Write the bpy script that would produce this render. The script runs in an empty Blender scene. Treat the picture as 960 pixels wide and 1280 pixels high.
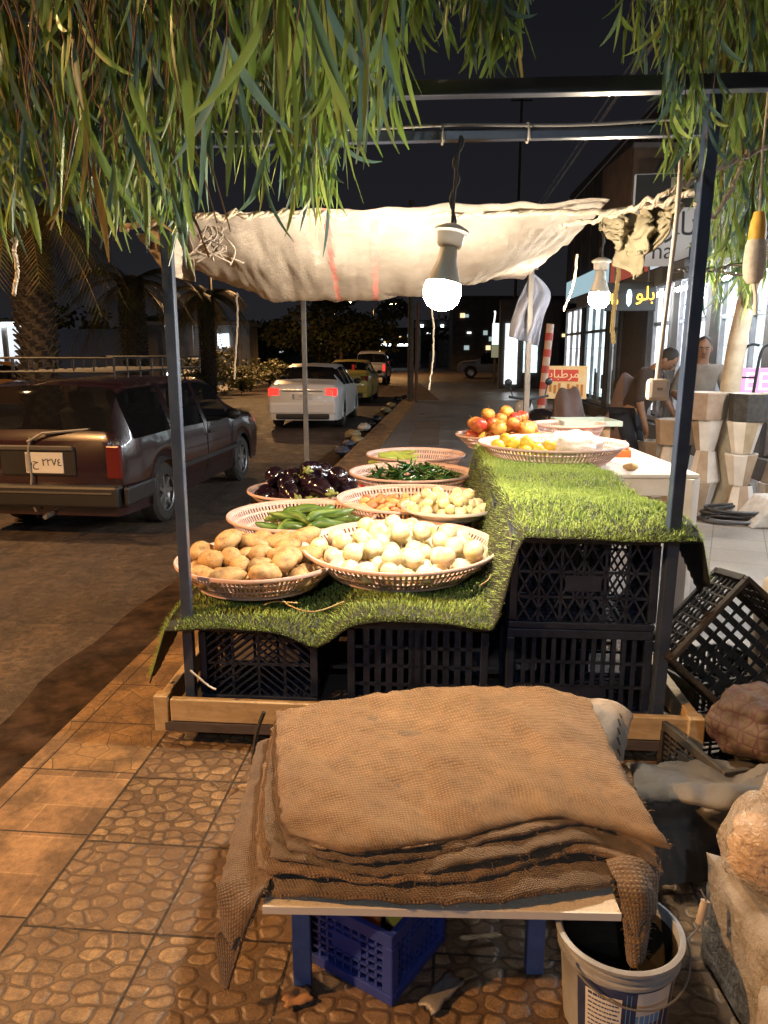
import bpy, bmesh, math, random
from mathutils import Vector, Matrix, Euler, noise
R = math.radians
sc = bpy.context.scene
col = sc.collection
V = Vector
rnd = random.Random(7)

# ------------------------------------------------------------------ camera maths
FPX, CAMZ, PITCH = 960.0, 1.6, R(11.8)
CP, SP = math.cos(PITCH), math.sin(PITCH)
def ray(px, py):
    a, b = (px - 480) / FPX, (640 - py) / FPX
    return V((a, CP + SP * b, -SP + CP * b))
def gz(px, py, z):
    d = ray(px, py); t = (z - CAMZ) / d.z
    return V((d.x * t, d.y * t, z))
def gy(px, py, y):
    d = ray(px, py); t = y / d.y
    return V((d.x * t, y, CAMZ + d.z * t))
# stall frame: u across (left post -> right post), v along the stall away from us
def C(u, v, z=0.0):
    return V((-.81 + u * .9965 + v * .049, 3.01 - .084 * u + v * .9988, z))

# ------------------------------------------------------------------ helpers
def tag(o, label=None, cat=None, group=None, kind=None):
    if label: o['label'] = label
    if cat: o['category'] = cat
    if group: o['group'] = group
    if kind: o['kind'] = kind
    return o
def thing(name, label, cat, loc=(0, 0, 0), rotz=0.0, group=None):
    o = bpy.data.objects.new(name, None); col.objects.link(o)
    o.location = loc; o.rotation_euler = (0, 0, rotz); o.empty_display_size = .1
    return tag(o, label, cat, group)
def copy_tree(o, parent=None):
    c = o.copy(); col.objects.link(c)
    if parent is not None: c.parent = parent
    for ch in o.children: copy_tree(ch, c)
    return c

def frames(pts):
    out = []; up = None
    n = len(pts)
    for i in range(n):
        t = (pts[min(i + 1, n - 1)] - pts[max(i - 1, 0)])
        t = t.normalized() if t.length > 1e-9 else V((0, 0, 1))
        if up is None:
            up = V((0, 0, 1)) if abs(t.z) < .9 else V((1, 0, 0))
        s = t.cross(up)
        s = s.normalized() if s.length > 1e-6 else t.orthogonal().normalized()
        up = s.cross(t).normalized()
        out.append((s, up, t))
    return out

class MB:
    def __init__(s): s.v = []; s.f = []; s.m = []
    def add(s, vs, fs, m=0):
        k = len(s.v); s.v.extend([tuple(x) for x in vs])
        s.f.extend([tuple(i + k for i in f) for f in fs]); s.m.extend([m] * len(fs)); return s
    def box(s, c, d, rot=None, m=0):
        M = rot if isinstance(rot, Matrix) else (Euler(rot).to_matrix() if rot else Matrix.Identity(3))
        c = V(c); h = V(d) / 2
        vs = [c + M @ V((sx * h.x, sy * h.y, sz * h.z)) for sx in (-1, 1) for sy in (-1, 1) for sz in (-1, 1)]
        return s.add(vs, [(0, 1, 3, 2), (4, 6, 7, 5), (0, 4, 5, 1), (2, 3, 7, 6), (0, 2, 6, 4), (1, 5, 7, 3)], m)
    def bar(s, a, b, w, h=None, m=0, up=(0, 0, 1)):
        a, b = V(a), V(b); h = h or w; t = (b - a); L = t.length; t.normalize()
        up = V(up)
        if abs(t.dot(up)) > .98: up = V((0, 1, 0)) if abs(t.y) < .9 else V((1, 0, 0))
        sd = t.cross(up).normalized(); u2 = sd.cross(t).normalized()
        M = Matrix((sd, t, u2)).transposed()
        return s.box((a + b) / 2, (w, L, h), M, m)
    def tube(s, pts, r, n=8, cap=True, m=0, sx=1.0):
        pts = [V(p) for p in pts]; rs = r if isinstance(r, (list, tuple)) else [r] * len(pts)
        vs = []
        for p, q, (a, b, t) in zip(pts, rs, frames(pts)):
            for k in range(n):
                an = 2 * math.pi * k / n
                vs.append(p + a * (math.cos(an) * q * sx) + b * (math.sin(an) * q))
        fs = []
        for i in range(len(pts) - 1):
            for k in range(n):
                k2 = (k + 1) % n
                fs.append((i * n + k, i * n + k2, (i + 1) * n + k2, (i + 1) * n + k))
        if cap:
            fs.append(tuple(reversed(range(n)))); fs.append(tuple(range((len(pts) - 1) * n, len(pts) * n)))
        return s.add(vs, fs, m)
    def lathe(s, prof, n=24, c=(0, 0, 0), m=0, jit=None, M=None):
        c = V(c); vs = []
        for (r, z) in prof:
            for k in range(n):
                an = 2 * math.pi * k / n
                p = V((r * math.cos(an), r * math.sin(an), z))
                if M is not None: p = M @ p
                vs.append(c + p)
        fs = []
        for i in range(len(prof) - 1):
            for k in range(n):
                k2 = (k + 1) % n
                fs.append((i * n + k, i * n + k2, (i + 1) * n + k2, (i + 1) * n + k))
        return s.add(vs, fs, m)
    def grid(s, fn, nu, nv, m=0):
        vs = [fn(i / nu, j / nv) for j in range(nv + 1) for i in range(nu + 1)]
        fs = [(j * (nu + 1) + i, j * (nu + 1) + i + 1, (j + 1) * (nu + 1) + i + 1, (j + 1) * (nu + 1) + i)
              for j in range(nv) for i in range(nu)]
        return s.add(vs, fs, m)
    def prism(s, poly, y0, y1, M=None, c=(0, 0, 0), m=0):
        """polygon in local XZ pushed along local Y"""
        M = M or Matrix.Identity(3); c = V(c); n = len(poly)
        vs = [c + M @ V((x, y0, z)) for x, z in poly] + [c + M @ V((x, y1, z)) for x, z in poly]
        fs = [tuple(range(n)), tuple(reversed(range(n, 2 * n)))]
        fs += [((k + 1) % n, k, n + k, n + (k + 1) % n) for k in range(n)]
        return s.add(vs, fs, m)
    def mesh(s, name, mats, smooth=None):
        me = bpy.data.meshes.new(name); me.from_pydata(s.v, [], s.f)
        for mt in (mats if isinstance(mats, (list, tuple)) else [mats]): me.materials.append(mt)
        if max(s.m, default=0): me.polygons.foreach_set('material_index', s.m)
        if smooth is not None:
            me.polygons.foreach_set('use_smooth', [True] * len(me.polygons))
            if smooth < 180: me.set_sharp_from_angle(angle=R(smooth))
        if getattr(s, 'uv', None):
            ul = me.uv_layers.new(name='UVMap')
            for lp in me.loops: ul.data[lp.index].uv = s.uv[lp.vertex_index]
        me.update(); return me
    def build(s, name, mats, parent=None, smooth=None, bevel=0, loc=None, rot=None, solid=0, fix=False, sub=0):
        me = s.mesh(name, mats, smooth)
        if fix:
            bm = bmesh.new(); bm.from_mesh(me)
            bmesh.ops.remove_doubles(bm, verts=bm.verts, dist=1e-5)
            bmesh.ops.recalc_face_normals(bm, faces=bm.faces); bm.to_mesh(me); bm.free()
        return link(name, me, parent, bevel, loc, rot, solid, sub)
def link(name, me, parent=None, bevel=0, loc=None, rot=None, solid=0, sub=0):
    o = bpy.data.objects.new(name, me); col.objects.link(o)
    if parent is not None: o.parent = parent
    if loc is not None: o.location = loc
    if rot is not None: o.rotation_euler = rot
    if solid:
        md = o.modifiers.new('Solid', 'SOLIDIFY'); md.thickness = solid; md.offset = 0
    if sub:
        md = o.modifiers.new('Sub', 'SUBSURF'); md.levels = sub; md.render_levels = sub
    if bevel:
        md = o.modifiers.new('Bevel', 'BEVEL'); md.width = bevel; md.segments = 2; md.limit_method = 'ANGLE'; md.angle_limit = R(35)
    return o

def rotz(v, a):
    c, s_ = math.cos(a), math.sin(a); return V((v[0] * c - v[1] * s_, v[0] * s_ + v[1] * c, v[2]))
def lerp(a, b, t): return a + (b - a) * t
def nz(x, y, z=0.0, sc_=1.0): return noise.noise(V((x * sc_, y * sc_, z * sc_)))
def smooth01(t):
    t = max(0., min(1., t)); return t * t * (3 - 2 * t)
def interp(xs, ys, x):
    if x <= xs[0]: return ys[0]
    for i in range(len(xs) - 1):
        if x <= xs[i + 1]: return lerp(ys[i], ys[i + 1], (x - xs[i]) / (xs[i + 1] - xs[i]))
    return ys[-1]
def catmull(pts, t):
    n = len(pts) - 1; x = min(max(t, 0), 1) * n; i = min(int(x), n - 1); f = x - i
    p0, p1, p2, p3 = pts[max(i - 1, 0)], pts[i], pts[i + 1], pts[min(i + 2, n)]
    return .5 * ((2 * p1) + (p2 - p0) * f + (2 * p0 - 5 * p1 + 4 * p2 - p3) * f * f + (3 * p1 - p0 - 3 * p2 + p3) * f ** 3)
def curve(pts, n):
    pts = [V(p) for p in pts]
    return [catmull(pts, i / n) for i in range(n + 1)]

# ------------------------------------------------------------------ materials
MATS = {}
class N:
    """tiny node-tree writer"""
    def __init__(s, name):
        s.mat = bpy.data.materials.new(name); s.mat.use_nodes = True
        s.t = s.mat.node_tree; s.t.nodes.clear()
        s.out = s.t.nodes.new('ShaderNodeOutputMaterial')
        s.p = s.t.nodes.new('ShaderNodeBsdfPrincipled')
        s.t.links.new(s.p.outputs[0], s.out.inputs[0]); s._c = {}
    def n(s, ty, **kw):
        nd = s.t.nodes.new('ShaderNode' + ty)
        for k, v in kw.items(): setattr(nd, k, v)
        return nd
    def l(s, a, b): s.t.links.new(a, b); return s
    def set(s, inp, v):
        if isinstance(v, bpy.types.NodeSocket): s.t.links.new(v, inp)
        elif isinstance(v, (tuple, list)) and inp.type == 'RGBA' and len(v) == 3: inp.default_value = (*v, 1)
        else: inp.default_value = v
    def coord(s, which='Object', scale=(1, 1, 1), rot=(0, 0, 0), loc=(0, 0, 0)):
        tc = s.n('TexCoord'); mp = s.n('Mapping'); s.l(tc.outputs[which], mp.inputs[0])
        mp.inputs['Scale'].default_value = scale; mp.inputs['Rotation'].default_value = rot; mp.inputs['Location'].default_value = loc
        return mp.outputs[0]
    def noise(s, co, scale, detail=4, rough=.6, dist=0.0):
        nd = s.n('TexNoise'); s.l(co, nd.inputs['Vector']); nd.inputs['Scale'].default_value = scale
        nd.inputs['Detail'].default_value = detail; nd.inputs['Roughness'].default_value = rough; nd.inputs['Distortion'].default_value = dist
        return nd.outputs['Fac']
    def ramp(s, f, stops, const=False):
        r = s.n('ValToRGB'); s.l(f, r.inputs[0]); cr = r.color_ramp
        if const: cr.interpolation = 'CONSTANT'
        while len(cr.elements) > 1: cr.elements.remove(cr.elements[-1])
        for i, (p, c) in enumerate(stops):
            e = cr.elements[0] if i == 0 else cr.elements.new(p)
            e.position = p; c = c if isinstance(c, (tuple, list)) else (c, c, c); e.color = (*c, 1)
        return r.outputs[0]
    def mix(s, f, a, b, mode='MIX'):
        m = s.n('MixRGB', blend_type=mode); s.set(m.inputs[0], f); s.set(m.inputs[1], a); s.set(m.inputs[2], b); return m.outputs[0]
    def math(s, op, a, b=None, c=None):
        m = s.n('Math', operation=op); s.set(m.inputs[0], a)
        if b is not None: s.set(m.inputs[1], b)
        if c is not None: s.set(m.inputs[2], c)
        return m.outputs[0]
    def bump(s, h, strength=.5, dist=.01):
        b = s.n('Bump'); s.l(h, b.inputs['Height']); b.inputs['Strength'].default_value = strength; b.inputs['Distance'].default_value = dist
        s.l(b.outputs[0], s.p.inputs['Normal']); return b
    def P(s, **kw):
        for k, v in kw.items(): s.set(s.p.inputs[k.replace('_', ' ')], v)
        return s
def mat(name, c, rough=.6, metal=0., c2=None, scale=6., bump=0., bscale=60., coat=0., spec=None, emit=None, es=0., trans=0., detail=4, stops=(.35, .65), bd=.005, sss=0., coord='Object', objvar=0.):
    if name in MATS: return MATS[name]
    n = N(name); n.P(Roughness=rough, Metallic=metal)
    co = n.coord(coord) if (c2 or bump or objvar) else None
    base = c
    if c2: base = n.ramp(n.noise(co, scale, detail), [(stops[0], c), (stops[1], c2)])
    if objvar:
        oi = n.n('ObjectInfo')
        hsv = n.n('HueSaturation'); n.set(hsv.inputs['Color'], base)
        n.l(n.math('MULTIPLY_ADD', oi.outputs['Random'], objvar, 1 - objvar / 2), hsv.inputs['Value'])
        n.l(n.math('MULTIPLY_ADD', oi.outputs['Random'], objvar * .08, .5 - objvar * .04), hsv.inputs['Hue'])
        base = hsv.outputs[0]
    n.set(n.p.inputs['Base Color'], base)
    if bump: n.bump(n.noise(co, bscale, 5), bump, bd)
    if coat: n.P(Coat_Weight=coat); n.p.inputs['Coat Roughness'].default_value = .06
    if spec is not None: n.p.inputs['Specular IOR Level'].default_value = spec
    if emit: n.P(Emission_Color=emit, Emission_Strength=es)
    if trans: n.p.inputs['Transmission Weight'].default_value = trans
    if sss:
        n.p.inputs['Subsurface Weight'].default_value = sss; n.p.inputs['Subsurface Radius'].default_value = (.01, .008, .005)
        n.p.inputs['Subsurface Scale'].default_value = 1
    MATS[name] = n.mat; return n.mat

def text_mesh(body, size, font='Inter', align='CENTER', extrude=.0008, shear=0.):
    cu = bpy.data.curves.new('lettering', 'FONT'); cu.body = body; cu.size = size; cu.align_x = align; cu.align_y = 'CENTER'
    cu.extrude = extrude; cu.shear = shear; cu.resolution_u = 3
    o = bpy.data.objects.new('lettering', cu); col.objects.link(o)
    dg = bpy.context.evaluated_depsgraph_get(); me = bpy.data.meshes.new_from_object(o.evaluated_get(dg))
    bpy.data.objects.remove(o); return me
def lettering(body, size, M, mtl, parent, name='lettering', **kw):
    me = text_mesh(body, size, **kw); me.materials.clear(); me.materials.append(mtl)
    o = bpy.data.objects.new(name, me); col.objects.link(o); o.parent = parent
    o.matrix_local = M; return o
def facing(loc, right, up):
    r = V(right).normalized(); u = V(up).normalized(); f = r.cross(u)
    M = Matrix((r, u, f)).transposed().to_4x4(); M.translation = V(loc); return M

# ------------------------------------------------------------------ camera, world, render
cam = bpy.data.cameras.new('camera'); co_ = bpy.data.objects.new('camera', cam); col.objects.link(co_)
co_.location = (0, 0, CAMZ); co_.rotation_euler = (R(90) - PITCH, 0, 0)
cam.sensor_fit = 'VERTICAL'; cam.sensor_height = 36; cam.lens = 27.0; cam.clip_start = .05; cam.clip_end = 600
sc.camera = co_
w = bpy.data.worlds.new('World'); sc.world = w; w.use_nodes = True
wt = w.node_tree; bg = wt.nodes['Background']
sky = wt.nodes.new('ShaderNodeTexSky'); sky.sky_type = 'NISHITA'; sky.sun_disc = False
sky.sun_elevation = R(2); sky.sun_rotation = R(160); sky.air_density = 1; sky.dust_density = 2
tcw = wt.nodes.new('ShaderNodeTexCoord'); spw = wt.nodes.new('ShaderNodeSeparateXYZ'); wt.links.new(tcw.outputs['Generated'], spw.inputs[0])
rw = wt.nodes.new('ShaderNodeValToRGB'); wt.links.new(spw.outputs[2], rw.inputs[0])
rw.color_ramp.elements[0].position = 0; rw.color_ramp.elements[0].color = (.0125, .0122, .0148, 1)
rw.color_ramp.elements[1].position = .6; rw.color_ramp.elements[1].color = (.002, .0021, .004, 1)
mxw = wt.nodes.new('ShaderNodeMixRGB'); mxw.blend_type = 'ADD'; mxw.inputs[0].default_value = .0006
wt.links.new(rw.outputs[0], mxw.inputs[1]); wt.links.new(sky.outputs[0], mxw.inputs[2]); wt.links.new(mxw.outputs[0], bg.inputs[0])
bg.inputs[1].default_value = 1.0
sc.view_settings.view_transform = 'Standard'; sc.view_settings.look = 'None'
sc.view_settings.exposure = .35; sc.view_settings.gamma = 1; sc.view_settings.use_curve_mapping = False
sc.render.engine = 'CYCLES'
cy = sc.cycles; cy.use_denoising = True
try: cy.denoiser = 'OPENIMAGEDENOISE'
except Exception: pass
cy.max_bounces = 6; cy.diffuse_bounces = 3; cy.glossy_bounces = 3; cy.transmission_bounces = 4; cy.transparent_max_bounces = 8
cy.sample_clamp_indirect = 4.0; cy.caustics_reflective = False; cy.caustics_refractive = False
# ------------------------------------------------------------------ ground, road, pavement (all structure)
def XA(y): return -1.43 + .0875 * (y - 2.66)
ROAD_Z = -.12
def tilecoord(n, size, ang=5, at=(-1.03, 1.9)):
    a = R(ang); c, s_ = math.cos(a), math.sin(a)
    tx, ty = at[0] * c - at[1] * s_, at[0] * s_ + at[1] * c
    co = n.coord('Object', rot=(0, 0, a), loc=(-tx, -ty, 0))
    m = n.n('VectorMath', operation='SCALE'); n.l(co, m.inputs[0]); m.inputs['Scale'].default_value = 1 / size
    return m.outputs[0]
def jointmask(n, co, wdt):
    """1 on the tile joints, 0 inside; plus per-tile random"""
    fr = n.n('VectorMath', operation='FRACTION'); n.l(co, fr.inputs[0])
    sp = n.n('SeparateXYZ'); n.l(fr.outputs[0], sp.inputs[0])
    ax = n.math('ABSOLUTE', n.math('SUBTRACT', sp.outputs[0], .5)); ay = n.math('ABSOLUTE', n.math('SUBTRACT', sp.outputs[1], .5))
    mx = n.math('MAXIMUM', ax, ay)
    j = n.math('GREATER_THAN', mx, .5 - wdt)
    fl = n.n('VectorMath', operation='FLOOR'); n.l(co, fl.inputs[0])
    wn = n.n('TexWhiteNoise'); wn.noise_dimensions = '2D'; n.l(fl.outputs[0], wn.inputs[0])
    return j, wn.outputs['Value'], wn.outputs['Color']

def m_pebble():
    n = N('pebble_tile'); co = tilecoord(n, .39)
    j, rv, rc = jointmask(n, co, .011)
    off = n.n('VectorMath', operation='MULTIPLY_ADD'); n.l(rc, off.inputs[0]); off.inputs[1].default_value = (7, 7, 0); n.l(co, off.inputs[2])
    wv = n.n('TexNoise'); n.l(off.outputs[0], wv.inputs['Vector']); wv.inputs['Scale'].default_value = 3.2; wv.inputs['Detail'].default_value = 3
    dst = n.mix(.075, off.outputs[0], wv.outputs['Color'], 'LINEAR_LIGHT')
    def vor(feat):
        v = n.n('TexVoronoi'); v.voronoi_dimensions = '2D'; v.feature = feat; v.inputs['Scale'].default_value = 5.7; v.inputs['Randomness'].default_value = .68
        mp = n.n('Mapping'); mp.inputs['Scale'].default_value = (1, 1.3, 1); n.l(dst, mp.inputs[0]); n.l(mp.outputs[0], v.inputs['Vector']); return v
    ve, vf = vor('DISTANCE_TO_EDGE'), vor('F1')
    d = ve.outputs['Distance']
    # round the cells: combine distance to edge and distance to centre
    rd = n.math('SMOOTH_MIN', n.math('MULTIPLY', d, 1.15), n.math('SUBTRACT', .6, vf.outputs['Distance']), .12)
    big = n.noise(n.coord('Object'), 2.1, 4); fine = n.noise(n.coord('Object'), 55, 5)
    wear = n.noise(n.coord('Object'), 7, 5, .7)
    d2 = n.math('ADD', rd, n.math('MULTIPLY', n.math('SUBTRACT', wear, .5), .09))
    ring = n.ramp(d2, [(0, .6), (.015, .9), (.03, 1.), (.075, 1.), (.11, .12), (.15, 0.)])
    sepc = n.n('SeparateColor'); n.l(vf.outputs['Color'], sepc.inputs[0])
    stone = n.ramp(sepc.outputs[0], [(0, (.2, .125, .06)), (.3, (.37, .24, .115)), (.7, (.47, .32, .16)), (1, (.28, .18, .095))])
    mortar = n.mix(.5, (.4, .245, .115), n.ramp(wear, [(.3, (.2, .12, .06)), (.7, (.44, .28, .14))]))
    c = n.mix(n.ramp(rd, [(.06, 0.), (.1, 1.)]), mortar, stone)
    c = n.mix(n.ramp(fine, [(.35, .0), (.75, .45)]), c, (.12, .09, .065), 'MIX')
    dirt = n.ramp(big, [(.36, .85), (.62, .0)])
    c = n.mix(n.math('MULTIPLY', dirt, .75), c, (.075, .042, .022))
    grit = n.noise(n.coord('Object'), 150, 3, .8); mid = n.noise(n.coord('Object'), 18, 6, .75)
    c = n.mix(n.ramp(mid, [(.42, .75), (.6, 0.)]), c, (.075, .046, .03)); c = n.mix(n.ramp(grit, [(.52, 0.), (.72, .7)]), c, (.05, .032, .022)); c = n.mix(n.ramp(grit, [(.3, .5), (.45, 0.)]), c, (.5, .35, .22))
    c = n.mix(n.math('MULTIPLY', ring, .84), c, (.03, .019, .012))
    c = n.mix(n.math('MULTIPLY', rv, .38), c, (.15, .1, .07))
    c = n.mix(j, c, (.028, .02, .015))
    n.P(Base_Color=c, Roughness=n.ramp(fine, [(.3, .34), (.8, .7)]))
    h = n.math('SUBTRACT', n.math('MULTIPLY_ADD', n.ramp(rd, [(.05, 0.), (.2, 1.)]), .7, n.math('MULTIPLY', mid, .9)), n.math('MULTIPLY', j, 1.2))
    n.bump(h, .9, .005); return n.mat
def m_ashlar():
    n = N('ashlar_slab'); co = tilecoord(n, .39, 5, (-1.03, 1.93))
    j, rv, rc = jointmask(n, co, .009)
    # two patterns: rectangular ashlar and crazy paving, picked per slab
    b = n.n('TexBrick'); n.l(co, b.inputs['Vector']); b.offset = .37; b.squash = .6; b.squash_frequency = 2
    b.inputs['Scale'].default_value = 1.0; b.inputs['Brick Width'].default_value = .74; b.inputs['Row Height'].default_value = .47
    b.inputs['Mortar Size'].default_value = .009; b.inputs['Color1'].default_value = (.36, .215, .105, 1); b.inputs['Color2'].default_value = (.15, .085, .045, 1); b.inputs['Mortar'].default_value = (.4, .25, .13, 1)
    v = n.n('TexVoronoi'); v.feature = 'DISTANCE_TO_EDGE'; v.voronoi_dimensions = '2D'; v.inputs['Scale'].default_value = 3.6; n.l(co, v.inputs['Vector'])
    vc = n.n('TexVoronoi'); vc.voronoi_dimensions = '2D'; vc.inputs['Scale'].default_value = 3.6; n.l(co, vc.inputs['Vector'])
    sepc = n.n('SeparateColor'); n.l(vc.outputs['Color'], sepc.inputs[0])
    crazy = n.mix(n.ramp(v.outputs['Distance'], [(.012, 0.), (.022, 1.)]), (.06, .04, .025), n.ramp(sepc.outputs[1], [(0, (.36, .215, .09)), (1, (.24, .14, .06))]))
    sy = n.n('SeparateXYZ'); n.l(co, sy.inputs[0])
    pick = n.math('GREATER_THAN', n.math('ADD', rv, n.math('MULTIPLY', n.math('GREATER_THAN', sy.outputs[1], 2.6), 1.)), .72)
    c = n.mix(pick, b.outputs['Color'], crazy)
    oc = n.coord('Object'); fine = n.noise(oc, 40, 6, .7); big = n.noise(oc, 4.5, 5, .65)
    c = n.mix(n.ramp(big, [(.4, .8), (.58, 0.)]), c, (.075, .043, .022)); c = n.mix(n.ramp(fine, [(.42, .0), (.75, .5)]), c, (.085, .06, .04))
    c = n.mix(j, c, (.018, .011, .008))
    n.P(Base_Color=c, Roughness=n.ramp(fine, [(.3, .5), (.7, .85)])); n.bump(n.math('SUBTRACT', n.math('MULTIPLY', fine, .9), j), .9, .008); return n.mat
def m_forecourt(name, size, ca, cb, rough, ang=5):
    n = N(name); co = tilecoord(n, size, ang); j, rv, rc = jointmask(n, co, .008)
    oc = n.coord('Object'); big = n.noise(oc, 1.7, 5, .6); fine = n.noise(oc, 30, 5, .7)
    c = n.mix(rv, ca, cb); c = n.mix(n.ramp(big, [(.35, .75), (.65, 0.)]), c, tuple(x * .45 for x in ca)); c = n.mix(n.ramp(fine, [(.45, 0.), (.75, .45)]), c, tuple(x * .4 for x in ca))
    c = n.mix(n.math('MULTIPLY', j, .8), c, (.04, .034, .03))
    n.P(Base_Color=c, Roughness=n.ramp(big, [(.3, rough * .7), (.7, min(1, rough * 1.3))])); n.bump(n.math('SUBTRACT', n.math('MULTIPLY', fine, .4), j), .4, .004); return n.mat
def m_road():
    n = N('road_asphalt'); oc = n.coord('Object'); big = n.noise(oc, .8, 6, .62, .6); mid = n.noise(oc, 5, 6, .7); fine = n.noise(oc, 120, 3, .8)
    st = n.coord('Object', scale=(2.4, .22, 1), rot=(0, 0, R(5))); streak = n.noise(st, 1.2, 5, .6)
    c = n.ramp(big, [(.32, (.05, .034, .026)), (.5, (.095, .064, .045)), (.68, (.15, .1, .068))])
    c = n.mix(n.ramp(streak, [(.42, .6), (.6, 0.)]), c, (.034, .027, .023)); c = n.mix(n.ramp(mid, [(.45, 0.), (.72, .55)]), c, (.14, .1, .07))
    m2 = n.noise(oc, 17, 6, .75); c = n.mix(n.ramp(m2, [(.42, .7), (.56, 0.)]), c, (.022, .016, .013)); c = n.mix(n.ramp(m2, [(.6, 0.), (.72, .6)]), c, (.24, .16, .11))
    vk = n.n('TexVoronoi'); vk.feature = 'DISTANCE_TO_EDGE'; vk.inputs['Scale'].default_value = .55; n.l(n.mix(.25, oc, n.noise(oc, 3, 4), 'LINEAR_LIGHT'), vk.inputs['Vector'])
    c = n.mix(n.ramp(vk.outputs['Distance'], [(.0, .85), (.012, 0.)]), c, (.012, .01, .008))
    c = n.mix(n.ramp(fine, [(.5, 0.), (.8, .6)]), c, (.02, .017, .015))
    n.P(Base_Color=c, Roughness=n.ramp(mid, [(.3, .42), (.65, .8)])); n.bump(n.math('ADD', fine, n.math('MULTIPLY', m2, 2.5)), .8, .01); return n.mat

def sheet(name, poly, z, m, kind='structure'):
    b = MB(); b.add([(x, y, z) for x, y in poly], [tuple(range(len(poly)))])
    return tag(b.build(name, m), kind=kind)
m_soil = mat('soil', (.06, .045, .032), .95, c2=(.11, .085, .06), scale=1.5, bump=.5, bscale=20)
sheet('ground', [(-400, -60), (400, -60), (400, 560), (-400, 560)], -.17, m_soil)
Mroad = m_road()
tag(MB().grid(lambda a, b: V((-60 + 190 * a, -12 + 212 * b, ROAD_Z)), 4, 4).build('road', Mroad), kind='structure')
Y0, Y1, Y2 = -6., 6.35, 26.
sheet('kerb_slabs', [(XA(Y0), Y0), (XA(Y0) + .466, Y0), (XA(Y2) + .466, Y2), (XA(Y2), Y2)], 0, m_ashlar())
sheet('pebble_pavement', [(XA(Y0) + .466, Y0), (XA(Y0) + 2.75, Y0), (XA(Y1) + 2.75, Y1), (XA(Y1) + .466, Y1)], 0, m_pebble())
sheet('far_pavement', [(XA(Y1) + .466, Y1), (XA(Y1) + 2.75, Y1), (XA(Y2) + 2.75, Y2), (XA(Y2) + .466, Y2)], 0, m_forecourt('grey_paver', .6, (.2, .185, .175), (.25, .23, .215), .36))
sheet('forecourt', [(XA(Y0) + 2.75, Y0), (22, Y0), (22, Y2), (XA(Y2) + 2.75, Y2)], 0, m_forecourt('beige_paver', .42, (.27, .235, .2), (.33, .29, .25), .5, 24))
m_conc = mat('concrete', (.25, .23, .2), .85, c2=(.36, .33, .29), scale=3, bump=.5, bscale=35)
kb = MB()
kb.add([(XA(Y0), Y0, 0), (XA(Y2), Y2, 0), (XA(Y2) - .012, Y2, -.16), (XA(Y0) - .012, Y0, -.16)], [(0, 1, 2, 3)])
kb.add([(XA(Y2), Y2, 0), (22, Y2, 0), (22, Y2 + .01, -.16), (XA(Y2) - .012, Y2 + .01, -.16)], [(0, 1, 2, 3)])
tag(kb.build('kerb', m_conc), kind='structure')
n_ = N('wet_gutter'); oc_ = n_.coord('Object'); g1 = n_.noise(oc_, 6, 6, .7); g2 = n_.noise(oc_, 1.1, 4)
n_.P(Base_Color=n_.ramp(g1, [(.35, (.012, .008, .006)), (.5, (.035, .022, .015)), (.68, (.075, .046, .03))]), Roughness=n_.ramp(g2, [(.42, .7), (.6, .9)])); n_.p.inputs['Specular IOR Level'].default_value = .12; n_.bump(g1, .5, .012)
tag(MB().grid(lambda a, b: V((lerp(XA(lerp(Y0, Y2, b)) - .46 - .12 * nz(b * 40, 3), XA(lerp(Y0, Y2, b)) - .013, a), lerp(Y0, Y2, b), ROAD_Z + .005)), 2, 160).build('gutter', n_.mat), kind='structure')
# central reservation of the road
def XD(y): return -8.3 + .075 * (y - 6)
md = MB()
pts = [(XD(y), y) for y in (2, 12, 24, 36, 44)]; 
for (a, b_) in zip(pts[:-1], pts[1:]):
    d = V((b_[0] - a[0], b_[1] - a[1], 0)); cx = V(((a[0] + b_[0]) / 2 - .9, (a[1] + b_[1]) / 2, -.04))
    md.box(cx, (1.8, d.length + .02, .18), (0, 0, -math.atan2(d.x, d.y)))
tag(md.build('road_divider', m_conc, bevel=.02), kind='structure')
# tree pit of bare earth in the grey paving
p = gz(533, 540, .004)
sheet('tree_pit', [(p.x - .42, p.y - 2.2), (p.x + .1, p.y - 2.2), (p.x + .42, p.y + 2.2), (p.x - .1, p.y + 2.2)], .004, m_soil)
sheet('cross_street', [(2, 27.2), (60, 27.2), (60, 44), (2, 44)], -.116, m_forecourt('pale_road', 7., (.2, .2, .2), (.24, .24, .24), .35, 0))
# ------------------------------------------------------------------ stall frame, crates, turf, baskets
m_navy = mat('navy_paint', (.026, .042, .08), .35, c2=(.045, .065, .11), scale=9, bump=.15, bscale=40, coat=.3)
m_grey_paint = mat('grey_metal', (.1, .1, .11), .42, c2=(.17, .16, .15), scale=8, bump=.1)
def m_wood(name, a, b, scale=1.):
    n = N(name); co = n.coord('Object', scale=(1.2 * scale, 14 * scale, 14 * scale)); g = n.noise(co, 2.2, 6, .65, .8); f = n.noise(n.coord('Object'), 18, 5)
    c = n.ramp(g, [(.3, a), (.7, b)]); c = n.mix(n.ramp(f, [(.5, 0.), (.8, .5)]), c, tuple(x * .35 for x in a))
    n.P(Base_Color=c, Roughness=.7); n.bump(g, .35, .003); return n.mat
M_pine = m_wood('pine_plank', (.38, .27, .14), (.54, .41, .25))
M_dkwood = m_wood('stained_rail', (.05, .042, .045), (.1, .08, .075))
W = 1.906; L = 3.75
fr = thing('stall_frame', 'navy steel post frame standing on a pine plank base, holding up the vegetable stall', 'stall', C(W / 2, L / 2, 0))
bi = Matrix.Translation(-fr.location)
def inF(o): o.parent = fr; o.matrix_parent_inverse = bi; return o
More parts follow.
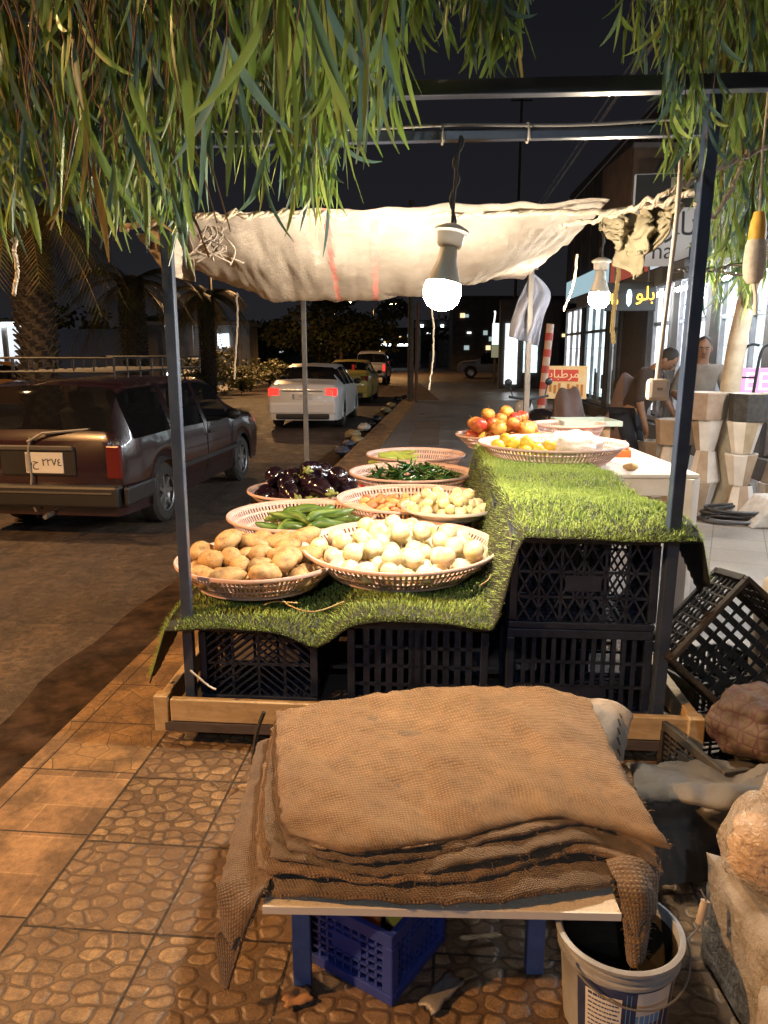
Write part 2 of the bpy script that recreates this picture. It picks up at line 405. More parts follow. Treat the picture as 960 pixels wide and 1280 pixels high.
def plank(name, a, b, h, t, m, z0, up=(0, 0, 1)):
    q = MB(); q.bar(V((a.x, a.y, z0 + h / 2)), V((b.x, b.y, z0 + h / 2)), t, h)
    # the mesh sits in world space; grain runs along its long side through object coordinates
    return inF(q.build(name, m, bevel=.004))
plank('front_plank', C(-.06, -.085), C(W + .1, -.085), .095, .035, M_pine, .115)
plank('lower_rail', C(-.09, -.075), C(W + .115, -.075), .045, .05, M_dkwood, .066)
plank('side_plank', C(-.1, -.06), C(-.1, L + .1), .095, .035, M_pine, .115)
plank('side_plank', C(W + .125, -.1), C(W + .125, L + .1), .1, .04, M_pine, .113)
plank('back_plank', C(-.08, L + .1), C(W + .1, L + .1), .1, .035, M_pine, .113)
for u, v in ((-.1, -.07), (W + .12, -.095), (-.1, L + .09), (W + .12, L + .09)):
    q = MB(); p = C(u, v); q.box((p.x, p.y, .142), (.06, .06, .155), (0, 0, R(-4.8))); inF(q.build('corner_block', M_pine, bevel=.004))
deck = MB()
for k in range(9):
    v = .03 + k * (L - .05) / 9; a, b = C(-.04, v + .17), C(W + .06, v + .17); deck.bar((a.x, a.y, .135), (b.x, b.y, .135), .3, .02)
inF(deck.build('deck', M_dkwood))
for u in (.35, 1.5):
    for v in (.2, 1.9, 3.5):
        q = MB(); p = C(u, v); q.box((p.x, p.y, .0615), (.09, .09, .123)); inF(q.build('foot', M_dkwood, bevel=.004))
POSTTOP = 2.5
def post(base, top, wd, m):
    q = MB(); q.bar(base, top, wd, wd, up=(0, 1, 0)); return inF(q.build('post', m, bevel=.004))
pFL, pFR, pBL, pBR = C(0, 0), C(W, 0), C(-.06, L), C(W - .06, L)
post(V((pFL.x, pFL.y, .145)), V((pFL.x, pFL.y, POSTTOP)), .042, m_navy)
post(V((pFR.x, pFR.y, .145)), V((pFR.x + .035, pFR.y, POSTTOP)), .047, m_navy)
post(V((pBL.x, pBL.y, .145)), V((pBL.x, pBL.y, 2.28)), .04, m_grey_paint)
post(V((pBR.x, pBR.y, .145)), V((pBR.x, pBR.y, 2.35)), .045, m_grey_paint)
zA = gy(480, 119, pFL.y - .12).z; zB = gy(480, 172, pFL.y - .02).z
def rail(a, b, wd, hd, m):
    q = MB(); q.bar(a, b, wd, hd); return inF(q.build('rail', m, bevel=.003))
rail(C(-1.15, -.06, zA + .02), C(W + 1.3, -.06, zA - .0), .05, .05, m_navy)
rail(C(-.03, .05, zB), C(W + .02, .05, zB), .036, .036, m_navy)
rail(C(-.1, L + .03, 2.2), C(W, L + .03, 2.28), .034, .034, m_grey_paint)

# ---- crates
m_blackpl = mat('black_plastic', (.008, .013, .032), .4, c2=(.02, .029, .058), scale=14, bump=.12, bscale=90)
m_bluepl = mat('blue_plastic', (.018, .035, .22), .38, c2=(.03, .055, .3), scale=9, bump=.1)
m_darkpl = mat('dusty_black_plastic', (.02, .018, .017), .6, c2=(.05, .044, .038), scale=8, bump=.2)
def lattice(b, wd, h, pat, t=.008, bw=.011):
    """one side panel in local XZ, x -w/2..w/2, z 0..h, at y = 0"""
    def br(x0, z0, x1, z1, wdt=bw): b.bar((x0, 0, z0), (x1, 0, z1), t, wdt, up=(0, 0, 1) if abs(x1 - x0) > 1e-6 else (1, 0, 0))
    x0, x1 = -wd / 2, wd / 2
    def clip_diag(px, pz, dx, dz, z_lo, z_hi, xl, xh):
        t0, t1 = -9, 9
        for p_, d_, lo, hi in ((px, dx, xl, xh), (pz, dz, z_lo, z_hi)):
            if abs(d_) < 1e-9: continue
            a, c = sorted(((lo - p_) / d_, (hi - p_) / d_)); t0, t1 = max(t0, a), min(t1, c)
        if t1 - t0 > .02: br(px + dx * t0, pz + dz * t0, px + dx * t1, pz + dz * t1, .008)
    if pat == 'diamond':
        rows = [0, h * .32, h * .64, h]
        for z in rows[1:-1]: br(x0, z, x1, z)
        nv = 6
        for k in range(1, nv): br(lerp(x0, x1, k / nv), 0, lerp(x0, x1, k / nv), h)
        for s_ in (-1, 1):
            for k in range(-4, 14): clip_diag(lerp(x0, x1, k / 9), 0, .55 * s_, 1, 0, h, x0, x1)
        b.box((0, -.002, h * .5), (wd * .27, t, h * .2))
    elif pat == 'slots':
        for z in (h * .33, h * .66): br(x0, z, x1, z, .012)
        nv = 13
        for k in range(1, nv): br(lerp(x0, x1, k / nv), 0, lerp(x0, x1, k / nv), h, .017)
        b.box((0, -.002, h * .16), (wd * .45, t, h * .3))
    elif pat == 'chevron':
        nv = 4
        for k in range(1, nv): br(lerp(x0, x1, k / nv), 0, lerp(x0, x1, k / nv), h)
        br(x0, h * .5, x1, h * .5)
        for sgn, xl, xh in ((1, x0, 0), (-1, 0, x1)):
            for k in range(-5, 12): clip_diag(xl, h * k / 8., 1, .8 * sgn, 0, h, xl, xh)
    elif pat == 'panel':
        for z in (h * .25, h * .5, h * .75): br(x0, z, x1, z, .014)
        nv = 11
        for k in range(1, nv): br(lerp(x0, x1, k / nv), 0, lerp(x0, x1, k / nv), h, .026)
        br(0, 0, 0, h, .05)
    else:
        nv = 9
        for k in range(1, nv): br(lerp(x0, x1, k / nv), 0, lerp(x0, x1, k / nv), h, .007)
        for k in range(1, 6): br(x0, h * k / 6, x1, h * k / 6, .008)
        if pat == 'plate': b.box((0, -.002, h * .58), (wd * .4, t, h * .34))
def make_crate(label, wd, dp, h, pat, m, loc, rz=0, pat2=None, group='black plastic crates carrying the stall', name='plastic_crate', rot=None):
    t = thing(name, label, 'crate', loc, rz, group)
    if rot: t.rotation_euler = rot
    e = .032
    rim = MB()
    for s_ in (-1, 1):
        rim.box((0, s_ * (dp / 2 - .009), h - .0175), (wd, .018, .035)); rim.box((s_ * (wd / 2 - .009), 0, h - .0175), (.018, dp - .036, .035))
    rim.build('rim', m, t, bevel=.003); rim = MB()
    for s_ in (-1, 1): rim.box((0, s_ * (dp / 2 - .008), .014), (wd, .016, .028)); rim.box((s_ * (wd / 2 - .008), 0, .014), (.016, dp - .032, .028))
    rim.build('bottom_frame', m, t, bevel=.003)
    for sx in (-1, 1):
        for sy in (-1, 1):
            MB().box((sx * (wd / 2 - e / 2 + .002), sy * (dp / 2 - e / 2 + .002), h / 2), (e, e, h - .07)).build('corner_post', m, t, bevel=.004)
    for s_ in (-1, 1):
        b = MB(); lattice(b, wd - 2 * e + .006, h - .063, pat); o = b.build('side_panel', m, t); o.location = (0, s_ * (dp / 2 - .012), .028); o.rotation_euler = (0, 0, 0 if s_ < 0 else math.pi)
        b = MB(); lattice(b, dp - 2 * e + .006, h - .063, pat2 or pat); o = b.build('side_panel', m, t); o.location = (s_ * (wd / 2 - .012), 0, .028); o.rotation_euler = (0, 0, math.pi / 2 * s_)
    b = MB()
    for k in range(9): b.bar((-wd / 2 + .02, lerp(-dp / 2, dp / 2, (k + .5) / 9), .02), (wd / 2 - .02, lerp(-dp / 2, dp / 2, (k + .5) / 9), .02), dp / 9 * .55, .008)
    for k in range(12): b.bar((lerp(-wd / 2, wd / 2, (k + .5) / 12), -dp / 2 + .02, .028), (lerp(-wd / 2, wd / 2, (k + .5) / 12), dp / 2 - .02, .028), .012, .008)
    b.build('base', m, t)
    return t
RZ = R(-4.8); DZ = .147
make_crate('black crate with chevron lattice sides at the left front corner under the grass mat', .5, .38, .345, 'chevron', m_blackpl, C(.29, .22, DZ), RZ)
make_crate('black crate with closely slotted panel sides below the basket of peeled onions', .57, .38, .385, 'panel', m_blackpl, C(.955, .2, DZ), RZ)
make_crate('black crate of tall vertical slots, lower one of the front right stack', .57, .4, .37, 'slots', m_blackpl, C(1.6, .21, DZ), RZ)
make_crate('black crate of diamond lattice, upper one of the front right stack below the grass mat', .57, .4, .385, 'diamond', m_blackpl, C(1.605, .215, DZ + .371), RZ)
for k, v in enumerate((.95, 1.65, 2.35)):
    for u, z, n_ in ((.3, 0, 'left'), (.98, 0, 'mid'), (1.6, 0, 'low'), (1.6, .371, 'up')):
        if u < 1.5 and k == 2: pass
        make_crate('black plastic crate hidden in the rows under the grass mat', .57 if u > .5 else .5, .42, .37, 'slots' if z == 0 else 'diamond', m_blackpl, C(u, v, DZ + z), RZ)
for u in (.3, .98):
    make_crate('black plastic crate hidden in the rows under the grass mat', .57, .42, .37, 'slots', m_blackpl, C(u, 3.15, DZ), RZ)

# ---- artificial grass mat
def turf_z(u, v):
    zl = .53 + .05 * smooth01((u - .5) / .2) - .05 * math.exp(-((u - .56) / .1) ** 2) * math.exp(-(max(v, 0) / .35) ** 2) + .012 * math.sin(u * 9 + v * 5)
    ramp = smooth01((u - 1.235) / .12)
    z = lerp(zl, .945 + .012 * math.sin(v * 7 + u * 3), ramp)
    return z
def mat_point(a, b):
    """a across 0..1, b along 0..1"""
    s = lerp(-.34, 2.33, a); v = lerp(-.075, 2.5, b)
    # folded-over lengths: beyond the left and right edge the mat hangs down
    u0, u1 = -.03, 1.98 - .05 * smooth01((b - .3) / .6)
    if s < u0:
        d = u0 - s; z = turf_z(u0, v) - max(0, d - .02) * .93; p = C(u0 - .035 - d * .32, v, z)
    elif s > u1:
        d = s - u1; z = turf_z(u1, v) - max(0, d - .02) * .95; p = C(u1 + .02 + d * .28, v + d * .2, z)
    else: p = C(s, v, turf_z(s, v))
    if b < .04: p.z -= (1 - b / .04) ** 2 * .03
    p.z += .006 * nz(p.x * 6, p.y * 6)
    return p
def mat_in(a, b):
    s = lerp(-.34, 2.33, a); v = lerp(-.075, 2.5, b)
    if s < -.03: return (-.03 - s) < .3 * max(0, 1 - abs(v - .05) * 2.2) + .03
    if s > 1.98: return (s - 1.93) < .40 * max(0.08, 1 - abs(v - .12) * 2.)
    return True
gm = MB(); NU, NV_ = 120, 90
gm.grid(mat_point, NU, NV_)
keep = []
for idx, f in enumerate(gm.f):
    j, i = divmod(idx, NU)
    if mat_in((i + .5) / NU, (j + .5) / NV_): keep.append(f)
gm.f = keep; gm.m = [0] * len(keep)
m_backing = mat('turf_backing', (.012, .014, .013), .75, c2=(.02, .024, .018), scale=30, bump=.4, bscale=120)
m_blade = N('turf_blade')
_oc = m_blade.coord('Object'); m_blade.P(Base_Color=m_blade.mix(m_blade.ramp(m_blade.noise(_oc, 140, 2), [(.38, 0.), (.62, 1.)]), m_blade.ramp(m_blade.noise(_oc, 3.5, 4), [(.35, (.15, .29, .035)), (.65, (.29, .43, .065))]), (.4, .48, .13)), Roughness=.55)
m_blade = m_blade.mat
mat_o = gm.build('grass_mat', m_backing, smooth=60, solid=.006)
tag(mat_o, 'bright green artificial grass mat with black backing draped over the crates', 'grass mat')
bl = MB(); rb = random.Random(3)
def blade(p, nrm, h, w_):
    a = rb.uniform(0, 6.283); d = V((math.cos(a), math.sin(a), 0)); lean = V((rb.uniform(-.9, .9), rb.uniform(-.9, .9), 0)) * h
    k = len(bl.v); bl.v += [tuple(p - d * w_), tuple(p + d * w_), tuple(p + nrm * h * .62 + lean * .35 + d * w_ * .7), tuple(p + nrm * h * .62 + lean * .35 - d * w_ * .7), tuple(p + nrm * h * .95 + lean * .85)]
    bl.f += [(k, k + 1, k + 2, k + 3), (k + 3, k + 2, k + 4)]; bl.m += [0, 0]
cnt = 0
while cnt < 78000:
    a, b = rb.random(), rb.random()
    if not mat_in(a, b): continue
    s = lerp(-.34, 2.33, a); v = lerp(-.075, 2.5, b)
    if s < 1.0 and v > 1.0 and rb.random() < .8: continue
    if (s < -.06 or s > 2.0) and rb.random() < .6: pass
    p = mat_point(a, b); px_ = mat_point(min(1, a + .004), b) - p; py_ = mat_point(a, min(1, b + .004)) - p
    nrm = px_.cross(py_)
    if nrm.length < 1e-9: continue
    nrm.normalize()
    blade(p + nrm * .003, nrm, rb.uniform(.011, .021), rb.uniform(.0011, .002)); cnt += 1
for i in range(2600):      # denser pile along the cut front edge
    a = rb.uniform(.115, .875); p = mat_point(a, rb.uniform(0, .012)); blade(p, V((0, -.75, .5)).normalized(), rb.uniform(.011, .02), .0016)
bo = bl.build('pile', m_blade, mat_o); tag(bo, kind='stuff')

# ---- white table at the back right
m_whitepl = mat('white_plastic', (.66, .58, .5), .45, c2=(.78, .7, .62), scale=4, bump=.08)
tb = thing('plastic_table', 'white plastic table with a deep apron at the right of the grass mat', 'table', (1.425, 5.7, 0))
q = MB(); q.box((0, 0, .855), (1.0, 2.15, .028)); q.build('tabletop', m_whitepl, tb, bevel=.008)
q = MB()
q.box((0, -1.05, .785), (.96, .025, .11)); q.box((0, 1.05, .785), (.96, .025, .11)); q.box((-.475, 0, .785), (.025, 2.07, .11)); q.box((.475, 0, .785), (.025, 2.07, .11)); q.build('apron', m_whitepl, tb, bevel=.006)
for sx in (-1, 1):
    for sy in (-1, 1):
        q = MB(); q.tube([(sx * .45, sy * 1.03, .84), (sx * .455, sy * 1.03, .45), (sx * .46, sy * 1.03, 0)], [.075, .065, .055], n=4); q.build('leg', m_whitepl, tb, bevel=.006)
# ------------------------------------------------------------------ baskets and produce
m_pink = mat('pink_plastic', (.66, .44, .39), .42, c2=(.74, .53, .47), scale=5, bump=.05, sss=.0)
m_cream = mat('cream_plastic', (.62, .55, .45), .42, c2=(.7, .62, .52), scale=5)
def basket(label, cx, cy, z, rad, h, m=m_pink, tilt=(0, 0), solidwall=False, name='produce_basket', group='round plastic baskets on the stall'):
    t = thing(name, label, 'basket', (cx, cy, z), 0, group); t.rotation_euler = (tilt[0], tilt[1], 0)
    rb_ = rad * .74; n = 220; rows = 11
    def pr(f): return lerp(rb_, rad * .965, f ** .8), .012 + (h - .02) * f
    b = MB(); vs = []
    for j in range(rows + 1):
        r, zz = pr(j / rows)
        for k in range(n): a = 2 * math.pi * k / n; vs.append((r * math.cos(a), r * math.sin(a), zz))
    fs = []
    for j in range(rows):
        for k in range(n):
            if not solidwall and k % 2 and j % 4 != 3 and j != 0 and j < rows - 1: continue
            k2 = (k + 1) % n; fs.append((j * n + k, j * n + k2, (j + 1) * n + k2, (j + 1) * n + k))
    b.add(vs, fs); b.build('wall', m, t, smooth=40, solid=.005)
    b = MB(); b.lathe([(rad * .955, h - .014), (rad * 1.0, h - .012), (rad * 1.008, h - .004), (rad, h + .004), (rad * .97, h + .002), (rad * .955, h - .006), (rad * .955, h - .014)], 96); b.build('rim', m, t, smooth=50)
    b = MB(); b.lathe([(0, .008), (rb_, .008), (rb_ + .004, .02), (rb_, 0), (0, 0)], 64)
    for rr in (.35, .7): b.lathe([(rb_ * rr, .008), (rb_ * rr, .014), (rb_ * rr + .01, .014), (rb_ * rr + .01, .008)], 48)
    b.build('base', m, t, smooth=30)
    t['R'] = rad; del t['R']
    return dict(c=V((cx, cy, z)), R=rad, rb=rb_, h=h, tilt=tilt)
def bfloor(B, x, y):
    r = math.hypot(x, y)
    z = .014 + (0 if r < B['rb'] else (B['h'] - .02) * ((r - B['rb']) / (B['R'] * .965 - B['rb'])) ** 1.2)
    return z + x * -math.tan(B['tilt'][1]) + y * math.tan(B['tilt'][0])
def pile(B, n, r, seed, bias=.35, off=(0, 0), lim=None, tries=36, existing=None, floor=None):
    q = random.Random(seed); out = list(existing or []); k0 = len(out); lim = lim or B['R'] * .93
    for i in range(n):
        best = None; ri = r * q.uniform(.88, 1.12)
        for _ in range(tries):
            a = q.uniform(0, 6.283); d = (lim - ri) * math.sqrt(q.random()); x, y = off[0] + d * math.cos(a), off[1] + d * math.sin(a)
            if math.hypot(x, y) > B['R'] * .96 - ri and floor is None: continue
            z = (floor or bfloor)(B, x, y) + ri
            for (X, Y, Z, RR) in out:
                dd = (X - x) ** 2 + (Y - y) ** 2; s_ = (RR + ri) * .96
                if dd < s_ * s_: z = max(z, Z + math.sqrt(s_ * s_ - dd))
            sc_ = z + bias * d + q.uniform(0, .02)
            if best is None or sc_ < best[0]: best = (sc_, x, y, z, ri)
        if best: out.append(best[1:])
    return out[k0:]
def blob(seed, axes, nlon=18, nlat=12, amp=.06, freq=2.2, shape=None):
    b = MB(); vs = []
    for j in range(nlat + 1):
        th = math.pi * j / nlat
        for k in range(nlon):
            a = 2 * math.pi * k / nlon; p = V((math.sin(th) * math.cos(a), math.sin(th) * math.sin(a), math.cos(th)))
            s_ = 1 + amp * noise.noise(p * freq + V((seed * 7.3, seed, 0)))
            if shape: p = shape(p, th, a)
            vs.append(V((p.x * axes[0], p.y * axes[1], p.z * axes[2])) * s_)
    fs = [(j * nlon + k, (j + 1) * nlon + k, (j + 1) * nlon + (k + 1) % nlon, j * nlon + (k + 1) % nlon) for j in range(nlat) for k in range(nlon)]
    return b.add(vs, fs)
def scatter(meshes, B, pts, name, label, cat, group, rot='any', seed=1, parts=None, scl=None):
    q = random.Random(seed); objs = []
    for i, (x, y, z, r) in enumerate(pts):
        me = meshes[q.randrange(len(meshes))]
        o = bpy.data.objects.new(name, me); col.objects.link(o); tag(o, label, cat, group)
        o.location = B['c'] + V((x, y, z))
        if rot == 'any': o.rotation_euler = (q.uniform(0, 6.28), q.uniform(0, 6.28), q.uniform(0, 6.28))
        elif rot == 'flat': o.rotation_euler = (q.uniform(-.35, .35), q.uniform(-.3, .3), q.uniform(0, 6.28))
        elif rot == 'up': o.rotation_euler = (q.uniform(-.7, .7), q.uniform(-.7, .7), q.uniform(0, 6.28))
        else: o.rotation_euler = rot(q, x, y)
        if scl: o.scale = [r / scl] * 3
        objs.append(o)
    return objs

B_on = basket('large pink basket heaped with peeled white onions at the front of the stall', .075, 3.47, .605, .455, .12, tilt=(.03, 0))
B_po = basket('pink basket of potatoes behind the front left post', -.57, 3.37, .57, .37, .115)
B_cu = basket('pink basket of green cucumbers behind the potatoes', -.45, 4.14, .585, .41, .14)
B_au = basket('pink basket buried under shiny aubergines by the road', -.52, 4.95, .6, .37, .12)
B_or = basket('pink basket of pale orange pieces behind the peeled onions', .17, 4.5, .6, .45, .15)
B_ch = basket('pink basket of thin dark green chillies', .2, 5.52, .6, .45, .15)
B_gp = basket('farthest pink basket on the low side, with a few light green peppers', .27, 6.5, .6, .42, .15)
B_ye = basket('wide pink basket of yellow fruit and a white bag on the plastic table', 1.09, 4.97, .9, .475, .125, tilt=(-.0, 0))
B_ap = basket('pink basket piled with red and yellow apples', .92, 5.86, .885, .37, .1)
B_em = basket('empty looking pink basket beyond the yellow fruit, beside the apples', 1.52, 6.35, .872, .3, .15)
B_so = basket('shallow cream tray of small yellow onions resting on the rim of the orange basket', .345, 4.05, .735, .255, .055, m=m_cream, solidwall=True, name='shallow_tray')

# potatoes
def potato(seed):
    q = random.Random(seed); return blob(seed, (.074 * q.uniform(.8, 1.15), .05 * q.uniform(.9, 1.1), .045), amp=.13, freq=1.7)
m_pot = N('potato_skin'); oc = m_pot.coord('Object'); f1 = m_pot.noise(oc, 26, 5, .65); f2 = m_pot.noise(oc, 190, 2)
c_ = m_pot.ramp(f1, [(.3, (.2, .115, .05)), (.48, (.42, .265, .115)), (.7, (.54, .37, .17))]); c_ = m_pot.mix(m_pot.ramp(f2, [(.56, 0.), (.7, .8)]), c_, (.16, .09, .04))
m_pot.P(Base_Color=c_, Roughness=.62); m_pot.bump(m_pot.math('ADD', f1, m_pot.math('MULTIPLY', f2, .3)), .3, .004); m_pot = m_pot.mat
ms = [potato(s).mesh('potato', m_pot, 180) for s in range(6)]
scatter(ms, B_po, pile(B_po, 44, .05, 5, .1), 'potato', 'brown skinned potato in the pink basket behind the front left post', 'potato', 'potatoes in the front left basket', 'flat', 2)
# peeled onions
def onion(seed, r, squash=.94):
    q = random.Random(seed)
    def sh(p, th, a):
        f = 1 - .0 * p.z; k = V((p.x, p.y, p.z * squash))
        if th < .55: k.z += (0.55 - th) * .28
        if th > 2.8: k.z += (th - 2.8) * .2
        return k
    return blob(seed, (r, r, r), 20, 14, .045, 1.3, sh)
m_on = N('onion_flesh'); oc = m_on.coord('Object'); sp_ = m_on.n('SeparateXYZ'); m_on.l(oc, sp_.inputs[0])
st_ = m_on.coord('Object', scale=(60, 60, 6)); ff = m_on.noise(st_, 1.2, 3); big_ = m_on.noise(oc, 14, 3)
oi = m_on.n('ObjectInfo')
c_ = m_on.mix(m_on.ramp(ff, [(.4, 0.), (.7, .55)]), (.8, .71, .53), (.62, .55, .29)); c_ = m_on.mix(m_on.math('MULTIPLY', m_on.ramp(big_, [(.48, 0.), (.64, 1.)]), oi.outputs['Random']), c_, (.5, .46, .16))
c_ = m_on.mix(m_on.ramp(sp_.outputs[2], [(.041, 0.), (.049, .9)]), c_, (.34, .26, .1))
m_on.P(Base_Color=c_, Roughness=.33, Subsurface_Weight=.25, Subsurface_Radius=(.012, .01, .006), Subsurface_Scale=1.); m_on = m_on.mat
ms = [onion(s, .044).mesh('onion', m_on, 180) for s in range(5)]
scatter(ms, B_on, pile(B_on, 82, .044, 11, .14), 'peeled_onion', 'peeled white onion heaped in the large pink basket at the front', 'onion', 'peeled white onions in the front basket', 'any', 3, scl=.044)
# small yellow onions
m_so = mat('yellow_onion_skin', (.62, .5, .19), .35, c2=(.7, .64, .42), scale=30, objvar=.5, sss=.15)
ms = [onion(s + 30, .034).mesh('small_onion', m_so, 180) for s in range(4)]
scatter(ms, B_so, pile(B_so, 44, .031, 12, .22), 'small_onion', 'small yellowish onion piled on the shallow cream tray', 'onion', 'small onions on the cream tray', 'any', 4, scl=.034)
# pale orange pieces
m_or = mat('orange_flesh', (.62, .27, .09), .45, c2=(.68, .42, .2), scale=24, objvar=.45, sss=.1)
def piece(seed):
    q = random.Random(seed); b = MB(); n = 9; Lp = q.uniform(.05, .085); bend = q.uniform(.2, .9)
    pts = [V((Lp * (i / n - .5), bend * Lp * (i / n - .5) ** 2 * 1.6, 0)) for i in range(n + 1)]
    b.tube(pts, [.005 + .018 * math.sin(math.pi * (i + .4) / (n + .8)) for i in range(n + 1)], 8); return b.mesh('orange_piece', m_or, 60)
scatter([piece(s) for s in range(5)], B_or, pile(B_or, 170, .027, 13, .2, off=(-.1, .04)), 'orange_piece', 'curled pale orange piece lying in the pink basket behind the peeled onions', 'vegetable', 'orange pieces in the pink basket', 'flat', 5)
# cucumbers
m_cuc = N('cucumber_skin'); oc = m_cuc.coord('Object', scale=(3, 40, 40)); f1 = m_cuc.noise(oc, 1.5, 4); 
c_ = m_cuc.ramp(f1, [(.35, (.045, .1, .015)), (.5, (.085, .17, .03)), (.66, (.2, .29, .07))]); m_cuc.P(Base_Color=c_, Roughness=.36); m_cuc.bump(f1, .2, .003); m_cuc = m_cuc.mat
def longveg(name, m, Lr, rr, bend, taper, seed, nseg=14, n=10):
    q = random.Random(seed); b = MB(); Lp = q.uniform(*Lr); r0 = q.uniform(*rr); bd = q.uniform(*bend)
    pts = []
    for i in range(nseg + 1):
        x = i / nseg - .5; pts.append(V((Lp * x, bd * Lp * (x * x - .08) + .03 * Lp * math.sin(x * 9 + seed), .02 * Lp * math.sin(x * 7 + seed * 2))))
    b.tube(pts, [max(.0015, r0 * taper(i / nseg)) for i in range(nseg + 1)], n)
    return b
tc = lambda f: min(1, math.sqrt(max(0, math.sin(math.pi * min(max(f, .015), .985)))) * 1.06) * (1 - .18 * f)
ms = [longveg('cucumber', m_cuc, (.26, .36), (.026, .034), (.1, .6), tc, s).mesh('cucumber', m_cuc, 180) for s in range(6)]
qq = random.Random(5); pts = []
for i in range(24):
    lay = i // 9; pts.append((.06 + qq.uniform(-.17, .17) * (1 - .2 * lay), qq.uniform(-.24, .2) * (1 - .3 * lay), .05 + .042 * lay + qq.uniform(0, .025), .03))
scatter(ms, B_cu, pts, 'cucumber', 'curved green cucumber in the pink basket behind the potatoes', 'cucumber', 'cucumbers in the pink basket', lambda q, x, y: (q.uniform(0, 6.28), q.uniform(-.2, .2), q.gauss(.45, .45)), 6)
# aubergines
m_aub = mat('aubergine_skin', (.006, .003, .007), .13, c2=(.016, .006, .013), scale=8, coat=.5)
m_calyx = mat('aubergine_calyx', (.16, .22, .05), .6, c2=(.28, .3, .1), scale=40)
ta = lambda f: (.25 if f < .01 else 1) * (.52 + .55 * math.sin(math.pi * min(1, f * .62 + .02)) * 1.0 if f < .62 else max(.08, 1.04 * math.cos((f - .62) / .38 * 1.5)))
def aubergine(seed):
    root = longveg('a', m_aub, (.19, .24), (.055, .066), (-.2, .5), ta, seed, 16, 14)
    c = MB(); base = V(root.v[0]) + (V(root.v[7]) - V(root.v[0])) / 2
    for k in range(5):
        a = k * 1.256 + seed; d = V((0, math.cos(a), math.sin(a)))
        c.tube([base + V((-.012, 0, 0)) + d * .008, base + V((.004, 0, 0)) + d * .024, base + V((.028, 0, 0)) + d * .036], [.01, .012, .002], 6)
    c.tube([base + V((.01, 0, 0)), base + V((-.03, .004, 0)), base + V((-.055, .015, .004))], [.018, .008, .009], 8)
    return root.mesh('aubergine', m_aub, 180), c.mesh('calyx', m_calyx, 60)
aubs = [aubergine(s) for s in range(4)]
qq = random.Random(8)
for i, (x, y, z, r) in enumerate(pile(B_au, 27, .064, 15, .5)):
    me, mc = aubs[i % 4]; o = bpy.data.objects.new('aubergine', me); col.objects.link(o)
    tag(o, 'glossy dark purple aubergine heaped in the basket by the road', 'aubergine', 'aubergines heaped by the road'); o.location = B_au['c'] + V((x, y, z))
    o.rotation_euler = (qq.uniform(0, 6.28), qq.uniform(-.35, .35), qq.uniform(0, 6.28)); k = link('calyx', mc, o)
# chillies
m_chi = mat('chilli_skin', (.008, .034, .006), .22, c2=(.02, .075, .012), scale=12, objvar=.6, coat=.3)
m_chs = mat('chilli_stalk', (.12, .2, .04), .6)
tch = lambda f: .35 + .65 * math.sin(math.pi * (f * .55 + .12)) if f < .5 else max(.05, (1 - (f - .5) / .5) ** .8)
chs = []
for s in range(6):
    b = longveg('chilli', m_chi, (.14, .2), (.009, .013), (.1, 1.0), tch, s, 12, 7); st = MB(); p0 = (V(b.v[0]) + V(b.v[3])) / 2
    st.tube([p0 + V((.004, 0, 0)), p0 + V((-.02, .003, 0)), p0 + V((-.04, .012, 0))], [.006, .003, .0025], 6); chs.append((b.mesh('chilli', m_chi, 180), st.mesh('stalk', m_chs, 60)))
qq = random.Random(9)
for i in range(230):
    a, d = qq.uniform(0, 6.28), math.sqrt(qq.random()) * .35; me, mc = chs[i % 6]
    o = bpy.data.objects.new('chilli', me); col.objects.link(o); tag(o, 'thin dark green chilli in the wide pink basket', 'chilli', 'green chillies in the pink basket')
    o.location = B_ch['c'] + V((d * math.cos(a) + .02, d * math.sin(a) * .95, .03 + qq.random() * (.19 - .3 * d * d / .31)))
    o.rotation_euler = (qq.uniform(0, 6.28), qq.uniform(-.4, .4), qq.uniform(0, 6.28)); link('stalk', mc, o)
# light green peppers
m_lg = mat('light_pepper_skin', (.3, .42, .06), .3, c2=(.42, .5, .12), scale=10, objvar=.3)
ms = [longveg('p', m_lg, (.2, .27), (.03, .038), (.1, .5), tch, s + 3, 14, 10).mesh('light_pepper', m_lg, 180) for s in range(4)]
qq = random.Random(10)
pts = [(qq.uniform(-.3, -.06), qq.uniform(-.2, .16), .05 + .04 * (i // 6) + qq.uniform(0, .03), .03) for i in range(16)]
scatter(ms, B_gp, pts, 'light_pepper', 'long light green pepper at one side of the farthest low basket', 'pepper', 'light green peppers', lambda q, x, y: (q.uniform(0, 6.28), q.uniform(-.25, .25), q.gauss(-.1, .35)), 7)
# apples
m_app = N('apple_skin'); oc = m_app.coord('Object'); f1 = m_app.noise(m_app.coord('Object', scale=(30, 30, 5)), 1.2, 4, .6); f2 = m_app.noise(oc, 9, 3); oi = m_app.n('ObjectInfo')
mixf = m_app.math('ADD', m_app.math('MULTIPLY', f2, 1.3), m_app.math('MULTIPLY_ADD', oi.outputs['Random'], .5, -.45))
c_ = m_app.mix(m_app.ramp(mixf, [(.25, 0.), (.6, 1.)]), (.4, .035, .025), (.66, .36, .07)); c_ = m_app.mix(m_app.ramp(f1, [(.45, 0.), (.62, .6)]), c_, (.5, .09, .04))
m_app.P(Base_Color=c_, Roughness=.28); m_app = m_app.mat
def apple(seed):
    def sh(p, th, a):
        k = V((p.x, p.y, p.z * .88))
        if th < .7: k.z -= (.7 - th) ** 1.4 * .55
        if th > 2.5: k.z += (th - 2.5) ** 1.5 * .5
        return k
    return blob(seed, (.056, .056, .056), 20, 14, .05, 1.2, sh).mesh('apple', m_app, 180)
m_stem = mat('fruit_stem', (.1, .06, .03), .8)
